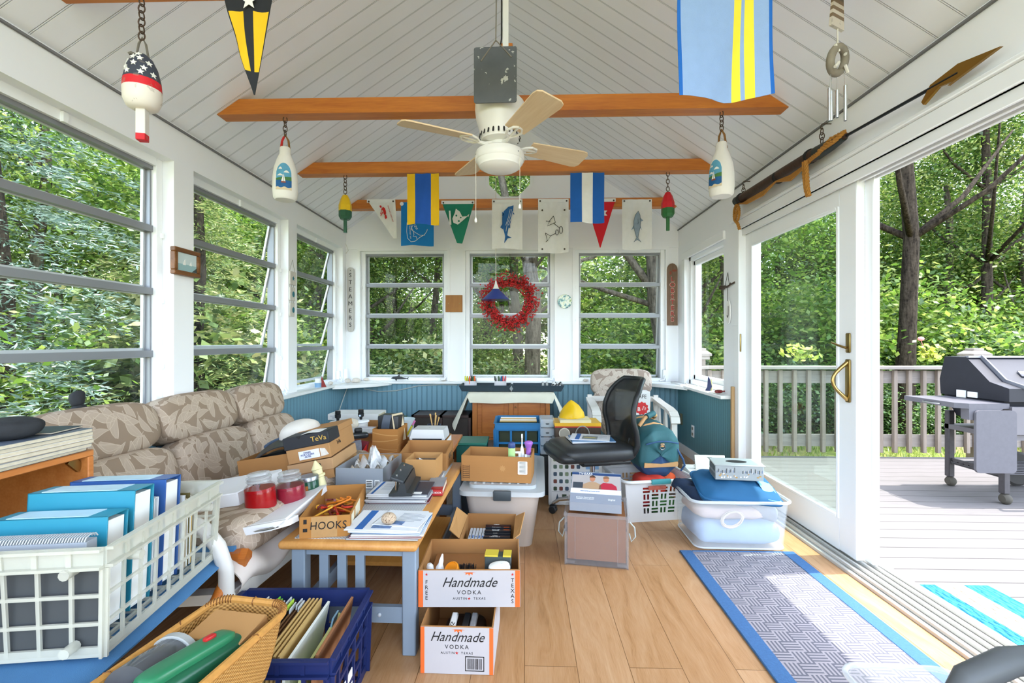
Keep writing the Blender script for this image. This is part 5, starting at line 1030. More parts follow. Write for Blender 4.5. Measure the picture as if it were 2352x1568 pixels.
# two shoeboxes
KR = card('kraft_box', '#ab8055'); xs_ = -1.075
t = T('shoebox', 'lower kraft shoebox with a dark drop logo in the tilted stack on the sofa', 'box', (xs_, 2.36, sz(xs_) + .018), 0, rot=(0, R(-10), R(2))); g = G(); g.box(-.112, .112, .004, .36, 0, .07); O('body', g, KR, t, smooth=0); g = G(); g.box(-.116, .116, 0, .365, .045, .10, .002, 1); O('lid', g, card('kraft_lid', '#b58f68'), t)
g = G(); g.prism([(-.025, .0), (.0, .013), (.012, .012), (.016, .0), (.012, -.012), (.0, -.013)], -.0012, 0); O('drop_logo', g, INK, t, loc=(.04, 0, .072)); g = G(); g.prism(ell(.004, 0, .007, .007, 12), -.002, -.001); O('drop_centre', g, KR, t, loc=(.04, 0, .072))
t = T('shoebox', 'upper kraft shoebox with a black front lid in the tilted stack on the sofa', 'box', (xs_ - .012, 2.355, sz(xs_) + .122), 0, rot=(0, R(-11), R(3))); g = G(); g.box(-.110, .110, .0, .38, 0, .125, .002, 1); O('body', g, KR, t)
g = G(); g.box(-.116, .116, -.005, .15, .072, .135, .004, 1); O('lid', g, mat('shoebox_black', '#26282d', .6), t); g = G(); g.box(-.115, .115, .155, .39, .10, .134, .003, 1); O('back_lid', g, KR, t)
text('TeVa', .036, mat('gold_print', '#c9a24a', .5), t, (.065, -.0062, .105), name='brand_mark', sx=1.05); text('TeVa', .028, INK, t, (.1112, .13, .05), (PI / 2, 0, PI / 2), name='side_mark')
g = G(); g.box(-.05, .055, -.0015, 0, .012, .055); lb = O('paper_label', g, mat('label_blue_white', '#dfe2ee', .7), t, loc=(-.0, 0, .0)); text('DINER\nFOR CLARK\nALIVE', .013, mat('pen_blue', '#3a4478', .7), lb, (-.005, -.003, .034), line=.8)
g = G(); g.prism([(.06, .012), (.10, .016), (.085, .05), (.06, .055)], -.0012, 0); O('torn_tape', g, mat('torn_paper', '#d6cfc6', .8, var=.3, scale=60), t)
g = G(); g.grid(lambda u, v: (-.02 + .12 * u, .0 + .10 * v, .137 + .004 * math.sin(u * 5)), 6, 4, thick=lambda v: v + Vector((0, 0, .001))); O('loose_paper', g, PAPER, t)
g = G(); g.prism([(-.045, .134), (-.02, .134), (-.032, .118)], -.0062, -.005); O('lid_notch', g, INK, t)
t = T('cloth_hat', 'crumpled off-white cloth cap on top of the open brown box', 'hat', (-1.25, 2.63, sz(-1.25) + .165), 0, rot=(0, R(-12), R(25))); g = G()
g.puff(.22, .19, .15, .9, .8, 26, 12, (0, 0, .075), .003); O('crown', g, mat('offwhite_cloth', '#d6d0c6', .9, var=.12, scale=12, bump=.3, bscale=20), t); g = G(); g.grid(lambda u, v: (.08 * math.cos(PI * (u - .5)) * (1 + .9 * v), .085 * math.sin(PI * (u - .5)) * (1 + .15 * v), .035 - .01 * v), 14, 5, thick=lambda v: v + Vector((0, 0, .005))); O('brim', g, mat('offwhite_cloth', '#d6d0c6'), t)
# ---- low cabinet with magazines
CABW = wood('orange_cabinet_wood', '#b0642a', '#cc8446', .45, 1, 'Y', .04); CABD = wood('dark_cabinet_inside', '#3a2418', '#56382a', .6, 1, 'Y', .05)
t = T('low_bookcase', 'low orange wooden bookcase with a dark open inside at the left edge', 'bookcase', (-1.93, 1.60, 0)); zt_ = .805
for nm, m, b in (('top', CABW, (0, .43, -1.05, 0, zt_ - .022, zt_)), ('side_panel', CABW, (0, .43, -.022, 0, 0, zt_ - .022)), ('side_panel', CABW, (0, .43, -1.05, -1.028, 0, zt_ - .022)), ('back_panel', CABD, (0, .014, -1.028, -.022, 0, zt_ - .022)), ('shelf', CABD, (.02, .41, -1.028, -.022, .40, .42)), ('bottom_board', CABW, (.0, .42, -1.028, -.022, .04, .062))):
    g = G(); g.box(*b, .003, 1); O(nm, g, m, t)
g = G(); g.bar((.40, -.023, zt_ - .06), (.40, -.06, zt_ - .023), .01, .03); O('corner_brace', g, BRASS, t)
PG = mat('page_edges', '#cfc4ae', .85, var=.25, scale=60)
covers = [mat('cover_%s' % n, c, .4, var=.35, scale=9) for n, c in (('slate', '#5f6a7c'), ('sand', '#b9aa90'), ('navy', '#2a3448'), ('white', '#d8d8d8'), ('grey', '#8c9098'), ('blue', '#4a7fb0'), ('maroon', '#7a2634'), ('sky', '#8fb4d0'))]
def magazine(label, loc, rz, w, d, h, cov, group, cat='magazine', pages=None):
    g = G(); g.m(1).box(-w / 2 + .002, w / 2 - .001, -d / 2 + .002, d / 2 - .002, .001, h - .001); g.m(0).box(-w / 2, w / 2, -d / 2, d / 2, h - .0012, h); g.box(-w / 2, w / 2, -d / 2, d / 2, 0, .0012); g.box(-w / 2, -w / 2 + .0015, -d / 2, d / 2, 0, h)
    return O('magazine', g, [cov, pages or PG], loc=loc, rz=rz, label=label, cat=cat, group=group, smooth=0)
for i in range(6):
    magazine('thick magazine in the stack on the low bookcase at the left edge' if i < 5 else 'topmost magazine on the low bookcase, under the black rock', (-1.70 + random.uniform(-.012, .01), 1.34 + random.uniform(-.02, .02), zt_ + .0125 * i), random.uniform(-.03, .03), .40, .50, .0122, covers[(0, 1, 3, 1, 4, 2)[5 - i]], 'magazines stacked on the low bookcase' if i < 5 else None)
magazine('black and pink booklet at the far edge of the bookcase magazines', (-1.63, 1.52, zt_ + .076), .15, .20, .13, .006, covers[2], None, 'booklet')
g = G(); g.puff(.17, .12, .065, .8, .75, 30, 14, (0, 0, .032), .0025); O('rock', g, RK, loc=(-1.59, 1.40, zt_ + .0755), rz=.9, label='smooth black rock resting on the magazine stack at the left edge', cat='rock')
# ---- folding stool with blue canvas, carrying the file crate
STW = wood('stool_wood', '#a4561c', '#c4742c', .4, 1.2, 'X', .04); STZ = wood('stool_leg_wood', '#a4561c', '#c8782e', .4, 1.2, 'Z', .04)
st = T('folding_stool', 'wooden folding stool with a bright blue canvas seat under the white crate', 'stool', (-1.235, 1.33, 0), R(7)); BLU = mat('blue_canvas', '#4a7cab', .85, var=.1, scale=20, bump=.2, bscale=500)
for y in (-.36, .33): g = G(); g.bar((-.24, y, .395), (.245, y, .395), .05, .045); g.prism([(y - .025, .37), (y + .025, .37), (y + .03, .40), (y, .425), (y - .03, .40)], .245, .27, 'YZ'); O('rail', g, STW, st)
for x in (-.20, .205):
    for s in (-1, 1): g = G(); g.tube([(x + s * .014, s * .345 - .015, .385), (x + s * .014, -s * .30, .0)], .0165, 10); O('leg', g, STZ, st)
for y, z in ((0, .19), (.26, .04), (-.28, .04)): g = G(); g.tube([(-.2, y, z), (.2, y, z)], .012, 8); O('stretcher', g, STW, st)
g = G(); g.grid(lambda u, v: (-.20 + .42 * u, -.39 + .75 * v, .425 - .006 * math.sin(PI * v) - .012 * (1 if u > .97 else 0)), 10, 20, thick=lambda v: v + Vector((0, 0, -.005))); k = 10
g.tube([(-.2, .345, .408), (.22, .345, .408)], .024, 12); g.tube([(-.2, -.375, .408), (.22, -.375, .408)], .024, 12); O('canvas_seat', g, BLU, st, smooth=60)
# crate of frosted plastic
def lattice_crate(name, label, cat, loc, rz, w, d, h, m, cols_w, cols_d, rows, rim=.045, t=.004, flare=.012, rib=.008, group=None, holes=True):
    o = T(name, label, cat, loc, rz, group); g = G(); w2, d2 = w / 2, d / 2
    def P_(u, side, z, off=0):                        # point on a flared side wall, u in -1..1
        f = flare * z / h
        if side in 'FB': s = -1 if side == 'F' else 1; return Vector((u * (w2 + f - off), s * (d2 + f - off), z))
        s = -1 if side == 'L' else 1; return Vector((s * (w2 + f - off), u * (d2 + f - off), z))
    for side, n in (('F', cols_w), ('B', cols_w), ('L', cols_d), ('R', cols_d)):
        up = (0, 1, 0) if side in 'FB' else (1, 0, 0); zr = h - rim
        for i in range(n + 1):
            u = -1 + 2 * i / n; g.bar(P_(u, side, .0), P_(u, side, zr), rib if 0 < i < n else rib * 2.6, t * 1.6, up) if side in 'LR' else g.bar(P_(u, side, .0), P_(u, side, zr), t * 1.6, rib if 0 < i < n else rib * 2.6, (1, 0, 0))
        for j in range(rows + 1):
            z = .012 + (zr - .012) * j / rows; a, b = P_(-1, side, z), P_(1, side, z); g.bar(a, b, t * 1.6, rib if j else rib * 3, (0, 0, 1))
        a, b, c_, e = P_(-1, side, zr), P_(1, side, zr), P_(1, side, h), P_(-1, side, h); n_ = Vector((0, -1, 0)) if side == 'F' else Vector((0, 1, 0)) if side == 'B' else Vector((-1, 0, 0)) if side == 'L' else Vector((1, 0, 0))
        q = n_ * t * 1.2; o2 = n_ * .009; g.add([a, b, c_, e, a + q, b + q, c_ + q, e + q], [(0, 1, 2, 3), (7, 6, 5, 4), (0, 4, 5, 1), (1, 5, 6, 2), (2, 6, 7, 3), (3, 7, 4, 0)])
        for z in (h - .004, zr + .004): g.bar(P_(-1, side, z) + o2, P_(1, side, z) + o2, .018, .007, (0, 0, 1))
        for i in range(1, n):
            u = -1 + 2 * i / n; g.bar(P_(u, side, zr) + o2 * .8, P_(u, side, h) + o2 * .8, .004, .012, (0, 1, 0) if side in 'LR' else (1, 0, 0))
    O('basket_frame', g, m, o, smooth=0); g = G()
    for i in range(9): x = -w2 + w * i / 8; g.bar((x, -d2, .004), (x, d2, .004), .008, .008)
    for i in range(9): y = -d2 + d * i / 8; g.bar((-w2, y, .004), (w2, y, .004), .008, .008)
    O('bottom_grid', g, m, o, smooth=0); return o
FRO = clear('frosted_plastic', '#cfcfc2', .5, .3)
crate_loc = (-1.205, 1.316, .432); CRZ = R(8); CM = Matrix.Translation(crate_loc) @ Matrix.Rotation(CRZ, 4, 'Z')
cr_ = lattice_crate('file_crate', 'frosted white plastic crate filled with blue binders on the stool', 'crate', crate_loc, CRZ, .34, .50, .265, FRO, 5, 8, 3, .05)
def peg(a, b): g = G(); g.tube([a, b], .012, 10); O('stacking_peg', g, FRO, cr_)
for y in (-.17, .17): peg((.176, y, .205), (.206, y, .205))
for x in (.11, -.11): peg((x, -.25, .21), (x, -.285, .21)); peg((x, -.25, .03), (x, -.285, .03))
def binder(x, y, th, d, h, label, m, rz=0, tilt=0):
    t = T('ring_binder', label, 'binder', CM @ Vector((x, y, .010)), rz, rot=(R(tilt), 0, rz + CRZ)); g = G()
    g.box(-d / 2, d / 2, 0, .004, 0, h, .001, 1); g.box(-d / 2, d / 2, th - .004, th, 0, h, .001, 1); g.box(-d / 2, -d / 2 + .004, 0, th, 0, h, .001, 1); g.box(-d / 2, d / 2, 0, th, h - .003, h, .001, 1); O('cover', g, m, t)
    g = G(); g.box(-d / 2 + .012, d / 2 - .006, .006, th - .008, .004, h - .014); O('pages', g, PAPER, t); return t
TEAL = mat('teal_binder', '#2b87a0', .4, var=.12); RBL = mat('blue_binder', '#335a98', .4, var=.12); WB = mat('white_binder', '#dfe3e8', .4)
def cover_sheet(t, th, d, h, m): g = G(); g.box(-d / 2 + .03, d / 2 - .05, .006, th - .006, h, h + .0012); O('label_sheet', g, m, t)
SHEET = mat('label_sheet_blue', '#b9d8e8', .4, var=.2, scale=14)
for y, th, h, lab, m in ((-.175, .078, .29, 'front teal ring binder in the white crate, lying next to the notebook', TEAL), (-.075, .085, .325, 'thick teal ring binder in the middle of the white crate', TEAL), (.03, .022, .27, 'thin white binder between the teal and blue binders in the crate', WB), (.065, .08, .315, 'royal blue ring binder at the back of the white crate', RBL)):
    t = binder(-.02, y, th, .27 if m is not WB else .25, h, lab, m, 0, -4); 
    if m is not WB: cover_sheet(t, th, .27, h, SHEET)
t = T('spiral_notebook', 'grey spiral-bound notebook at the front of the white crate', 'notebook', CM @ Vector((-.02, -.232, .01)), CRZ); g = G(); g.box(-.14, .14, .0, .035, 0, .255, .001, 1); O('pages', g, mat('grey_cover', '#9aa0a8', .6), t); g = G()
for i in range(46):
    x = -.138 + .276 * i / 45; g.tube([(x, .018 + .021 * math.cos(a), .257 + .012 * math.sin(a)) for a in (0, .8, 1.57, 2.36, 3.14)], .0016, 4)
O('spiral', g, mat('spiral_grey', '#b9bdc2', .4), t)
for i, (y, c) in enumerate(((.14, PAPER), (.15, covers[1]), (.158, PAPER), (.166, mat('olive_folder', '#6a5f34', .7)), (.175, PAPER), (.182, mat('manila', '#c9a86a', .7)))):
    g = G(); g.box(-.13, .13, 0, .005, 0, .235 - .012 * (i % 3)); O('file_folder', g, c, loc=CM @ Vector((-.01, y + .025, .01)), rot=(R(-3), 0, CRZ), label='thin paper folder standing at the far end of the white crate', cat='folder', group='paper folders at the far end of the white crate')
g = G(); g.box(-.16, .16, 0, .003, 0, .2); O('divider_sheet', g, mat('dark_divider', '#3f4244', .7), loc=CM @ Vector((0, -.2405, .012)), rz=CRZ, label='dark grey sheet showing through the front of the white crate', cat='sheet')
# ---- navy file crate on the floor
NAVY = mat('navy_plastic', '#1d2a5c', .4, var=.12)
nl = (-.775, 1.49, 0.0)
nc = lattice_crate('file_crate', 'navy blue plastic crate of hanging files on the floor in front of the table', 'crate', nl, R(2), .42, .35, .285, NAVY, 6, 5, 3, .05, .005, .008, .012)
g = G(); g.box(.2125, .215, -.05, .02, .02, .12); O('paper_sticker', g, PAPER, nc)
fold = [('black hanging file folder with a tab in the navy crate', mat('black_folder', '#24201c', .7), .255, 8), ('brown hanging file folder in the navy crate', mat('brown_folder', '#6a4a2c', .7), .25, 3), ('manila file folder standing in the navy crate', mat('manila', '#c9a86a', .7), .262, 4)]
x = -.155; kk = 0
TABS = [mat('tab_green', '#6fc83a', .5), mat('tab_lime', '#b4d84a', .5), mat('tab_clear', '#c9cfd0', .4)]
for lab, m, h, n in fold:
    for i in range(n):
        g = G(); g.box(-.003, .003, -.155, .155, 0, h); fo = O('hanging_folder', g, m, loc=(nl[0] + x, nl[1], .012), rot=(0, R(7), R(2)), label=lab, cat='folder', group=lab.replace('folder', 'folders').split(' with')[0])
        if kk < 11: g = G(); y0 = .10 - .012 * (kk % 3); g.box(-.002, .002, y0, y0 + .045, h, h + .016); O('tab', g, TABS[0 if kk in (3, 4) else 1 if kk == 7 else 2], fo)
        x += .0135 if n > 3 else .012; kk += 1
for lab, m, h, dx, tl in (('white paper file with pencil sketches in the navy crate', mat('sketch_paper', '#dfe4dc', .8, var=.1, scale=14), .255, .055, 12), ('pale yellow-green folder in the navy crate', mat('yellow_green_folder', '#d6dc96', .8, var=.06), .215, .095, 14), ('brown cardboard divider leaning at the right side of the navy crate', card('brown_divider', '#9a6a48'), .27, .15, 9)):
    g = G(); g.box(-.004, .004, -.155, .155, 0, h); o_ = O('file_folder', g, m, loc=(nl[0] + dx - .02, nl[1], .012), rot=(0, R(tl), R(2)), label=lab, cat='folder')
    if 'green' in lab: g = G(); g.box(-.003, .003, .07, .12, h, h + .03); O('tab', g, mat('tab_blue', '#8fb8d0', .5), o_)
# ---- wicker basket with a green hand vacuum
def wicker_m():
    q = N('wicker'); t = q.node('TexCoord'); sp = q.node('SeparateXYZ'); q.link(t.outputs['UV'], sp.inputs[0])
    a = q.math('SINE', q.math('MULTIPLY', sp.outputs[1], 700)); b = q.math('SINE', q.math('MULTIPLY', sp.outputs[0], 420)); h = q.math('ADD', q.math('MULTIPLY', q.math('MULTIPLY', a, b), .5), .5); n = q.noise(q.coord('Object'), 40, 3)
    q.base(q.mix(q.math('ADD', q.math('MULTIPLY', h, .7), q.math('MULTIPLY', n, .3)), lin('#8f5f28'), lin('#d6a760'))); q.set(.7, 0, .25); q.bump(h, .8, .004); return q.m
WK = wicker_m(); bl = (-.765, 1.04, .318)
bk = T('wicker_basket', 'rectangular woven wicker basket holding the green hand vacuum', 'basket', bl, R(-8)); g = G()
bw, bd, bh = .205, .42, .145
def ring(e, z, r=.045): return [(x, y, z) for x, y in rrect(-bw / 2 - e, bw / 2 + e, -bd / 2 - e, bd / 2 + e, r, 5)]
lv = [ring(-.02 + .028 * (i / 5) ** .8, bh * i / 5 - .004 * 0) for i in range(6)]; n = len(lv[0])
for i in range(6):
    for j, p in enumerate(lv[i]): lv[i][j] = (p[0], p[1], p[2] + (.012 * (abs(p[1]) / (bd / 2)) ** 3 * i / 5))
vs = [v for l_ in lv for v in l_]; vi = [(v[0] * .965, v[1] * .975, v[2] + .003) for v in vs]; fs = [(i * n + j, i * n + (j + 1) % n, (i + 1) * n + (j + 1) % n, (i + 1) * n + j) for i in range(5) for j in range(n)]
g.add(vs + vi, fs + [tuple(len(vs) + q for q in f[::-1]) for f in fs] + [tuple(range(n - 1, -1, -1)), tuple(len(vs) + j for j in range(n))]); O('woven_body', g, WK, bk, smooth=60)
g = G(); g.tube(lv[5], .0095, 8, closed=True)
for j in range(0, n * 3):
    pass
O('rim', g, mat('cane_rim', '#c08a44', .6, var=.3, scale=90), bk); g = G()
for i in range(46):
    a = i / 46 * n; p = Vector(lv[5][int(a) % n]).lerp(Vector(lv[5][(int(a) + 1) % n]), a % 1); d = Vector((p.x, p.y, 0)).normalized(); pts = [p + d * .0105 * math.cos(q) + Vector((0, 0, .0105 * math.sin(q))) for q in (0, 1.05, 2.1, 3.14, 4.2, 5.2)]; g.tube(pts, .0018, 4, closed=True)
wr_ = O('binding', g, mat('cane_wrap', '#7a4e22', .7), bk); wr_['kind'] = 'stuff'
g = G(); g.box(-.12, .12, -.12, .12, 0, .31, .003, 1); O('cardboard_box', g, CARD3, loc=(bl[0] + .0, bl[1] - .02, 0), label='closed brown carton underneath the wicker basket', cat='box')
GP = mat('green_plastic', '#1f5c40', .3, var=.1); v = T('hand_vacuum', 'dark green cordless hand vacuum with a smoky dust cup in the basket', 'vacuum', (bl[0] - .01, bl[1] - .035, bl[2] + .06), R(-20), rot=(R(-6), R(0), R(-14)))
g = G(); g.puff(.10, .30, .09, .45, .5, 26, 14, (.025, .03, .06)); g.puff(.115, .13, .13, .5, .6, 26, 14, (-.01, .15, .03)); O('body', g, GP, v, smooth=60); g = G(); g.puff(.055, .22, .035, .4, .5, 20, 10, (.03, .01, .105)); O('handle', g, mat('green_plastic_light', '#2a7550', .3), v, smooth=60)
g = G(); g.at((-.055, .02, .06), (R(90), 0, R(12))); g.lathe([(0, -.07), (.03, -.07), (.055, -.05), (.058, .05), (.058, .09), (.0, .09)], 28); O('dust_cup', g, mat('smoky_cup', '#55575a', .12, var=.3, scale=14), v, smooth=60); g = G(); g.at((-.055, .02, .06), (R(90), 0, R(12))); g.lathe([(.0585, -.045), (.061, -.043), (.061, -.025), (.0585, -.023)], 28); O('clear_ring', g, mat('pale_ring', '#a9aba8', .3), v)
g = G(); g.puff(.014, .03, .012, .5, .5, 12, 8, (.03, .06, .124)); O('switch', g, mat('red_switch', '#b02424', .4), v); g = G()
g.tube([(.0, .22, .05), (.0, .225, .05)], .03, 12); O('motor_vent', g, mat('green_dark', '#16402c', .4), v)
t = T('kraft_carton', 'small kraft paper box printed with dark rings inside the wicker basket', 'box', (bl[0] + .02, bl[1] + .085, bl[2] + .03), R(-8), rot=(R(8), 0, R(-8)))
g = G(); g.box(-.08, .07, .0, .10, 0, .115, .002, 1); O('body', g, CARD2, t)
for x in (-.03, .02): g = G(); g.at((x, -.001, .09)); g.lathe([(.012, -.0006), (.018, -.0006), (.018, .0006), (.012, .0006), (.012, -.0006)], 18, 'Y'); O('printed_ring', g, INK, t)
# ================================================================ the coffee table and what lies on it
TZ = .43
TW1 = wood('table_oak', '#b47a3c', '#d09a58', .4, 1, 'Y', .04); TGR = mat('table_grey_blue_paint', '#7d8b9a', .5, var=.1, scale=8)
tb = T('coffee_table', 'slatted grey-blue coffee table with an oak rim, buried under boxes', 'table', (-.665, 1.735, 0), R(-1.0)); TWd, TL = .53, 1.20
g = G(); g.box(-TWd / 2, TWd / 2, 0, TL, TZ - .034, TZ - .002, .014, 3); O('tabletop', g, TW1, tb)
def wv():
    q = N('woven_inlay'); v = q.coord('Object', (160, 160, 1)); c = q.node('TexChecker'); q.link(v, c.inputs[0]); c.inputs['Scale'].default_value = 1; q.base(q.mix(c.outputs[1], lin('#9a9ea2'), lin('#c4c6c6'))); q.set(.8); return q.m
g = G(); g.box(-TWd / 2 + .05, TWd / 2 - .06, .035, TL - .05, TZ - .003, TZ, 0); O('inlay', g, wv(), tb, smooth=0)
for x in (-TWd / 2 + .045, TWd / 2 - .06):
    for y in (.02, TL - .08): g = G(); g.box(x, x + .052, y, y + .052, 0, TZ - .034, .004, 1); O('leg', g, TGR, tb)
xa, xb = -TWd / 2 + .097, TWd / 2 - .06
for y in (.035, TL - .06):
    for z0, z1 in ((TZ - .062, TZ - .034), (.115, .175)): g = G(); g.box(xa, xb, y, y + .022, z0, z1); O('cross_rail', g, TGR, tb)
    for x in (.145, .215, .285, ): g = G(); g.box(xa - .097 + x, xa - .097 + x + .034, y + .004, y + .018, .175, TZ - .06); O('slat', g, TGR, tb)
for x in (-TWd / 2 + .06, TWd / 2 - .045): 
    for z0, z1 in ((TZ - .062, TZ - .034), (.115, .175)): g = G(); g.box(x, x + .022, .07, TL - .08, z0, z1); O('side_rail', g, TGR, tb)
for x in (.0, ): g = G(); g.at((xb - .09, .033, .145)); g.puff(.016, .012, .016, 1, 1, 10, 8); O('bolt_cap', g, mat('bolt_cap_grey', '#aeb6bf', .4), tb)
g = G(); g.box(xa, xb + .03, .35, .9, .178, .195); O('lower_shelf', g, wood('shelf_oak', '#a8702f', '#c08a44', .5, 1, 'Y'), tb)
# HOOKS box
m_, w, rz = front((689, 1236), (803, 1232), TZ)
hb = T('cardboard_box', 'long shallow open cardboard box handwritten HOOKS on the table front', 'box', (m_.x, m_.y, TZ), rz + .07); g = G(); g.obox(.185, .40, .082, .004); O('carton', g, card('cardboard_worn', '#a9763f'), hb, smooth=0)
text('HOOKS', .042, INK, hb, (.012, -.0008, .045), sx=.9, spacing=1.05, shear=.08); g = G()
g.box(-.078, -.066, -.0008, 0, .055, .072); g.box(-.08, -.064, -.0008, 0, .025, .038); O('ink_mark', g, INK, hb); g = G(); g.box(-.05, .045, -.0004, .0, .002, .08); O('packing_tape', g, mat('brown_tape', '#b08a5c', .35, var=.2, scale=40), hb)
for y, w_ in ((.03, .06), (.12, .11)): g = G(); g.box(.0925, .0932, y, y + w_, .02, .072); O('side_label', g, mat('aged_label', '#d8cfb8', .7, var=.2, scale=40), hb)
OR_ = [mat('hook_%s' % n, c, .4) for n, c in (('orange', '#d8791e'), ('red', '#b8301c'), ('amber', '#d89a2c'), ('maroon', '#6a2420'))]
for k in range(26):
    t_ = Matrix.Rotation(rz + .07, 4, 'Z'); p = Vector((m_.x, m_.y, TZ)) + t_ @ Vector((random.uniform(-.05, .05), random.uniform(.06, .30), .014 + .0022 * k))
    l_ = random.uniform(.03, .045); g = G(); g.tube([(-l_, 0, 0), (l_ * .6, 0, .002)] + [(l_ * .6 + .016 * math.sin(a), .016 - .016 * math.cos(a), .002) for a in (.6, 1.2, 1.8, 2.5, 3.1)] , .0042, 7); g.tube([(-l_, 0, 0), (-l_ - .008, .0, .0)], .0055, 7)
    O('coated_hook', g, OR_[k % 4], loc=p, rot=(random.uniform(-.2, .2), random.uniform(-.35, .35), random.uniform(0, 6.28)), label='plastic-coated screw hook in the open HOOKS box', cat='hook', group='coated hooks in the HOOKS box', smooth=60)
# magazines: front stack, back stack
c1 = gz(899, 1215, TZ); mags = [(covers[5], 'lowest'), (covers[3], ''), (covers[6], ''), (covers[3], ''), (covers[3], '')]
PW = mat('white_pages', '#d2d2d0', .8, var=.1, scale=50)
for i in range(5): magazine('thin magazine in the front stack on the coffee table, under the newsletters', (c1.x + random.uniform(-.01, .01), c1.y - .002 + random.uniform(-.006, .006), TZ + .0065 * i), random.uniform(-.05, .03), .275, .20, .0063, covers[(4, 6, 3, 5, 3)[i]], 'magazines in the front stack on the coffee table', pages=PW)
NL = mat('newsletter_paper', '#dcdfe4', .6, var=.05)
def sheet_print(o, w, d, z, blue=True, pic=True):
    g = G()
    if blue: g.box(-w * .36, -w * .25, -d / 2 + .004, d / 2 - .004, z, z + .0004)
    if blue: O('blue_band', g, BLUEINK, o, smooth=0)
    else: g.bm.free()
    g = G()
    for k in range(7): y = d * (.32 - .08 * k); g.box(-w * .1, w * (.42 if k % 3 else .3), y - .0022, y + .0008, z, z + .0004)
    O('printed_lines', g, mat('print_grey', '#8a909c', .7), o, smooth=0)
    if pic: g = G(); g.box(-w * .15, w * .12, -d * .42, -d * .2, z + .0002, z + .0007); O('printed_photo', g, mat('photo_mix', '#6a86b4', .5, var=.7, scale=60), o, smooth=0)
a = magazine('newsletter with a blue side band on top of the front magazine stack', (c1.x - .012, c1.y, TZ + .0335), -.02, .28, .205, .004, NL, None, 'newsletter', PW); sheet_print(a, .28, .205, .004)
b = magazine('folded newsletter page lying right of the cork ball, topmost of the front stack', (c1.x + .045, c1.y + .012, TZ + .0376), -.16, .19, .16, .0025, NL, None, 'newsletter', PW); sheet_print(b, .19, .16, .0025, False)
p = gz(893, 1203, TZ + .041); g = G(); g.puff(.058, .052, .045, 1, 1, 24, 16, (0, 0, .0225), .0003)
def speck():
    q = N('speckled_stone'); v = q.coord('Object'); n = q.noise(v, 260, 2); q.base(q.mix(q.math('GREATER_THAN', n, .6), lin('#b9a48c'), lin('#6a4f3c'))); q.set(.7); return q.m
O('round_stone', g, speck(), loc=(p.x, p.y, TZ + .0402), label='speckled tan egg-shaped stone on the newsletters', cat='stone', smooth=180)
c2 = gz(925, 1140, TZ)
for i in range(6): magazine('magazine in the back stack on the coffee table, under the hole punch', (c2.x + random.uniform(-.008, .008), c2.y + .0 + random.uniform(-.008, .008), TZ + .0065 * i), random.uniform(-.03, .03), .28, .21, .0063, covers[(6, 4, 3, 0, 4, 3)[i]], 'magazines in the back stack on the coffee table', pages=PW)
d_ = magazine('dark magazine on the right half of the back stack beside the hole punch', (c2.x + .068, c2.y - .0, TZ + .0395), .02, .14, .20, .004, covers[2], None, pages=PW); e_ = magazine('blue and white brochure on the left half of the back stack', (c2.x - .085, c2.y - .0, TZ + .0395), -.03, .11, .20, .003, NL, None, 'brochure', PW); sheet_print(e_, .11, .2, .003, True, False)
g = G(); g.box(.0, .04, -.095, -.065, .004, .0045); O('barcode', g, PAPER, d_, smooth=0)
# three-hole punch
HP = mat('punch_black', '#2a2d30', .45, var=.15); hp_ = T('hole_punch', 'black three-hole punch with chrome pins on the back magazine stack', 'hole punch', (c2.x + .012, c2.y + .0, TZ + .0445), R(4)); L = .27
g = G(); g.prism([(-.05, 0), (.055, 0), (.055, .012), (.03, .016), (.022, .06), (.002, .06), (-.012, .018), (-.05, .010)], -L / 2, L / 2, 'XZ'); O('base', g, HP, hp_)
g = G(); g.at((-.010, -.02, .075), (0, R(20), 0)); g.box(-.034, .03, -L / 2 + .01, L / 2 + .01, -.007, .008, .006, 2); O('lever', g, mat('punch_lever', '#33373b', .5), hp_)
for y in (-.11, -.02, .07): g = G(); g.tube([(-.02, y, .022), (-.02, y, .095)], .0055, 8); O('pin', g, mat('chrome', '#c9cccf', .15, 1.0), hp_)
# silver shoebox with packing
gs_ = T('shoebox', 'open silver-grey shoebox full of crumpled tissue and plastic on the table', 'box', (-.838, 2.36, TZ), R(-2)); g = G(); g.obox(.245, .32, .108, .004); O('carton', g, mat('silver_card', '#8e949c', .45, .15, var=.06), gs_, smooth=0)
g = G(); g.box(-.1205, .1205, .30, .3165, .06, .104); g.m(0); O('inner_flap', g, CARD2, gs_)
g = G(); g.grid(lambda u, v: ((u - .5) * .228, .01 + v * .295, .06 + .022 * math.sin(u * 17 + v * 5) * math.sin(v * 13 + u * 3) + .012 * math.sin(u * 41 + v * 23)), 26, 30, thick=lambda v: v + Vector((0, 0, -.003))); O('tissue', g, mat('tissue_paper', '#d8cfc2', .8, var=.25, scale=30), gs_, smooth=20)
g = G(); g.grid(lambda u, v: (.02 + .10 * (u - .5) * (1 - .75 * v), .15 + .06 * math.sin(u * 9) * (1 - v), .07 + .11 * v + .012 * math.sin(u * 23 + v * 9)), 14, 12, thick=lambda v: v + Vector((0, .004, 0))); g.grid(lambda u, v: (.02 + .17 * (u - .5), .1 + .17 * v, .085 + .02 * math.sin(u * 19 + v * 11) + .02 * math.sin(v * 3.1)), 18, 14, thick=lambda v: v + Vector((0, 0, .003))); O('plastic_bag', g, clear('crinkled_bag', '#e6e8ea', .6, .15), gs_, smooth=15)
g = G(); g.box(.035, .07, -.0008, 0, .008, .05); g.box(.08, .105, -.0008, 0, .008, .05); O('shoe_label', g, PAPER, gs_, smooth=0); g = G()
for k in range(7): g.box(.083 + .003 * k, .0845 + .003 * k, -.0014, -.0008, .014, .045)
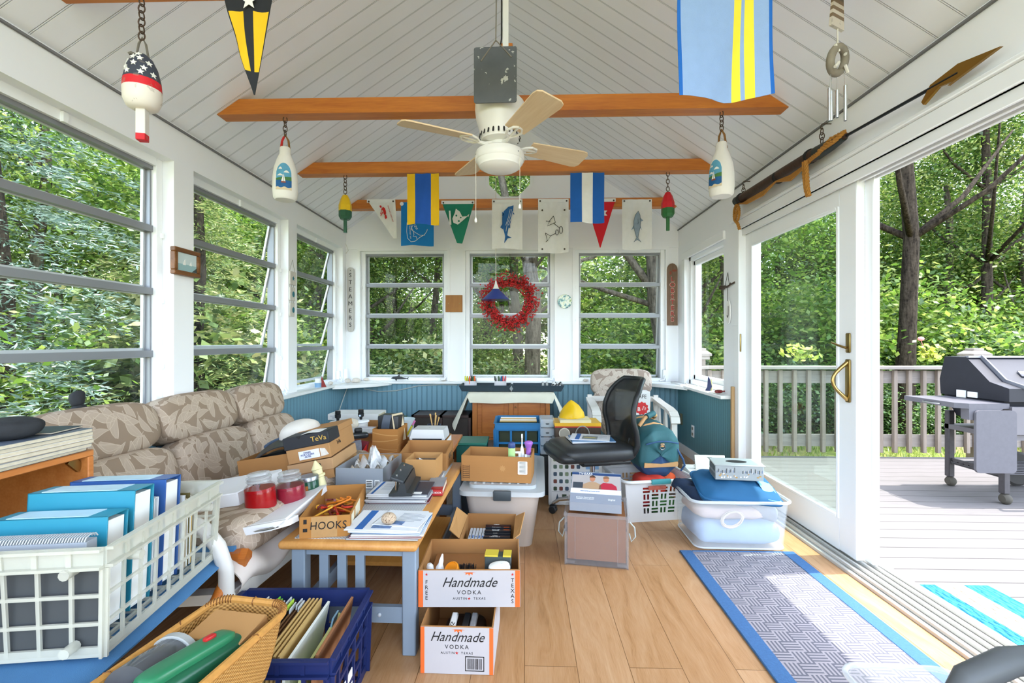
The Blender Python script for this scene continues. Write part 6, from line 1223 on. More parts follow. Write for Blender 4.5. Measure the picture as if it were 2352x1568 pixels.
for k in range(4): g.box(.038, .066, -.0014, -.0008, .014 + .009 * k, .018 + .009 * k)
O('barcode', g, INK, gs_, smooth=0); g = G(); g.box(-.1, .02, -.004, 0, -.0, .004); g.bm.free()
# two cardboard boxes at the table's right
sb = T('cardboard_box', 'small square open cardboard box at the right of the table', 'box', (-.548, 2.462, TZ + .02), R(-2)); g = G(); g.obox(.162, .17, .108, .004); O('carton', g, CARD2, sb, smooth=0)
g = G(); g.box(-.05, .06, .10, .104, .01, .09); O('printed_card', g, mat('kraft_print', '#6a5a4a', .7, var=.6, scale=50), sb); g = G(); g.prism([(-.02, .05), (.04, .02), (.05, .06), (-.03, .098)], .08, .084); O('paper_slip', g, PAPER, sb)
for i, lab in enumerate(('flat magazine under the small square cardboard box', 'second flat magazine under the small square cardboard box')): magazine(lab, (-.55, 2.545, TZ + .0095 * i), .02, .20, .18, .0092, covers[(7, 4)[i]], None, pages=PW)
bb_ = T('cardboard_box', 'larger open cardboard box with scribbled side behind the small one', 'box', (-.592, 2.72, TZ), R(-1)); g = G(); g.obox(.275, .235, .128, .005, .10); O('carton', g, CARD, bb_, smooth=0); text('MISC', .05, mat('faded_marker', '#5f4a34', .8), bb_, (.1378, .12, .06), (PI / 2, 0, PI / 2), shear=.3, name='scribble')
g = G(); g.prism([(-.1375, .10), (-.1375, .02), (-.17, .03), (-.175, .095)], -.002, .002); O('flap', g, CARD, bb_)
def book(name, label, loc, rz, w, d, h, cov, pages=PG, group=None):
    g = G(); g.m(1).box(-w / 2 + .003, w / 2 - .003, -d / 2 + .002, d / 2 - .003, .003, h - .003); g.m(0).box(-w / 2, w / 2, -d / 2, d / 2, 0, .003); g.box(-w / 2, w / 2, -d / 2, d / 2, h - .003, h); g.box(-w / 2, w / 2, -d / 2, -d / 2 + .003, 0, h)
    return O(name, g, [cov, pages], loc=loc, rz=rz, label=label, cat='book', group=group, smooth=0)
bk_ = book('book', 'thick red and grey paperback at the right edge of the coffee table', (-.447, 2.34, TZ), R(3), .085, .20, .034, mat('red_cover', '#a82a2c', .4)); bk_.location = (-.446, 2.37, TZ)
g = G(); g.box(-.042, .042, -.06, .098, .0341, .0346); O('cover_panel', g, mat('cover_grey', '#8e9092', .4), bk_, smooth=0); text('the BIG BOOK', .012, PAPER, bk_, (0, -.1008, .016), name='spine_text')
magazine('maroon catalogue between the silver shoebox and the hole punch', (-.675, 2.55, TZ), R(12), .05, .28, .03, covers[6], None, 'catalogue', PW)
# ================================================================ second low table behind, with the farther boxes
T2 = T('low_table', 'plain brown low table behind the coffee table, covered with boxes', 'table', (-1.06, 3.05, 0)); g = G(); g.box(-.20, .56, 0, .46, TZ - .03, TZ, .004, 1); g.box(-.50, .56, .45, .74, TZ - .03, TZ, .004, 1); O('tabletop', g, CABW, T2)
for x in (-.17, .50):
    for y in (.03, .67): g = G(); g.box(x, x + .04, y, y + .04, 0, TZ - .03); O('leg', g, CABW, T2)
g = G(); g.box(-.29, .29, 0, .42, 0, TZ - .002, .004, 1); O('storage_box', g, CARD3, loc=(-1.36, 3.82, 0), label='plain brown carton under the flat dark green boxes by the back left corner', cat='box')
# brown parcels
for i, (lab, z, h, dx) in enumerate((('lower taped brown parcel box behind the silver shoebox', TZ, .065, 0), ('upper taped brown parcel box holding a black case', TZ + .065, .105, .004))):
    t = T('parcel_box', lab, 'box', (-.928 + dx, 3.09, z), R(-1)); g = G()
    if i: g.obox(.17, .24, h, .004)
    else: g.box(-.092, .092, 0, .27, 0, h, .002, 1)
    O('carton', g, card('parcel_brown', '#a8743f'), t, smooth=0); g = G()
    for k in range(2): g.grid(lambda u, v: (-.085 + .17 * u, -.0008, h * (.75 - .38 * k) - .02 * math.sin(u * 2 + k) + .006 * v), 12, 1, thick=lambda v: v + Vector((0, .0006, 0)))
    O('tape_strip', g, mat('shiny_tape', '#c09058', .2), t)
t = T('black_case', 'black case with a grey curved strap standing in the parcel box', 'case', (-.925, 3.16, TZ + .07), R(-2)); g = G(); g.box(-.072, .072, 0, .14, 0, .175, .008); O('case_body', g, BLACK, t); g = G(); g.grid(lambda u, v: (-.045 + .055 * u + .018 * v, -.004 - .012 * math.sin(PI * v), .09 + .092 * v), 4, 10, thick=lambda v: v + Vector((0, .004, 0))); O('strap', g, mat('strap_grey', '#4c5460', .5), t)
g = G(); g.at((0, 0, 0), (R(-10), 0, 0)); g.box(-.06, .055, 0, .01, 0, .19, .003, 1); O('padded_envelope', g, mat('cream_envelope', '#d2c0a0', .7, var=.25, scale=30), loc=(-.842, 3.2, TZ + .07), rz=R(68), label='worn cream padded envelope leaning at the right of the parcel box', cat='envelope')
# red box with phone and manuals
t = T('red_bin', 'bright red open box with manuals and a black handset', 'bin', (-1.085, 2.93, TZ), R(6)); g = G(); g.obox(.135, .14, .085, .004, .06); O('bin_body', g, mat('bright_red', '#c4161c', .4), t, smooth=0)
g = G(); g.at((.01, .05, .02), (R(-12), R(-8), 0)); g.box(-.05, .04, 0, .012, 0, .095); O('manual', g, mat('manual_grey', '#8a8c96', .6, var=.5, scale=70), t); g = G(); g.at((-.05, .03, .02), (R(-10), 0, 0)); g.box(-.015, .01, 0, .008, 0, .07); O('leaflet', g, PAPER, t)
g = G(); g.at((.0, .09, .02), (R(-10), R(10), 0)); g.box(-.035, .065, 0, .03, .0, .09, .006); O('maroon_pouch', g, mat('maroon_cloth', '#6a1420', .7), t)
t = T('black_handset', 'black handset lying on top of the manuals in the red box', 'phone', (-1.08, 3.0, TZ + .125), R(25)); g = G(); g.puff(.15, .055, .04, .5, .6, 20, 10, (0, 0, .02)); O('handset', g, mat('handset_black', '#22262a', .25), t); g = G(); g.puff(.05, .04, .03, .4, .5, 14, 8, (.01, .02, .05)); O('knob', g, BLACK, t)
# open carton with two spool jars
cb = T('cardboard_box', 'open carton with printed white sides holding two white canisters', 'box', (-1.32, 3.50, TZ), R(1)); g = G(); g.obox(.40, .36, .10, .005); O('carton', g, CARD, cb, smooth=0); g = G(); g.box(.2005, .2012, .02, .34, .02, .095); g.box(-.2, .2, -.0008, 0, .055, .1); O('white_print', g, mat('white_label', '#d4d4d2', .6, var=.15, scale=50), cb, smooth=0)
for px, lab, dz in ((776, 'white canister with a tall black knob, left of the pair in the carton', 0), (829, 'white canister with a tall black knob, right of the pair in the carton', .012)):
    p = gy(px, 970, 3.66); t = T('canister', lab, 'canister', (p.x, 3.66, TZ + .012), 0); g = G(); g.lathe([(0, 0), (.052, 0), (.054, .01), (.054, .09 + dz), (0, .09 + dz)], 28); O('cup', g, mat('canister_white', '#cfcdc8', .4), t)
    g = G(); z = .092 + dz; g.lathe([(.058, z), (.064, z + .006), (.06, z + .016), (.05, z + .02), (0, z + .022)], 30); O('lid', g, WHITE2, t); g = G(); g.lathe([(.010, z + .02), (.012, z + .04), (.022, z + .046), (.023, z + .072), (.019, z + .076), (.021, z + .08), (.020, z + .102), (0, z + .104)], 18); O('knob', g, BLACK, t)
    if dz: g = G(); g.prism(ell(0, z + .055, .009, .007, 12), -.0245, -.022); O('dial_label', g, mat('dial_blue_white', '#c3d4e2', .4), t)
g = G(); g.at((0, 0, 0), (0, R(20), 0)); g.puff(.12, .08, .10, .8, .8, 16, 10, (0, 0, .05), .003); O('cloth_bundle', g, mat('cream_cloth_speckle', '#d6ccb8', .9, var=.35, scale=60), loc=(-1.36, 3.60, TZ + .06), label='crumpled cream speckled cloth between the two canisters', cat='cloth')
g = G(); g.lathe([(.0, -.012), (.07, -.012), (.074, 0), (.07, .012), (0, .012)], 28, 'Y'); O('chrome_disc', g, mat('dull_chrome', '#a9adb2', .25, .8), loc=(-1.43, 3.56, TZ + .075), rot=(R(-30), 0, 0), label='round silver metal disc leaning before the left canister', cat='disc')
g = G(); g.box(-.12, .10, 0, .30, 0, .004); O('white_flap', g, mat('flap_grey_white', '#c3c4cc', .6), loc=(-1.20, 3.30, TZ + .10), rot=(R(-2), 0, R(-8)), label='loose pale grey sheet on the carton before the canisters', cat='sheet')
for i, (c, z) in enumerate((('#2f4a3c', 0), ('#3a5a44', .045))): g = G(); g.box(-.27, .27, 0, .34, 0, .043, .003, 1); O('flat_box', g, mat('green_box_%d' % i, c, .6), loc=(-1.36 + .03 * i, 3.86, TZ + z), rz=R(-3 + 2 * i), label=('lower' if i == 0 else 'upper') + ' flat dark green box under the long white box', cat='box')
t = T('white_box', 'long flat white box lying on the dark green boxes near the back wall', 'box', (-1.44, 3.90, TZ + .09), R(1)); g = G(); g.box(-.21, .21, 0, .26, 0, .052, .003, 1); O('body', g, mat('box_white', '#d9d9d6', .6), t); text('PUZZLE\nSET', .016, mat('print_grey', '#8a909c'), t, (-.16, -.0008, .026), line=.9); g = G(); g.box(.2102, .2108, .03, .22, .012, .042); O('printed_side', g, mat('beige_print', '#c9bb98', .6, var=.3, scale=60), t)
t = T('waste_bin', 'frosted white plastic bin behind the parcels with pens beside it', 'bin', (-.925, 3.62, TZ)); g = G(); g.lathe([(0, 0), (.058, 0), (.072, .145), (.076, .148), (.076, .154), (.07, .154), (.056, .006), (0, .006)], 32); O('bin_body', g, clear('frosted_bin', '#cfdce0', .6, .3), t, smooth=60)
g = G(); g.at((0, 0, 0), (R(12), R(30), 0)); g.m(0).tube([(0, 0, 0), (0, 0, .09)], .007, 8); g.m(1).tube([(0, 0, .09), (0, 0, .125)], .0075, 8); g.m(2).tube([(0, 0, .082), (0, 0, .09)], .0078, 8); O('highlighter', g, [mat('pen_yellow', '#c9c23a', .4), mat('pen_pink', '#b86a9a', .4), mat('pen_green', '#5a8a4a', .4)], loc=(-.835, 3.32, TZ + .085), label='yellow and pink pen leaning behind the cream envelope', cat='pen')
wb = T('cardboard_box', 'white-sided carton under the white paper tray', 'box', (-.655, 3.12, TZ), 0); g = G(); g.obox(.25, .27, .085, .004); O('carton', g, CARD, wb, smooth=0); g = G(); g.box(.1252, .126, .01, .26, .01, .08); O('white_print', g, PAPER, wb)
t = T('paper_tray', 'white plastic paper tray with a dark slot sitting on a carton', 'tray', (-.655, 3.14, TZ + .086), R(-1)); g = G(); g.frustum((-.118, .118, 0, .19), (-.105, .105, .02, .18), .012, .068); g.box(-.118, .118, 0, .19, 0, .012, .003, 1); O('tray_shell', g, mat('tray_white', '#cfcfce', .45), t); g = G(); g.box(-.10, .10, -.001, .002, .004, .012); O('slot', g, INK, t); g = G(); g.lathe([(0, .068), (.007, .068), (.006, .070), (0, .070)], 12); O('button', g, mat('tray_grey', '#b4b4b4', .4), t, loc=(0, .09, 0))
t = T('brush_jar', 'small dark pot with paintbrushes behind the paper tray', 'pot', (-.70, 3.62, TZ)); g = G(); g.lathe([(0, 0), (.05, 0), (.055, .11), (.05, .11), (.046, .01), (0, .01)], 20); O('pot', g, mat('pot_navy', '#2c3448', .4), t)
for k in range(5): a = k * 1.3; g = G(); g.tube([(0, 0, .02), (.035 * math.cos(a), .035 * math.sin(a), .15 + .01 * k)], .004, 6); g.tube([(.035 * math.cos(a), .035 * math.sin(a), .15 + .01 * k), (.038 * math.cos(a), .038 * math.sin(a), .165 + .01 * k)], .006, 6); O('brush', g, mat('brush_wood', '#c9a468', .6), t)
# ================================================================ middle of the room
BEI = clear('beige_tote_plastic', '#c9bdb2', .82, .3); LIDC = clear('frosted_lid', '#d9dfe2', .55, .25)
def tote_shell(g, b, t_, z0, z1, th=.004):
    """open-topped bin with flared walls: b,t_ = (x0,x1,y0,y1) at bottom and rim, rounded corners"""
    lo = rrect(*b, .05, 5); hi = rrect(*t_, .05, 5); n = len(lo); k = 5
    vs = [(lo[j][0] + (hi[j][0] - lo[j][0]) * i / k, lo[j][1] + (hi[j][1] - lo[j][1]) * i / k, z0 + (z1 - z0) * i / k) for i in range(k + 1) for j in range(n)]
    cx, cy = (b[0] + b[1]) / 2, (b[2] + b[3]) / 2
    vi = [(cx + (v[0] - cx) * (1 - th * 5), cy + (v[1] - cy) * (1 - th * 5), v[2] + (th if i < n else 0)) for i, v in enumerate(vs)]
    m = len(vs); fs = [(i * n + j, i * n + (j + 1) % n, (i + 1) * n + (j + 1) % n, (i + 1) * n + j) for i in range(k) for j in range(n)]
    rim = [(k * n + j, k * n + (j + 1) % n, m + k * n + (j + 1) % n, m + k * n + j) for j in range(n)]
    g.add(vs + vi, fs + [tuple(m + q for q in f[::-1]) for f in fs] + rim + [tuple(range(n - 1, -1, -1)), tuple(m + j for j in range(n))])
    return [(p[0], p[1], z1) for p in hi]
tt = T('storage_tote', 'large beige translucent storage tote with a frosted lid right of the table', 'tote', (-.13, 2.66, 0), R(-2)); TW, TD, TH_ = .43, .80, .345
g = G(); hi = tote_shell(g, (-TW / 2 + .045, TW / 2 - .045, .05, TD - .05), (-TW / 2, TW / 2, 0, TD), 0, TH_ - .03); O('tote_body', g, BEI, tt, smooth=50)
g = G(); pts = [(p[0] * 1.05, p[1] * 1.02 - .008, TH_ - .03) for p in hi]; lidp = rrect(-TW / 2 - .03, TW / 2 + .03, -.03, TD + .03, .05, 5); g.prism(lidp, TH_ - .035, TH_ - .008, 'XY'); g.prism(rrect(-TW / 2 + .02, TW / 2 - .02, .03, TD - .03, .04, 5), TH_ - .008, TH_ + .012, 'XY')
for k in range(7): g.box(-TW / 2 + .05 + k * .05, -TW / 2 + .062 + k * .05, .06, TD - .06, TH_ + .012, TH_ + .016)
O('tote_lid', g, LIDC, tt, smooth=30); g = G(); g.box(-.045, .055, -.045, -.025, TH_ - .055, TH_ + .002, .006); O('latch', g, mat('latch_grey', '#3d4448', .45), tt)
g = G(); g.puff(TW - .12, TD - .14, .2, .3, .4, 24, 12, (0, TD / 2, .115)); O('packed_linen', g, mat('linen_beige', '#b5a496', .9, var=.3, scale=6), tt)
# carton on the tote
cl = T('cardboard_box', 'long open cardboard box of toiletries on top of the beige tote', 'box', (-.168, 2.735, TH_ + .0165), R(-6)); g = G(); g.obox(.41, .24, .15, .005); O('carton', g, CARD, cl, smooth=0)
g = G(); g.box(.13, .185, -.001, 0, .05, .125, .004, 1); lb = O('shipping_label', g, PAPER, cl); g = G()
for k in range(9): g.box(.138, .175, -.0016, -.001, .058 + .0075 * k, .0605 + .0075 * k)
O('barcode', g, INK, lb, smooth=0); g = G()
for k in range(7): g.box(-.195, -.158, -.0008, 0, .02 + .011 * k, .0225 + .011 * k)
g.box(-.197, -.195, -.0008, 0, .015, .095); g.box(-.158, -.156, -.0008, 0, .015, .095); O('printed_grid', g, mat('dark_print', '#4a2c1c', .7), cl, smooth=0); g = G(); g.prism(star(9, .02, .012, (.04, .08)), -.0006, 0); O('torn_patch', g, CARD2, cl, smooth=0)
def pm(px, py, y): return gy(px, py, y)
zt0 = TH_ + .022
def bottle(name, label, cat, px, y, prof, m, cap=None, capm=None, rz=0):
    p = gy(px, 1000, y); t = T(name, label, cat, (p.x, y, zt0), rz); g = G(); g.lathe(prof, 20); O('bottle_body', g, m, t, smooth=60)
    if cap: g = G(); g.lathe(cap, 18); O('cap', g, capm, t, smooth=60)
    return t
t = T('deodorant_stick', 'pale green deodorant stick with a navy domed cap in the toiletries box', 'deodorant', (gy(1175, 1000, 2.76).x, 2.785, zt0 + .055)); g = G(); g.prism([(x, y) for x, y in ell(0, 0, .021, .013, 16)], 0, .13, 'XY'); O('case', g, mat('pale_green_plastic', '#a9d08a', .4), t); g = G(); g.puff(.044, .028, .05, .9, .8, 16, 10, (0, 0, .14)); O('cap', g, mat('navy_cap', '#2f4478', .35), t)
t = T('toothbrush', 'white upright electric toothbrush in the toiletries box', 'toothbrush', (gy(1199, 1000, 2.86).x, 2.86, zt0 + .03)); g = G(); g.lathe([(0, 0), (.013, 0), (.014, .10), (.008, .14), (.004, .15), (.0035, .20), (0, .205)], 14); O('brush_handle', g, WHITE2, t); g = G(); g.box(-.005, .005, -.012, .004, .195, .222, .003, 1); O('brush_head', g, WHITE2, t)
bottle('lotion_bottle', 'white bottle with a purple waisted top in the toiletries box', 'bottle', 1214, 2.87, [(0, 0), (.022, 0), (.024, .02), (.024, .11), (.018, .125), (0, .125)], mat('white_bottle', '#d9dade', .3), [(.018, .12), (.016, .14), (.014, .155), (.019, .175), (.026, .19), (.026, .20), (.018, .206), (0, .207)], mat('lilac_cap', '#9a5fb4', .35))
t = bottle('spray_bottle', 'small white spray bottle with a blue label in the toiletries box', 'bottle', 1193, 2.81, [(0, 0), (.014, 0), (.016, .01), (.016, .11), (.008, .125), (0, .125)], mat('white_bottle', '#d9dade'), [(.007, .125), (.007, .15), (0, .15)], WHITE2); g = G(); g.box(-.035, .010, -.006, .006, .145, .157, .003, 1); O('nozzle', g, WHITE2, t); g = G(); g.lathe([(.0163, .075), (.0165, .08), (.0165, .105), (.0163, .108)], 18); O('blue_label', g, BLUEINK, t)
t = bottle('pump_bottle', 'squat white pump bottle at the right end of the toiletries box', 'bottle', 1208, 2.80, [(0, 0), (.02, 0), (.022, .08), (.014, .10), (.008, .125), (.007, .14), (0, .14)], WHITE2)
g = G(); g.box(-.045, .045, -.022, .022, 0, .10, .01); O('soap_dish', g, mat('white_bottle', '#d9dade'), loc=(gy(1186, 1000, 2.82).x - .02, 2.905, zt0), rz=.3, label='white plastic case lying in the toiletries box', cat='case')
# DVD box behind the vodka box
g = G(); g.box(-.20, .19, .006, .234, 0, .03); O('packed_tissue', g, mat('box_filler', '#b9a48a', .9), cl, loc=(0, 0, .0051))
dv = T('cardboard_box', 'open cardboard box of discs between the table and the tote', 'box', (-.185, 2.24, 0), R(-1)); DW, DD, DH = .265, .34, .235; g = G(); g.obox(DW, DD, DH, .004, DH - .01); O('carton', g, CARD, dv, smooth=0)
g = G(); g.add([(-DW / 2, .01, DH), (-DW / 2, DD - .03, DH), (-DW / 2 - .055, DD - .06, DH + .052), (-DW / 2 - .05, .03, DH + .03), (-DW / 2 + .003, .01, DH), (-DW / 2 + .003, DD - .03, DH), (-DW / 2 - .052, DD - .06, DH + .055), (-DW / 2 - .047, .03, DH + .033)], [(0, 1, 2, 3), (7, 6, 5, 4), (0, 4, 5, 1), (1, 5, 6, 2), (2, 6, 7, 3), (3, 7, 4, 0)])
O('flap', g, CARD2, dv, smooth=0); g = G(); g.add([(DW / 2, .01, DH), (DW / 2, DD - .03, DH), (DW / 2 + .05, DD - .06, DH + .03), (DW / 2 + .03, .04, DH + .01), (DW / 2 - .003, .01, DH), (DW / 2 - .003, DD - .03, DH), (DW / 2 + .047, DD - .06, DH + .033), (DW / 2 + .027, .04, DH + .013)], [(0, 1, 2, 3), (7, 6, 5, 4), (0, 4, 5, 1), (1, 5, 6, 2), (2, 6, 7, 3), (3, 7, 4, 0)]); O('flap', g, CARD2, dv, smooth=0)
g = G(); g.box(-.1, .1, .025, .315, .004, .055); O('packing_card', g, CARD3, dv)
WC = mat('disc_case_white', '#b9c0c8', .35, var=.2, scale=40); DC = [mat('disc_case_%d' % i, c, .3, var=.5, scale=50) for i, c in enumerate(('#1d1f24', '#30353c', '#1a2028', '#3a2420', '#22262c'))]
for i in range(5):
    g = G(); g.box(-.007, .007, 0, .19, 0, .135, .001, 1); o_ = O('disc_case', g, WC, loc=(-.185 - .105 + .0165 * i, 2.24 + .055, .058), rot=(0, R(5), 0), label='pale blue-white disc case standing at the left of the disc box', cat='disc case', group='pale disc cases in the disc box')
    text(('GOLF', 'HOME', 'SEA', 'MUSIC', 'TRIP')[i], .011, BLUEINK, o_, (0, .08, .1353), (0, 0, R(90)), name='spine_text')
for i in range(9):
    g = G(); g.box(-.068, .068, 0, .014, 0, .138, .001, 1); o_ = O('disc_case', g, DC[i % 5] if i else mat('disc_case_pink', '#c85a64', .3, var=.3, scale=40), loc=(-.185 + .045, 2.24 + .04 + .026 * i, .058 + .003 * (i % 3)), rot=(R(-8), 0, 0), label='dark disc case standing in the disc box' if i else 'pink disc case at the front of the disc box', cat='disc case', group='dark disc cases in the disc box' if i else None)
    text(('ROSE', 'THE NIGHT', 'LONG ROAD', 'SILENT', 'RIVER', 'HARBOR', 'DARK SEA', 'THE HUNT', 'STORM')[i], .009, PAPER, o_, (-.01, .007, .1383), (0, 0, 0), name='spine_text')
    if i in (6, 7): g = G(); g.box(.03, .06, .001, .013, .138, .1386); O('orange_patch', g, ORANGE, o_, smooth=0)
# vodka cartons
VW = mat('carton_white_print', '#b3b0b3', .7, var=.05, scale=20)
def vodka(label, a, b, z, d, h, texas, barcode):
    m_, w, rz = front(a, b, z); t = T('printed_carton', label, 'box', (m_.x, m_.y, z), rz); g = G(); g.obox(w, d, h, .005); O('carton', g, CARD, t, smooth=0)
    g = G(); g.box(-w / 2, w / 2, -.0012, 0, .001, h - .002); g.box(w / 2, w / 2 + .0012, 0, d, .001, h - .002); O('white_print', g, VW, t, smooth=0); k = w / .39
    g = G(); e = .014 * (1.3 if texas else 1); g.prism([p for p in star(14, .03, .022, (-.0 if texas else .005, h + .008)) if p[1] < h - .002], -.0018, -.0012); O('sun_mark', g, ORANGE, t, smooth=0)
    for x_ in (-w / 2, w / 2 - e): g = G(); g.box(x_, x_ + e, -.0018, -.0012, .001, h - .002); O('orange_edge', g, ORANGE, t, smooth=0)
    g = G(); g.bm.free(); s = .052 if texas else .048; zc = h * (.66 if texas else .78)
    text('Handmade', s, INK, t, (0, -.0014, zc), name='script_title', shear=.42, sx=.92); text('VODKA', s * .42, INK, t, (0, -.0014, zc - s * .72), name='product_text', spacing=1.35); text('AUSTIN    TEXAS', s * .24, INK, t, (0, -.0014, zc - s * 1.16), name='place_text', spacing=1.35)
    g = G(); g.prism(star(5, .006, .0026, (0, zc - s * 1.16)), -.0018, -.0012); O('red_star', g, REDINK, t, smooth=0)
    if texas:
        text('F\nR\nE\nE', .021, INK, t, (-w / 2 + .031, -.0014, h * .46), name='side_text', line=.95); text('T\nE\nX\nA\nS', .021, INK, t, (w / 2 - .028, -.0014, h * .44), name='side_text', line=.95)
        g = G()
        for x in (-w / 2 + .031, w / 2 - .028): g.prism(star(5, .006, .0026, (x, h * .88)), -.0018, -.0012)
        O('star_mark', g, REDINK, t, smooth=0)
    if barcode:
        g = G(); x0 = w / 2 - .1; z0 = .012
        for b_ in ((0, .068, 0, .003), (0, .068, .05, .053), (0, .003, 0, .053), (.065, .068, 0, .053)): g.box(x0 + b_[0], x0 + b_[1], -.0018, -.0012, z0 + b_[2], z0 + b_[3])
        x = .008
        while x < .058: ww = random.choice((.0012, .002, .003)); g.box(x0 + x, x0 + x + ww, -.0018, -.0012, z0 + .007, z0 + .045); x += ww + random.choice((.0012, .002))
        O('barcode', g, INK, t, smooth=0)
    return t, m_, w, rz
va, am, aw, _ = vodka('lower white vodka carton with a barcode standing on the floor', (966, 1545), (1133, 1550), 0, .33, .168, False, True)
vb, bm_, bw_, _ = vodka('upper white vodka carton marked FREE and TEXAS on top of the other', (961, 1394), (1194, 1394), .171, .28, .142, True, False)
GAD = mat('gadget_silver', '#a9acb0', .35, .5, var=.3, scale=60)
# lower box: pouch with gadgets
g = G(); g.puff(.16, .2, .09, .5, .5, 18, 10, (0, 0, .045)); O('leather_pouch', g, mat('dark_leather', '#2c201a', .5, var=.3), loc=(am.x + .015, am.y + .11, .02), label='dark leather pouch in the lower vodka carton', cat='pouch')
for i, (dx, lab, m) in enumerate(((-.028, 'silver battery-like gadget with a label in the lower vodka carton', PAPER), (.02, 'long black gadget in the lower vodka carton', BLACK), (.048, 'clear plastic gadget at the right in the lower vodka carton', GAD))):
    g = G(); g.box(-.012, .012, -.05, .05, 0, .018, .004, 1); o_ = O('gadget', g, m, loc=(am.x + dx, am.y + .095, .112), rot=(R(14), 0, R(-4)), label=lab, cat='gadget')
    if i == 0: text('3Z', .02, INK, o_, (0, -.01, .0185), (0, 0, R(70)), name='print')
# upper box contents
zb = .171 + .006
t = T('glue_bottle', 'small white glue bottle with a pointed nozzle in the upper vodka carton', 'bottle', (bm_.x - .135, bm_.y + .06, zb + .05), rot=(R(-14), R(10), 0)); g = G(); g.lathe([(0, 0), (.014, 0), (.016, .01), (.016, .06), (.009, .075), (.009, .085), (.003, .11), (0, .112)], 16); O('bottle_body', g, WHITE2, t)
t = T('glue_bottle', 'second white bottle standing beside the glue bottle in the upper vodka carton', 'bottle', (bm_.x - .155, bm_.y + .075, zb + .065), rot=(R(0), R(-12), R(20))); g = G(); g.lathe([(0, 0), (.013, 0), (.014, .01), (.014, .05), (.008, .06), (0, .06)], 16); O('bottle_body', g, PAPER, t)
g = G(); g.lathe([(.0, 0), (.028, 0), (.03, .006), (.03, .016), (.026, .02), (.024, .014), (0, .012)], 24); O('orange_cap', g, mat('orange_plastic', '#e08a1e', .35), loc=(bm_.x - .07, bm_.y + .055, zb + .105), rot=(R(40), 0, R(-30)), label='bright orange round cap in the upper vodka carton', cat='cap')
t = T('brush', 'black bristle brush in the upper vodka carton', 'brush', (bm_.x - .015, bm_.y + .06, zb + .085)); g = G()
for k in range(44): x = -.032 + .064 * (k % 22) / 21; y = .01 * (k // 22); g.tube([(x, y, 0), (x + random.uniform(-.003, .003), y - .01, .045 + random.uniform(-.004, .004))], .0016, 4)
b_ = O('bristles', g, INK, t); b_['kind'] = 'stuff'; g = G(); g.box(-.036, .036, -.008, .018, -.012, .002, .004, 1); O('brush_back', g, BLACK, t)
t = T('playing_box', 'dark grey box with a yellow edge at the right in the upper vodka carton', 'box', (bm_.x + .105, bm_.y + .07, zb), R(-2)); g = G(); g.box(-.052, .052, 0, .05, 0, .155, .003, 1); O('box_body', g, mat('dark_slate_box', '#3c4444', .5), t); g = G(); g.box(-.052, .0, -.001, .051, .1545, .161); g.box(.02, .052, -.001, .051, .1545, .161); O('yellow_edge', g, mat('edge_yellow', '#c9b23a', .5), t)
g = G(); g.puff(.085, .06, .03, .8, .8, 16, 8, (0, 0, .015), .003); O('crumpled_paper', g, PAPER, loc=(bm_.x + .115, bm_.y + .035, zb + .115), label='crumpled white paper before the dark box in the upper vodka carton', cat='paper')
g = G(); g.box(-.16, .16, .02, .25, 0, .085); O('packing_card', g, CARD3, vb, loc=(0, 0, .006))
# ---- blue crate with files
BLC = mat('milk_crate_blue', '#1e6ea0', .45, var=.12)
cx_ = .5 * (gy(1137, 975, 3.72).x + gy(1243, 975, 3.72).x)
bc = lattice_crate('file_crate', 'bright blue plastic crate of hanging files behind the toiletries box', 'crate', (cx_, 3.90, .262), R(1), .35, .36, .275, BLC, 3, 3, 2, .055, .006, .004, .016)
lattice_crate('file_crate', 'second bright blue crate underneath the one with hanging files', 'crate', (cx_, 3.90, 0), R(1), .35, .36, .258, BLC, 3, 3, 2, .055, .006, .004, .016)
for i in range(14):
    g = G(); g.box(-.15, .15, 0, .008, 0, .262 - .004 * (i % 3)); fo = O('hanging_folder', g, (mat('shade_olive_folder', '#39402c', .7) if i == 0 else mat('manila', '#c9b184', .7) if i % 2 else PAPER), loc=(cx_, 3.76 + .02 * i, .275), label='cream hanging folder in the bright blue crate' if i else 'hanging folder darkened as shade at the front of the bright blue crate', cat='folder', group='cream hanging folders in the bright blue crate' if i else None)  # front folder coloured dark to stand in for the shade behind the lattice
# ---- wooden cabinet under the cloth
CB2 = wood('cherry_cabinet', '#8f4c1c', '#b06c2e', .4, 1, 'X', .04); CB2Z = wood('cherry_stiles', '#8f4c1c', '#b4702f', .4, 1, 'Z', .04)
cx0, cx1 = gy(1085, 900, 4.72).x, gy(1263, 900, 4.72).x; cw = cx1 - cx0
cab = T('wooden_cabinet', 'two-door cherry wood cabinet under the cream cloth at the back wall', 'cabinet', ((cx0 + cx1) / 2, 4.72, 0)); g = G()
g.box(-cw / 2, cw / 2, .012, .38, .64, .665); g.box(-cw / 2, -cw / 2 + .045, .0, .38, .0, .64); g.box(cw / 2 - .045, cw / 2, .0, .38, .0, .64); g.box(-cw / 2, cw / 2, .36, .38, .18, .64); g.box(-cw / 2 + .04, cw / 2 - .04, .01, .36, .19, .21); g.box(-.022, .022, -.004, .02, .2, .64); O('carcass', g, CB2Z, cab, smooth=0)
for s in (-1, 1):
    x0, x1 = sorted((s * .02, s * (cw / 2 - .045))); g = G(); g.box(x0 + (.004 if s > 0 else .004), x1 - .004, .006, .022, .214, .634); d_ = O('door', g, CB2, cab); g = G(); g.box(x0 + .05, x1 - .05, -.002, .006, .25, .60, .004, 1); O('door_panel', g, CB2, d_)
    if s > 0: g = G(); g.at((x0 + .025, -.008, .52)); g.puff(.016, .02, .016, 1, 1, 12, 8); O('knob', g, BRASS, d_)
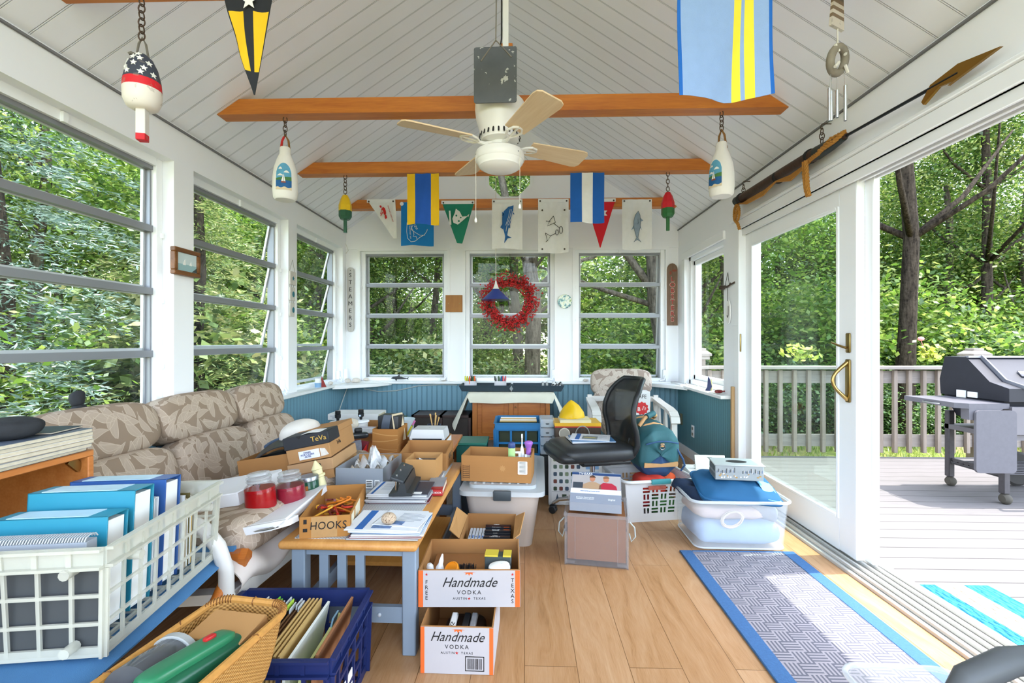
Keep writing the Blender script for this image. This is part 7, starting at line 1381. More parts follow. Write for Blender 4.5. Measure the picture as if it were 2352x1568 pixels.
CLO = mat('cream_cloth', '#d2cfbe', .9, var=.06, scale=12, bump=.15, bscale=300)
g = G(); hw, dep = cw / 2 + .04, .42
def clothf(u, v):
    s = (u - .5) * 2 * (hw + .30); q = v * (dep + .10); dx = max(0, abs(s) - hw); x = max(-hw, min(hw, s)); fz = max(0, .10 - q); y = max(0, q - .10)
    fold = .5 * dx * max(0, 1 - q / .12)
    return (x + math.copysign(dx * (.42 + .10 * math.sin(q * 22)), s), y - .012 * (fz > 0) - (.02 + .10 * dx) * (fz / .10) + .008 * math.sin(s * 14) * (fz / .10), -(dx * .95 + fz * (1 if dx == 0 else .45)) + .004 * math.sin(s * 9) * (fz / .10) - fold * .3)
g.grid(clothf, 64, 20, thick=lambda v: v + Vector((0, .0, .003))); O('table_cloth', g, CLO, loc=((cx0 + cx1) / 2, 4.695, .669), label='cream cloth draped over the cherry wood cabinet', cat='cloth', smooth=60)
# tray with cups and markers on top
TRG = mat('dark_grey_tray', '#34424c', .5, var=.1); tx0, tx1 = gy(1052, 890, 4.66).x, gy(1297, 890, 4.66).x; tc, tw = (tx0 + tx1) / 2, tx1 - tx0
tr = T('divided_tray', 'long dark grey divided planter tray on the cloth-covered cabinet', 'tray', (tc, 4.69, .678))
for a, b in ((-tw / 2, -.008), (.008, tw / 2)):
    g = G(); q = .03; m = .0
    o1 = (a + q, b - (.0), .05, .27); t1 = (a, b, 0, .32); vs = []
    def rect(r, z): return [(r[0], r[2], z), (r[1], r[2], z), (r[1], r[3], z), (r[0], r[3], z)]
    sh = lambda r, e: (r[0] + e, r[1] - e, r[2] + e, r[3] - e)
    vs = rect((a + (q if a < -.1 else .004), b - (q if b > .1 else .004), .03, .29), 0) + rect(t1, .062) + rect(sh(t1, .008), .062) + rect(sh((a + (q if a < -.1 else .004), b - (q if b > .1 else .004), .03, .29), .006), .006)
    fs = [(0, 3, 2, 1)] + [(4 * l + i, 4 * l + (i + 1) % 4, 4 * l + 4 + (i + 1) % 4, 4 * l + 4 + i) for l in range(3) for i in range(4)] + [(12, 13, 14, 15)]; g.add(vs, fs); O('compartment', g, TRG, tr, smooth=0)
g = G(); g.prism([(-.018, .03), (.0, .062), (.018, .03), (.0, .0)], .005, .02); O('divider_clip', g, mat('clip_grey', '#7d8488', .4), tr)
CUP = mat('white_card_bin', '#d0cfd4', .5)
def cupbox(px, lab):
    p = gy(px, 860, 4.80); t = T('pen_box', lab, 'pen box', (p.x, 4.80, .686)); w = .12; g = G(); g.box(-w / 2, w / 2, 0, .004, 0, .035); g.box(-w / 2, w / 2, .075, .08, 0, .115); g.box(-w / 2, w / 2, 0, .08, 0, .004)
    for x in (-w / 2, w / 2 - .004): g.prism([(0, 0), (.08, 0), (.08, .115), (0, .08)], x, x + .004, 'YZ')
    g.box(-w / 2, w / 2, .035, .039, 0, .085); O('holder', g, CUP, t, smooth=0); return p.x
x1_ = cupbox(1080, 'left white pen box with yellow and orange markers in the tray'); x2_ = cupbox(1149, 'right white pen box with blue and pink markers in the tray')
def marker(x, c, lab, s=1):
    g = G(); g.lathe([(0, 0), (.009 * s, 0), (.009 * s, .10), (.007, .128), (0, .135)], 10); O('marker', g, mat('marker_' + c[0], c[1], .4), loc=(x, 4.845 + random.uniform(0, .015), .692), rot=(random.uniform(-.05, .05), random.uniform(-.08, .08), 0), label=lab, cat='marker')
for i, (n, c) in enumerate((('yellow', '#d6d63a'), ('lemon', '#c9c430'), ('orange', '#d8661e'), ('black', '#2a2a2a'), ('green', '#3a6a3a'), ('red', '#b8341c'), ('vermilion', '#d85a1e'))): marker(x1_ - .048 + .016 * i, (n, c), '%s marker in the left pen box of the tray' % n)
for i, (n, c) in enumerate((('black', '#2a2a2a'), ('white', '#d0d0d0'), ('dark_green', '#2a4a2a'), ('blue', '#1e6a9a'), ('navy', '#22304a'), ('pink', '#d85a68'), ('rose', '#c84a5a'))): marker(x2_ - .048 + .016 * i, (n, c), '%s marker in the right pen box of the tray' % n.replace('_', ' '))
g = G(); g.puff(.06, .03, .022, .9, .9, 14, 8, (-.01, 0, .02)); O('eraser', g, mat('lilac_eraser', '#a99ab8', .7), loc=(x1_, 4.817, .694), label='lilac eraser in the front of the left pen box', cat='eraser')
for k in range(4): g = G(); g.puff(.02, .018, .022, .9, .9, 10, 6); O('wooden_bead', g, mat('bead_%d' % (k % 2), ('#b8895a', '#d6d2ca')[k % 2], .6), loc=(x2_ - .03 + .02 * k, 4.818, .70 + .006 * (k % 2)), label='small wood or white knob in the front of the right pen box', cat='knob', group='small knobs in the right pen box')
for px, lab in ((1247, 'left steel battery cell in the tray'), (1256, 'right steel battery cell in the tray')): p = gy(px, 870, 4.8); g = G(); g.lathe([(0, 0), (.017, 0), (.017, .075), (.006, .078), (.006, .084), (0, .084)], 16); O('battery_cell', g, METAL, loc=(p.x, 4.8, .686), label=lab, cat='battery')
t = T('bead_box', 'small silver basket heaped with black and white bits at the tray end', 'basket', (gy(1279, 870, 4.8).x, 4.78, .686)); g = G(); g.obox(.11, .10, .045, .003); O('box_shell', g, METAL, t); g = G()
for k in range(60): x, y, z = random.uniform(-.05, .05), random.uniform(.01, .09), .045 + random.uniform(0, .03); g.m(k % 2).box(x - .006, x + .006, y - .006, y + .006, z - .006, z + .006)
o_ = O('bits', g, [INK, PAPER], t, smooth=0); o_['kind'] = 'stuff'
g = G(); g.box(-.035, .035, 0, .04, 0, .045, .003, 1); o_ = O('index_case', g, mat('clear_case_grey', '#b4b8ba', .3), loc=(gy(1232, 870, 4.78).x, 4.76, .686), label='small square clear case in the right half of the tray', cat='case')
g = G(); g.box(-.03, .03, 0, .03, 0, .03, .004, 1); O('stapler_case', g, mat('navy_case', '#2a3a58', .4), loc=(gy(1185, 870, 4.78).x, 4.77, .686), label='small navy blue case in the tray right of its divider', cat='case')
# ---- dark speaker cabinets by the back wall
sx0, sx1 = gy(946, 960, 4.72).x, gy(1086, 960, 4.72).x - .02; sw = sx1 - sx0
sp = T('speaker_cabinet', 'dark brown double speaker cabinet with fabric fronts at the back wall', 'speaker', ((sx0 + sx1) / 2, 4.70, 0)); DW_ = wood('dark_walnut', '#2a1c18', '#42302a', .5, 1, 'X', .04)
g = G()
for b in ((-sw / 2, sw / 2, 0, .34, .415, .44), (-sw / 2, sw / 2, 0, .34, .0, .03), (-sw / 2, -sw / 2 + .022, 0, .34, 0, .44), (sw / 2 - .022, sw / 2, 0, .34, 0, .44), (-.014, .014, 0, .34, 0, .44), (-sw / 2, sw / 2, .32, .34, 0, .44)): g.box(*b)
O('cabinet_shell', g, DW_, sp, smooth=0)
for s in (-1, 1): x0, x1 = sorted((s * .014, s * (sw / 2 - .022))); g = G(); g.box(x0 + .003, x1 - .003, .006, .02, .033, .412); O('fabric_grille', g, mat('brown_grille_cloth', '#3c3632', .95, var=.2, scale=200), sp)
# green and dark odds and ends on the floor between table and crate
t = T('green_basket', 'small dark green plastic basket behind the table corner', 'basket', (-.405, 3.54, .0)); g = G(); g.obox(.22, .25, .40, .006); O('basket_body', g, mat('dark_teal_plastic', '#1f5a50', .45), t, smooth=0); g = G(); g.box(-.12, .12, -.01, .26, .395, .415, .004, 1); O('basket_lid', g, mat('teal_lid', '#2a7060', .4), t)
t = T('grey_tote', 'low slate blue box between the green basket and the beige tote', 'box', (-.415, 3.20, 0)); g = G(); g.obox(.14, .26, .28, .005); O('box_shell', g, mat('slate_blue_plastic', '#5f7484', .5), t, smooth=0)
# ================================================================ right of the room: office chair, rocker, baskets, bins, rug
CHR = mat('chrome', '#c9cccf', .15, 1.0); LEA = mat('black_leather', '#26282a', .38, var=.15, scale=14, bump=.15, bscale=160); PLB = mat('chair_black_plastic', '#1c1e20', .4, var=.15)
def mesh_cloth():
    q = N('black_mesh_cloth'); v = q.coord('Object', (420, 420, 420)); c = q.node('TexChecker'); q.link(v, c.inputs[0]); c.inputs['Scale'].default_value = 1
    q.base('#17181a'); q.set(.45, 0, .5); tr = q.node('BsdfTransparent'); mx = q.node('MixShader'); q.val(mx.inputs[0], q.math('ADD', q.math('MULTIPLY', c.outputs[1], .12), .87)); q.link(tr.outputs[0], mx.inputs[1]).link(q.b.outputs[0], mx.inputs[2]).link(mx.outputs[0], q.out.inputs[0]); return q.m
# office chair: local +x is the way it faces
oc = T('office_chair', 'black office chair with a mesh back and chrome base, magazines on its seat', 'office chair', (.45, 3.14, 0), R(180 + 14))
sk = T('seat_unit', None, None); sk.parent = oc; sk['label'] = 'padded black seat'
g = G(); g.puff(.50, .46, .115, .35, .55, 44, 16, (.015, 0, .47)); g.puff(.20, .44, .10, .5, .8, 36, 12, (.20, 0, .455)); O('cushion', g, LEA, sk, smooth=70)
g = G(); g.box(-.20, .12, -.16, .16, .395, .418, .006); g.box(-.10, .10, -.08, .08, .37, .396, .006); O('seat_pan', g, PLB, sk)
bk = T('backrest', None, None); bk.parent = oc
prof = [(-.20, .43), (-.245, .46), (-.265, .52), (-.255, .60), (-.235, .67), (-.235, .74), (-.262, .82), (-.31, .89), (-.345, .925)]
def backf(off):
    def fn(u, v):
        t_ = v * (len(prof) - 1); i = min(int(t_), len(prof) - 2); f = t_ - i; x = prof[i][0] * (1 - f) + prof[i + 1][0] * f; z = prof[i][1] * (1 - f) + prof[i + 1][1] * f
        hw = .19 + .035 * math.sin(PI * min(1, v * 1.15)) - .06 * max(0, v - .8) / .2 - .03 * max(0, .2 - v) / .2; y = (u - .5) * 2 * hw
        return (x + off + .05 * (2 * abs(u - .5)) ** 2, y, z)
    return fn
g = G(); g.grid(backf(0), 16, 28); O('mesh', g, mesh_cloth(), bk, smooth=70)
fr_ = [Vector(backf(0)(0, i / 28)) for i in range(29)] + [Vector(backf(0)(j / 10, 1)) for j in range(1, 10)] + [Vector(backf(0)(1, 1 - i / 28)) for i in range(29)] + [Vector(backf(0)(1 - j / 10, 0)) for j in range(1, 10)]
g = G(); g.tube(fr_, .0175, 10, closed=True); O('back_frame', g, PLB, bk, smooth=70)
g = G(); g.grid(lambda u, v: tuple(Vector(backf(.008)(.06 + .88 * u, .80 + .20 * v)) ), 14, 8, thick=lambda v: v + Vector((-.022, 0, 0))); O('headrest_pad', g, LEA, bk, smooth=60)
g = G(); g.grid(backf(-.012), 1, 1); g.bm.free(); g = G(); g.tube([(-.05, 0, .40), (-.20, 0, .405), (-.262, 0, .46), (-.28, 0, .55)], [.022, .02, .016, .012], 8); O('back_bracket', g, PLB, bk)
g = G(); g.lathe([(.0245, .10), (.0245, .25)], 18); g.m(0).lathe([(.0165, .25), (.0165, .375)], 16); O('gas_column', g, CHR, oc); g = G(); g.lathe([(.03, .08), (.034, .09), (.034, .21), (.028, .215)], 18); O('column_sleeve', g, PLB, oc)
for k in range(5):
    a = R(36 + 72 * k); d = Vector((math.cos(a), math.sin(a), 0)); arm = T('base_arm', None, None); arm.parent = oc
    g = G(); g.tube([d * .02 + Vector((0, 0, .115)), d * .13 + Vector((0, 0, .125)), d * .23 + Vector((0, 0, .10)), d * .275 + Vector((0, 0, .068))], [.019, .016, .013, .011], 10); O('arm_tube', g, CHR, arm, smooth=70)
    g = G(); c = d * .275; n_ = Vector((-d.y, d.x, 0))
    for s in (-1, 1): q = c + n_ * s * .013; g.at(q + Vector((0, 0, .0265)), (0, 0, a)); g.lathe([(0, -.009), (.021, -.009), (.0265, -.004), (.0265, .004), (.021, .009), (0, .009)], 16, 'Y')
    g.at(); g.tube([c + Vector((0, 0, .03)), c + Vector((0, 0, .07))], .009, 8); g.at(c + Vector((0, 0, .045)), (0, 0, a)); g.puff(.05, .042, .03, .7, .7, 14, 8); O('caster', g, PLB, arm)
M0 = Matrix.Translation((.45, 3.14, 0)) @ Matrix.Rotation(R(194), 4, 'Z'); sp_ = M0 @ Vector((.02, .0, .5285))
for i, (lab, c) in enumerate((('magazine at the bottom of the pile on the office chair seat', 3), ('magazine in the middle of the pile on the office chair seat', 5))): magazine(lab, (sp_.x + .01 * i, sp_.y - .01 * i, sp_.z + .006 * i), R(8 - 6 * i), .28, .21, .006, covers[c], 'magazines piled on the office chair seat', pages=PW)
a = magazine('top newspaper on the office chair seat, with a yellow boat picture', (sp_.x + .005, sp_.y + .01, sp_.z + .0125), R(-12), .26, .2, .003, NL, None, 'newspaper', PW); sheet_print(a, .26, .2, .003, True, False)
g = G(); g.box(-.05, .05, -.07, .03, .0031, .0036); g.m(1).prism([(-.04, -.03), (.045, -.03), (.03, -.012), (-.03, -.012)], .0036, .0042, 'XY'); O('printed_photo', g, [mat('photo_grey', '#6f7a80', .5, var=.4, scale=60), mat('photo_yellow', '#b8a84a', .5)], a, smooth=0)
# ---- cushioned rocker in the far right corner
gl = T('rocking_chair', 'white wooden rocking chair with leaf-print cushions in the far right corner', 'chair', (.955, 4.10, 0), R(-3))
g = G(); g.puff(.54, .56, .13, .3, .5, 40, 14, (0, .30, .40)); O('seat_cushion', g, FABR, gl, smooth=70)
g = G(); g.at((0, .56, .0), (R(-10), 0, 0)); g.puff(.62, .15, .28, .3, .5, 40, 14, (0, .12, .79)); O('head_roll', g, FABR, gl, smooth=70); g = G(); g.at((0, .56, .0), (R(-10), 0, 0)); g.puff(.58, .12, .34, .3, .45, 40, 14, (0, .10, .55)); O('back_cushion', g, FABR, gl, smooth=70)
for s in (-1, 1):
    x = s * .33; g = G()
    for a_, b_ in (((x, -.02, .06), (x, .0, .50)), ((x, .66, .06), (x, .70, .64)), ((x, .0, .30), (x, .68, .26))): g.bar(a_, b_, .035, .045, (1, 0, 0))
    for k in range(4): g.bar((x, .10 + .13 * k, .29), (x, .16 + .13 * k if k % 2 else .04 + .13 * k, .555), .014, .022, (1, 0, 0))
    g.bar((x, -.04, .03), (x, .74, .03), .04, .045); O('side_frame', g, GLW, gl)
    g = G(); pts = [(x, .70, .60), (x, .45, .585), (x, .15, .575), (x, .03, .56), (x, -.03, .53), (x, -.05, .48)]
    for a_, b_ in zip(pts, pts[1:]): g.bar(a_, b_, .075, .03, (0, .01, 1))
    O('armrest', g, GLW, gl)
g = G(); g.bar((-.33, .70, .60), (.33, .70, .60), .03, .05); g.bar((-.33, .0, .30), (.33, .0, .30), .03, .05); O('cross_rail', g, GLW, gl)
# carton printed with a red seal, standing on the rocker
t = T('printed_carton', 'white carton with a red seal and letters, standing on the rocking chair', 'box', (.975, 4.27, .468), R(-2)); g = G(); g.box(-.155, .155, 0, .16, 0, .26, .003, 1); O('carton', g, mat('carton_white', '#d6d6d6', .5), t)
g = G()
g.grid(lambda u, v: (-.155 + .22 * u, .004 + .15 * v, .262 + .035 * math.sin(PI * v) + .004 * math.sin(u * 40)), 22, 8, thick=lambda v: v + Vector((0, 0, .002))); O('scalloped_paper', g, mat('cream_paper', '#d4ccb4', .8), t)
text('CAFE', .05, INK, t, (.07, -.001, .215), sx=.9); g = G(); g.prism(star(11, .062, .052, (.08, .11)), -.0012, 0); O('red_seal', g, mat('seal_red', '#c4262a', .5), t, smooth=0); text('B', .05, PAPER, t, (.055, -.002, .10)); text('since\nold', .02, PAPER, t, (.10, -.002, .11), (PI / 2, R(-70), 0))
# ---- storage cart with picture chart, wine box and yellow hat
t = T('drawer_cart', 'grey plastic storage cart behind the picture chart', 'cart', (.40, 3.47, 0)); g = G(); g.box(-.19, .19, 0, .36, .0, .462, .006, 1); O('cart_body', g, mat('cart_grey', '#7d8286', .5), t)
pc_ = T('picture_chart', 'white framed chart of small pictures leaning on the storage cart', 'chart', (gz(1324, 1157, 0).x, 3.40, 0.002), 0, rot=(R(-4), 0, 0)); w2 = .205; g = G(); g.box(-w2, w2, .0, .012, 0, .43, .003, 1); O('board', g, PAPER, pc_)
g = G()
for b in ((-w2, w2, 0, .02), (-w2, w2, .41, .43), (-w2, -w2 + .022, 0, .43), (w2 - .022, w2, 0, .43)): g.box(b[0], b[1], -.008, 0, b[2], b[3], .003, 1)
O('frame', g, mat('chart_frame', '#d2d3d3', .35), pc_)
PIC = [mat('pictogram_%d' % i, c, .6, var=.4, scale=90) for i, c in enumerate(('#3f4f3a', '#5f7468', '#7a4438', '#8a9a7a', '#46586a'))]
g = G()
for r_ in range(6):
    for c in range(5): x = -.155 + .042 * c; z = .375 - .052 * r_ ; g.m((r_ * 3 + c * 2) % 5).prism(rrect(x - .013, x + .013, z - .014, z + .014, .006, 3), -.0012, .001)
    for c in range(2): x = .085 + .056 * c; z = .375 - .052 * r_; g.m(5).box(x - .019, x + .019, -.0012, .001, z - .018, z + .018)
for c in range(4): x = -.14 + .05 * c; g.m(0).box(x - .016, x + .016, -.0012, .001, .035, .075) if c % 2 else g.m(4).prism([(x - .014, .03), (x + .014, .03), (x, .08)], -.0012, .001)
O('pictograms', g, PIC + [mat('pictogram_blue', '#8fb4d8', .6, var=.3, scale=90)], pc_, smooth=0)
g = G(); g.box(-.18, .18, -.001, .001, .092, .0935); O('ruled_line', g, INK, pc_, smooth=0)
t = T('wine_box', 'dark wooden-look box with a round W seal and yellow trim on the storage cart', 'box', (.395, 3.50, .463), R(1)); g = G(); g.box(-.17, .17, 0, .24, 0, .085, .003, 1); O('box_body', g, wood('dark_box_print', '#2a2018', '#52402e', .5, 1.4, 'Z'), t)
g = G(); g.box(-.172, .172, -.002, .242, .085, .112); O('yellow_trim', g, mat('box_yellow', '#d6a41e', .5), t, smooth=0); g = G(); g.box(-.172, .172, -.003, 0, .078, .088); O('red_stripe', g, mat('stripe_red', '#a82a1e', .5), t, smooth=0)
g = G(); g.at((-.10, -.0015, .035)); g.lathe([(.036, -.0008), (.041, -.0008), (.041, .0008), (.036, .0008), (.036, -.0008)], 28, 'Y'); O('seal_ring', g, mat('seal_cream', '#d4ccb8', .6), t); text('W', .045, mat('seal_cream', '#d4ccb8'), t, (-.10, -.001, .035))
g = G(); g.tube([(.03 + .05 * math.cos(PI * k / 10), -.03, .055 + .06 * math.sin(PI * k / 10) - .02) for k in range(11)], .004, 6); O('rope_handle', g, mat('handle_grey', '#9a9890', .6), t)
g = G(); g.box(-.13, .10, .01, .2, .112, .132); O('envelope_pack', g, mat('cream_envelopes', '#d8cfa8', .7), t, smooth=0)
t = T('yellow_hat', 'crumpled bright yellow rain hat on top of the wine box', 'hat', (.365, 3.66, .592), .3); g = G(); g.lathe([(.10, 0), (.102, .012), (.085, .045), (.055, .09), (.028, .118), (.01, .13), (0, .131)], 26)
for v in g.bm.verts: v.co += Vector((.010 * math.sin(v.co.z * 40 + v.co.y * 30), .008 * math.sin(v.co.x * 50), .006 * math.sin(v.co.x * 60 + v.co.y * 40)))
O('hat_body', g, mat('rain_yellow', '#d9ae12', .45, var=.15, scale=10), t, smooth=70)
t = T('drawer_tower', 'narrow clear plastic drawer tower left of the picture chart', 'drawers', (.175, 3.62, 0)); CLR = clear('clear_drawer', '#c9d4da', .45, .15); g = G(); g.box(-.055, .055, 0, .22, 0, .30, .004, 1); O('tower_body', g, mat('tower_dark', '#2c3032', .5), t)
for k in range(4): g = G(); g.box(-.055, .055, -.004, .22, .31 + .07 * k, .372 + .07 * k, .006, 1); dr_ = O('drawer', g, CLR, t); g = G(); g.puff(.03, .014, .014, 1, 1, 10, 6, (0, -.012, .34 + .07 * k)); O('drawer_knob', g, mat('knob_grey', '#5a6064', .4), dr_)
# ---- laundry basket with the duffel bag
LBW = mat('basket_white', '#d3d3d2', .5, var=.05); lb = T('laundry_basket', 'white plastic laundry basket with cut-out slots holding the duffel bag', 'basket', (.885, 3.10, 0), R(11)); Wb, Db, Hb = .47, .36, .285
def wall_with_slots(g, P0, P1, z0, z1, slots, depth):
    """flat wall from P0 to P1 pierced by (u0,u1,z0,z1) slots on a fine cell grid"""
    us = sorted({0, 1} | {s for sl in slots for s in sl[:2]}); zs = sorted({z0, z1} | {s for sl in slots for s in sl[2:]}); a, b = Vector(P0), Vector(P1)
    for u0, u1 in zip(us, us[1:]):
        for za, zb in zip(zs, zs[1:]):
            um, zm = (u0 + u1) / 2, (za + zb) / 2
            if any(s[0] < um < s[1] and s[2] < zm < s[3] for s in slots): continue
            f = lambda u, z: a.lerp(b, u) * 1.0 + Vector((0, 0, z)) + (a.lerp(b, u) - Vector((0, Db / 2, 0))) * .14 * (z / Hb); q = [f(u0, za), f(u1, za), f(u1, zb), f(u0, zb)]; n_ = (b - a).normalized().cross(Vector((0, 0, 1))) * depth
            g.add(q + [p - n_ for p in q], [(0, 1, 2, 3), (7, 6, 5, 4), (0, 4, 5, 1), (1, 5, 6, 2), (2, 6, 7, 3), (3, 7, 4, 0)])
def slots(n):
    out = []
    for c in range(n):
        for r_ in range(4):
            u0 = .5 - (n * .13) / 2 + .13 * c + .012; z0 = .055 + .046 * r_
            if (c + r_) % 2: out += [(u0, u0 + .105, z0, z0 + .014), (u0, u0 + .105, z0 + .022, z0 + .036)]
            else: out += [(u0 + .008, u0 + .04, z0, z0 + .036), (u0 + .062, u0 + .094, z0, z0 + .036)]
    return out
g = G(); x0, x1 = -Wb / 2 + .02, Wb / 2 - .02; wall_with_slots(g, (x0, 0.02, 0), (x1, 0.02, 0), 0, Hb - .02, slots(4), .004); wall_with_slots(g, (x1, Db - .02, 0), (x0, Db - .02, 0), 0, Hb - .02, slots(4), .004)
wall_with_slots(g, (x0, Db - .02, 0), (x0, .02, 0), 0, Hb - .02, slots(5), .004); wall_with_slots(g, (x1, .02, 0), (x1, Db - .02, 0), 0, Hb - .02, slots(5), .004); g.box(x0, x1, .02, Db - .02, 0, .006); O('basket_wall', g, LBW, lb, smooth=0)
g = G(); rr_ = rrect(-Wb / 2 - .018, Wb / 2 + .018, -.022, Db + .022, .05, 6); g.tube([(p[0], p[1], Hb - .012) for p in rr_], .011, 8, closed=True); rr2 = rrect(-Wb / 2 - .002, Wb / 2 + .002, -.006, Db + .006, .045, 6); n = len(rr_); g.add([(p[0], p[1], Hb - .002) for p in rr_] + [(p[0], p[1], Hb - .03) for p in rr2], [(i, (i + 1) % n, n + (i + 1) % n, n + i) for i in range(n)]); O('basket_rim', g, LBW, lb, smooth=60)
g = G(); g.box(-.075, .06, -.040, -.018, Hb - .028, Hb + .004, .006); O('handle_grip', g, mat('grip_teal', '#3f8a8e', .5), lb)
g = G(); g.box(-.09, .03, -.024, -.019, Hb - .066, Hb - .040); O('price_sticker', g, mat('sticker_red', '#b05a4a', .6, var=.5, scale=50), lb)
for i, (x, y, z, c, lab) in enumerate(((-.10, .18, .12, '#b4282c', 'red clothing inside the laundry basket, showing through its slots'), (.08, .15, .06, '#3f7a3c', 'green clothing at the bottom of the laundry basket'), (.12, .24, .20, '#d8552a', 'orange clothing at the right inside the laundry basket'), (-.02, .12, .22, '#c8382a', 'bright red fabric at the top left of the laundry basket'))):
    p = Matrix.Translation((.885, 3.10, 0)) @ Matrix.Rotation(R(11), 4, 'Z') @ Vector((x, y, z)); g = G(); g.puff(.22, .20, .12, .7, .7, 22, 12, (0, 0, 0), .006); O('clothing', g, mat('clothing_%d' % i, c, .85, var=.3, scale=14), loc=p, label=lab, cat='clothing', smooth=70)
DT = mat('duffel_teal', '#2c5a60', .65, var=.2, scale=8, bump=.3, bscale=40); DB = mat('duffel_navy', '#2c4a70', .7, var=.2, scale=10, bump=.3, bscale=40); TAN = mat('tan_leather', '#c09262', .6, var=.15, scale=20)
df = T('duffel_bag', 'teal and navy duffel bag with tan straps lying in the laundry basket', 'bag', (.91, 3.20, .255), R(8), rot=(R(8), 0, R(10))); g = G(); g.mi = 0
def duffel(u, v):
    a = 2 * PI * u; t_ = v; r_ = [.0, .10, .135, .145, .145, .142, .135, .12, .0]; i = min(int(t_ * 8), 7); f = t_ * 8 - i; rr = r_[i] * (1 - f) + r_[i + 1] * f; ys = [0, .0, .02, .06, .18, .30, .40, .44, .44]; y = ys[i] * (1 - f) + ys[i + 1] * f
    sx = abs(math.cos(a)) ** .7 * math.copysign(1, math.cos(a)); szz = abs(math.sin(a)) ** .75 * math.copysign(1, math.sin(a))
    return (rr * 1.0 * sx + .006 * math.sin(y * 40 + a * 3), y + .006 * math.sin(a * 5), .165 + rr * 1.18 * szz + .004 * math.sin(a * 7 + y * 30))
g.grid(duffel, 36, 32, lambda u, v: 1 if (u > .5 and .08 < u - .5 < .42 and math.sin(2 * PI * u) < -.42) else 0); O('bag_body', g, [DT, DB], df, smooth=70)
g = G(); 
def band(a0, a1, y, w, lift=.004):
    g.grid(lambda u, v: (lambda p: (p[0] * 1.02, p[1], .165 + (p[2] - .165) * 1.02))(duffel(a0 + (a1 - a0) * u, y + w * v)), 20, 2, thick=lambda v: v + Vector((0, -.002, 0)))
def disk(z0, z1): g.prism([(-.118, z0), (.118, z0), (.122, (z0 + z1) / 2 + .004), (.118, z1), (.0, z1 - .012), (-.118, z1)], -.012, -.004)
disk(.085, .118); O('tan_band', g, TAN, df); g = G(); g.tube([(-.115 + .23 * i / 10, -.008 + .0 * i, .245 + .018 * math.sin(PI * i / 10)) for i in range(11)], .005, 6); O('zip_piping', g, DB, df)
g = G(); g.tube([(.0 + .018 * math.cos(a), -.012, .225 + .018 * math.sin(a)) for a in [i * PI / 6 for i in range(12)]], .004, 6, closed=True); O('ring', g, METAL, df); g = G(); g.box(-.014, .014, -.014, -.006, .225, .25, .003, 1); O('ring_tab', g, TAN, df)
for y in (.14, .30):
    g = G(); g.tube([(.149 * math.cos(a), y, .168 + .172 * math.sin(a)) for a in [R(-20 + 22 * i) for i in range(11)]], .011, 6); O('tan_strap', g, TAN, df)
g = G(); pts = [(-.10, .15, .32), (-.05, .17, .375), (.02, .2, .385), (.07, .26, .36), (.08, .3, .335)]; g.tube(pts, .014, 8); O('carry_handle', g, TAN, df, smooth=70); g = G(); g.tube([(-.04, .17, .38), (.03, .21, .392)], .021, 10); O('handle_wrap', g, DT, df)
g = G(); g.tube([(.12, .02, .20), (.16, .0, .13), (.17, -.01, .09), (.15, .0, .05)], .007, 6); O('side_cord', g, DB, df)
# ---- grey file box with a TV headset box on it
FBX = clear('smoke_plastic', '#a5a3a6', .16, .12); m_, w, rz = front((1298, 1295), (1443, 1308), 0)
fb = T('file_box', 'smoky clear file box full of brown folders on the floor before the office chair', 'file box', (m_.x, m_.y, 0), rz); w = .325; FH = .272
g = G(); g.obox(w, .30, FH, .004)
for x in (-w / 2 - .004, w / 2 - .008): 
    for y in (-.004, .292): g.box(x, x + .012, y, y + .012, 0, FH + .006)
g.box(-w / 2 - .006, w / 2 + .006, -.006, .306, FH - .006, FH + .002) if False else None
for b in ((-w / 2 - .008, w / 2 + .008, -.008, 0), (-w / 2 - .008, w / 2 + .008, .30, .308), (-w / 2 - .008, -w / 2, 0, .30), (w / 2, w / 2 + .008, 0, .30)): g.box(*b, FH - .014, FH)
for x in (-w / 2 + .05, w / 2 - .055): g.box(x, x + .004, -.005, -.001, .02, FH - .02); g.box(x - .05 if x < 0 else x, x if x < 0 else x + .05, -.006, -.001, .012, .026)
O('box_shell', g, FBX, fb, smooth=0); g = G(); g.box(-w / 2 + .012, w / 2 - .012, .006, .29, .03, FH - .018); O('brown_folders', g, card('folder_brown', '#94613c'), fb); 
for s in (-1, 1): g = G(); g.tube([(s * (w / 2 + .008), .05, .23), (s * (w / 2 + .035), .055, .20), (s * (w / 2 + .04), .06, .15), (s * (w / 2 + .02), .065, .12), (s * (w / 2 + .008), .07, .16)], .004, 6); O('side_cable', g, mat('cable_grey', '#a9b2b0'), fb)
tv = T('headset_box', 'blue and white TV headset carton with a smiling couple lying on the file box', 'box', (m_.x + .0, m_.y + .035, FH + .002), rz, rot=(R(0), 0, rz - R(1))); g = G(); TWv, TDv = .272, .205
a_ = R(24); g.prism([(0, 0), (TDv, .0), (TDv, .060), (.055, .115 * .6), (0, .055)], -TWv / 2, TWv / 2, 'YZ'); g.bm.free(); g = G()
g.prism([(0, 0), (TDv, 0), (TDv, .155), (TDv - .02, .155), (0, .045)], -TWv / 2, TWv / 2, 'YZ'); O('carton', g, mat('carton_pale_grey', '#8f95a0', .4), tv, smooth=0)
fa = math.atan2(.155 - .045, TDv - .02); fl = math.hypot(.155 - .045, TDv - .02); ff = T('front_print', None, None, (0, 0, .045), 0, rot=(fa, 0, 0)); ff.parent = tv; g = G()
hw = TWv / 2
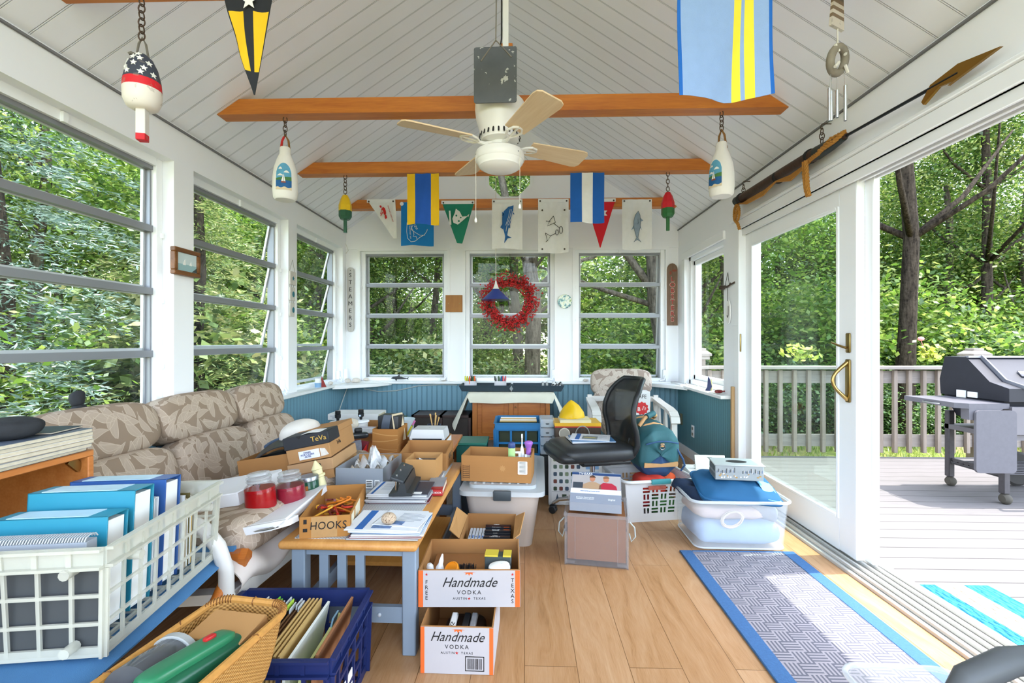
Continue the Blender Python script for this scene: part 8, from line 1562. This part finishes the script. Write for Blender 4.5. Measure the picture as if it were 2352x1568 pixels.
for mi_, b in ((0, (-hw, hw, fl * .92, fl)), (1, (-hw + .004, hw - .004, fl * .45, fl * .92)), (2, (-hw, hw, fl * .30, fl * .45)), (3, (-hw, hw, 0, fl * .30)), (4, (-hw + .01, -hw + .065, fl * .47, fl * .66))): g.m(mi_).box(b[0], b[1], b[2], b[3], .0, .0008 if mi_ != 4 else .0016)
O('panels', g, [mat('tv_navy', '#27406a', .4), mat('tv_room', '#a9a2a0', .4, var=.2), mat('tv_white', '#d8dae0', .4), mat('tv_grey', '#878d9a', .4), mat('tv_dark', '#3c434c', .4)], ff, smooth=0)
g = G(); SK = mat('print_skin', '#b4785c', .5); 
for mi_, poly in ((0, ell(-.02, fl * .80, .015, .021, 16)), (0, ell(.055, fl * .79, .015, .020, 16)), (1, [(-.075, fl * .46), (.03, fl * .46), (.025, fl * .62), (-.005, fl * .69), (-.035, fl * .69), (-.07, fl * .60)]), (2, [(.015, fl * .46), (.115, fl * .46), (.11, fl * .58), (.085, fl * .67), (.04, fl * .68), (.018, fl * .58)]), (3, [p for p in ell(-.02, fl * .84, .0165, .016, 16) if p[1] > fl * .83]), (4, [p for p in ell(.055, fl * .83, .018, .018, 16) if p[1] > fl * .815])): g.m(mi_).prism(poly, .0008, .0016, 'XY')
O('couple_picture', g, [SK, mat('print_tan', '#a98a6c', .5), mat('print_red', '#a8283c', .5), mat('print_hair', '#3a2c24', .5), mat('print_hair_light', '#8a6a4c', .5)], ff, smooth=0)
text('TV·EARS', .021, PAPER, ff, (-.06, fl * .955, .0012), (0, 0, 0)); text('Voice Clarifying Wireless System', .008, BLUEINK, ff, (-.03, fl * .38, .0012), (0, 0, 0)); text('#1 Doctor Recommended\nAssisted Listening System', .009, PAPER, ff, (-.055, fl * .15, .0012), (0, 0, 0)); text('Digital', .015, PAPER, ff, (.085, fl * .14, .0012), (0, 0, 0))
# ---- clear bin with bedding
CB = clear('clear_bin_plastic', '#dfe6ea', .17, .06); cb_ = T('storage_bin', 'clear plastic storage bin packed with bedding at the far end of the rug', 'bin', (1.215, 2.655, 0.012), R(-1)); BW, BD, BH = .54, .40, .27
g = G(); tote_shell(g, (-BW / 2 + .02, BW / 2 - .02, .018, BD - .018), (-BW / 2, BW / 2, 0, BD), 0, BH); O('bin_shell', g, CB, cb_, smooth=50); g = G(); g.tube([(p[0], p[1], BH) for p in rrect(-BW / 2 - .006, BW / 2 + .006, -.006, BD + .006, .055, 6)], .009, 8, closed=True); g.tube([(p[0], p[1], .006) for p in rrect(-BW / 2 + .02, BW / 2 - .02, .018, BD - .018, .05, 6)], .005, 6, closed=True); O('bin_rim', g, clear('bin_rim_plastic', '#dfe6ea', .38, .1), cb_, smooth=70)
def inbin(name, label, cat, x, y, z, sx, sy, s_z, m, rot=(0, 0, 0), e=.5, n=.004): g = G(); g.puff(sx, sy, s_z, e, .6, 34, 16, (0, 0, 0), n); return O(name, g, m, loc=(1.215 + x, 2.655 + y, .012 + z), rot=rot, label=label, cat=cat, smooth=70)
inbin('comforter', 'folded pale blue comforter filling the bottom of the clear bin', 'bedding', 0, .20, .080, .47, .345, .15, mat('pale_blue_quilt', '#8fa9cc', .9, var=.12, scale=7), e=.22)
inbin('blanket', 'folded pinkish beige blanket in the clear bin', 'bedding', -.03, .20, .19, .42, .31, .09, mat('pink_beige', '#c4ada4', .9, var=.15, scale=8), e=.35)
inbin('grey_blanket', 'shiny grey folded blanket at the right side of the clear bin', 'bedding', .15, .20, .195, .20, .29, .11, mat('grey_satin', '#85898f', .4, var=.2, scale=10), (0, R(20), 0), .45)
t = T('cord_coil', 'coil of cream cord inside the front of the clear bin', 'cord', (1.215 - .045, 2.655 + .030, .012 + .165), 0, rot=(R(-14), R(-24), 0)); g = G()
for k in range(9): rx, rz_ = .055 + .003 * (k % 4), .034 + .0025 * (k % 3); g.tube([(rx * math.cos(a) + .004 * math.sin(k * 2), -.006 + .0026 * (k % 5), rz_ * math.sin(a) + .004 * math.cos(k * 3)) for a in [i * PI / 10 for i in range(20)]], .0026, 5, closed=True)
O('coil', g, mat('cream_cord', '#d2c2ae', .8), t)
JN = mat('dark_denim', '#1f2f48', .85, var=.3, scale=14, bump=.3, bscale=60); o_ = inbin('jeans', 'folded dark blue jeans at the left of the clear bin', 'jeans', -.175, .25, .255, .18, .30, .085, JN, (R(6), R(10), R(20)), .5, .006)
PB = mat('bright_blue_pad', '#1b557f', .75, var=.12, scale=9); o_ = T('seat_pad', 'bright blue tufted seat pad lying across the clear bin', 'cushion', (1.245, 2.83, .312), R(-6), rot=(R(12), R(3), R(-6))); g = G(); g.puff(.45, .34, .085, .3, .75, 44, 16)
for v in g.bm.verts: v.co.z += .008 * math.sin(v.co.x * 26 + 1) * math.cos(v.co.y * 20) + .003 * math.sin(v.co.x * 70)
O('pad', g, PB, o_, smooth=70); g = G(); g.tube([(p[0], p[1], 0) for p in rrect(-.222, .222, -.167, .167, .05, 6)], .007, 6, closed=True); O('piping', g, PB, o_, smooth=70); g = G(); g.grid(lambda u, v: (.13 + .075 * u, -.16 + .30 * v, .040 - .012 * u - .03 * abs(v - .5)), 6, 12, thick=lambda v: v + Vector((0, 0, .004))); O('pale_panel', g, mat('pale_blue_cloth', '#7fb4dc', .8), o_, smooth=70)
# tissue box cover
TSC = mat('brushed_pewter', '#9aa0a0', .45, .35, var=.12, scale=30); tx = T('tissue_box_cover', 'grey metal tissue box cover with a beach scene on top of the blue pad', 'tissue box', (1.262, 2.80, .362), R(-7), rot=(R(3), 0, R(-7))); g = G(); g.box(-.135, .135, 0, .13, 0, .088, .003, 1); O('cover', g, TSC, tx)
g = G(); g.box(-.142, .142, -.006, .136, .086, .094, .003, 1); O('top_plate', g, mat('pewter_top', '#b9bfbd', .4, .3, var=.06), tx); g = G(); g.prism(ell(0, .065, .06, .026, 28), .0941, .0947, 'XY'); O('opening', g, INK, tx, smooth=0)
g = G()
for k in range(34):
    x = -.125 + .25 * (k / 33); h_ = random.uniform(.012, .03) * (1 if k % 3 else .6); z = .045 + random.uniform(-.004, .004)
    if 13 < k < 19: continue
    g.m(k % 3).box(x - .0018, x + .0018, -.0022, 0, z, z + h_)
for k in range(22): x = random.uniform(-.12, .12); z = random.uniform(.016, .04); g.m(3 + k % 2).prism(ell(x, z, random.uniform(.003, .007), .004, 8), -.002, 0)
O('beach_relief', g, [mat('relief_blue', '#6a7a94', .5), mat('relief_dark', '#4c5050', .5), mat('relief_silver', '#c9cfd2', .3, .6), mat('relief_amber', '#b08a4c', .4), PAPER], tx, smooth=0)
g = G()
for k in range(9): y = .01 + .013 * k; g.m(k % 2).box(-.1372, -.135, y, y + .006, .05, .08); g.box(-.1372, -.135, y + .003, y + .008, .015, .035)
O('side_relief', g, [mat('relief_dark', '#4c5050'), mat('relief_side', '#6f7678', .5)], tx, smooth=0)
# papers and notebook behind the bin
g = G(); g.box(-.17, .15, 0, .27, 0, .232, .003, 1); O('cardboard_box', g, CARD3, loc=(1.30, 3.20, 0), label='plain carton behind the clear bin, under the white puzzle box', cat='box')
t = T('puzzle_box', 'white and blue flat box under the notebook behind the clear bin', 'box', (1.28, 3.22, .234), R(-4)); g = G(); g.box(-.15, .13, 0, .22, 0, .055, .002, 1); O('body', g, PAPER, t); g = G(); g.box(-.06, .128, -.001, 0, .006, .05); O('blue_print', g, mat('print_teal', '#3f86b0', .5, var=.3, scale=40), t, smooth=0)
t = T('notebook', 'cream spiral notebook leaning upright on the puzzle box', 'notebook', (1.29, 3.30, .29), R(-4), rot=(R(-18), 0, R(-4))); g = G(); g.box(-.10, .105, 0, .012, 0, .10, .002, 1); O('cover', g, mat('cream_cover', '#d9d8cc', .7), t); text('notes', .014, INK, t, (0, -.001, .085), shear=.2)
g = G()
for k in range(10): g.tube([(-.104 + .006 * math.cos(a), .006 + .01 * math.sin(a), .008 + .009 * k) for a in (0, 1.2, 2.4, 3.6, 4.8)], .001, 4, closed=True)
O('spiral', g, METAL, t)
t = T('palm_figurine', 'tiny green palm tree figurine before the notebook', 'figurine', (1.175, 3.16, .234), 0); g = G(); g.tube([(0, 0, 0), (.004, 0, .03), (0, 0, .055)], .004, 6); O('stem', g, mat('figurine_brown', '#7a5a34', .7), t); g = G()
for k in range(7): a = 2 * PI * k / 7; g.tube([(0, 0, .055), (.015 * math.cos(a), .015 * math.sin(a), .062), (.028 * math.cos(a), .028 * math.sin(a), .05)], [.003, .005, .001], 5)
O('leaf', g, mat('figurine_green', '#1f6a3c', .5), t)
# ---- long rug
def rug_m():
    q = N('basket_weave_rug'); t = q.node('TexCoord'); sp = q.node('SeparateXYZ'); q.link(t.outputs['Object'], sp.inputs[0]); s = .062; x = q.math('DIVIDE', sp.outputs[0], s); y = q.math('DIVIDE', sp.outputs[1], s)
    par = q.math('MODULO', q.math('ADD', q.math('FLOOR', q.math('ADD', x, 100)), q.math('FLOOR', q.math('ADD', y, 100))), 2.0); w = q.math('GREATER_THAN', par, .5)
    c = q.node('MixRGB'); q.val(c.inputs[0], w); q.val(c.inputs[1], x); q.val(c.inputs[2], y); st = q.math('FRACT', q.math('MULTIPLY', c.outputs[0], 4.0)); ln = q.math('LESS_THAN', st, .52)
    yarn = q.noise(q.coord('Object', (300, 300, 300)), 2, 2); col = q.mix(ln, lin('#64656e'), lin('#a39ea2'))
    q.base(q.mix(q.math('MULTIPLY', yarn, .35), col, lin('#6f6c78'))); q.set(.95, 0, .1); q.bump(q.math('ADD', ln, yarn), .4, .004); return q.m
RX0, RX1, RY0, RY1 = .868, 1.50, .45, 2.665
rg = T('floor_rug', 'long grey basket-weave rug with a blue border beside the sliding door', 'rug', ((RX0 + RX1) / 2, (RY0 + RY1) / 2, 0), 0); hx, hy = (RX1 - RX0) / 2, (RY1 - RY0) / 2; bd_ = .068
g = G(); g.box(-hx + bd_ - .003, hx - bd_ + .003, -hy + bd_, hy - .012, 0, .008); O('woven_field', g, rug_m(), rg, smooth=0)
g = G()
for b in ((-hx, -hx + bd_, -hy, hy), (hx - bd_, hx, -hy, hy), (-hx + bd_, hx - bd_, -hy, -hy + bd_), (-hx + bd_, hx - bd_, hy - .014, hy)): g.box(b[0], b[1], b[2], b[3], 0, .0105, .003, 1)
O('blue_border', g, mat('rug_blue_binding', '#3f6896', .95, var=.25, scale=90, bump=.6, bscale=300), rg)
# ---- near right: grey armchair and clear container
GC = mat('armchair_grey_plastic', '#5a5d60', .45, var=.06); ac = T('plastic_armchair', 'grey plastic armchair at the near right corner, only its armrest in view', 'armchair', (1.16, .60, 0))
def arm(y): g = G(); pts = [(-.42, y, .0), (-.405, y, .30), (-.385, y, .50), (-.35, y, .565), (-.28, y, .598), (-.18, y, .605), (.0, y, .598), (.2, y, .60), (.3, y, .62)]; [g.bar(a_, b_, .052, .034, (0, 1, 0)) for a_, b_ in ()]; g.tube(pts, [.018, .019, .022, .024, .024, .024, .024, .024, .024], 14); return g
for y in (.28, -.28): g = arm(y); O('armrest', g, GC, ac, smooth=70)
g = G(); g.puff(.52, .54, .05, .3, .5, 32, 10, (0, 0, .42)); O('seat', g, GC, ac, smooth=70); g = G(); g.at((.29, 0, .44), (0, R(14), 0)); g.puff(.05, .54, .50, .4, .4, 24, 14, (0, 0, .25)); O('backrest', g, GC, ac, smooth=70)
for y in (-.26, .26): g = G(); g.tube([(.27, y, .43), (.34, y, 0)], [.026, .02], 10); O('leg', g, GC, ac)
t = T('clear_container', 'clear plastic container by the grey armchair at the bottom right', 'container', (.985, 1.07, .0125), R(-2)); g = G(); tote_shell(g, (-.12, .12, .02, .20), (-.14, .14, 0, .22), 0, .29); O('container_shell', g, clear('clear_container_plastic', '#e2e2e2', .22, .12), t, smooth=50)
g = G(); g.tube([(p[0], p[1], .29) for p in rrect(-.146, .146, -.006, .226, .05, 5)], .008, 8, closed=True); O('container_rim', g, clear('bin_rim_plastic', '#dfe6ea'), t, smooth=70)
g = G(); g.puff(.18, .14, .12, .5, .6, 20, 10, (0, .11, .07), .004); O('packed_cloth', g, mat('packed_white', '#c9c6c4', .9, var=.2, scale=9), t)
# wood strip standing by the door casing
g = G(); g.box(-.012, .012, -.012, .012, .0, .82, .002, 1); O('wood_strip', g, wood('strip_wood', '#a8845a', '#c4a274', .6, 1, 'Z'), loc=(XR - .03, 3.80, 0), label='thin light wooden strip standing in the corner by the sliding door', cat='strip')
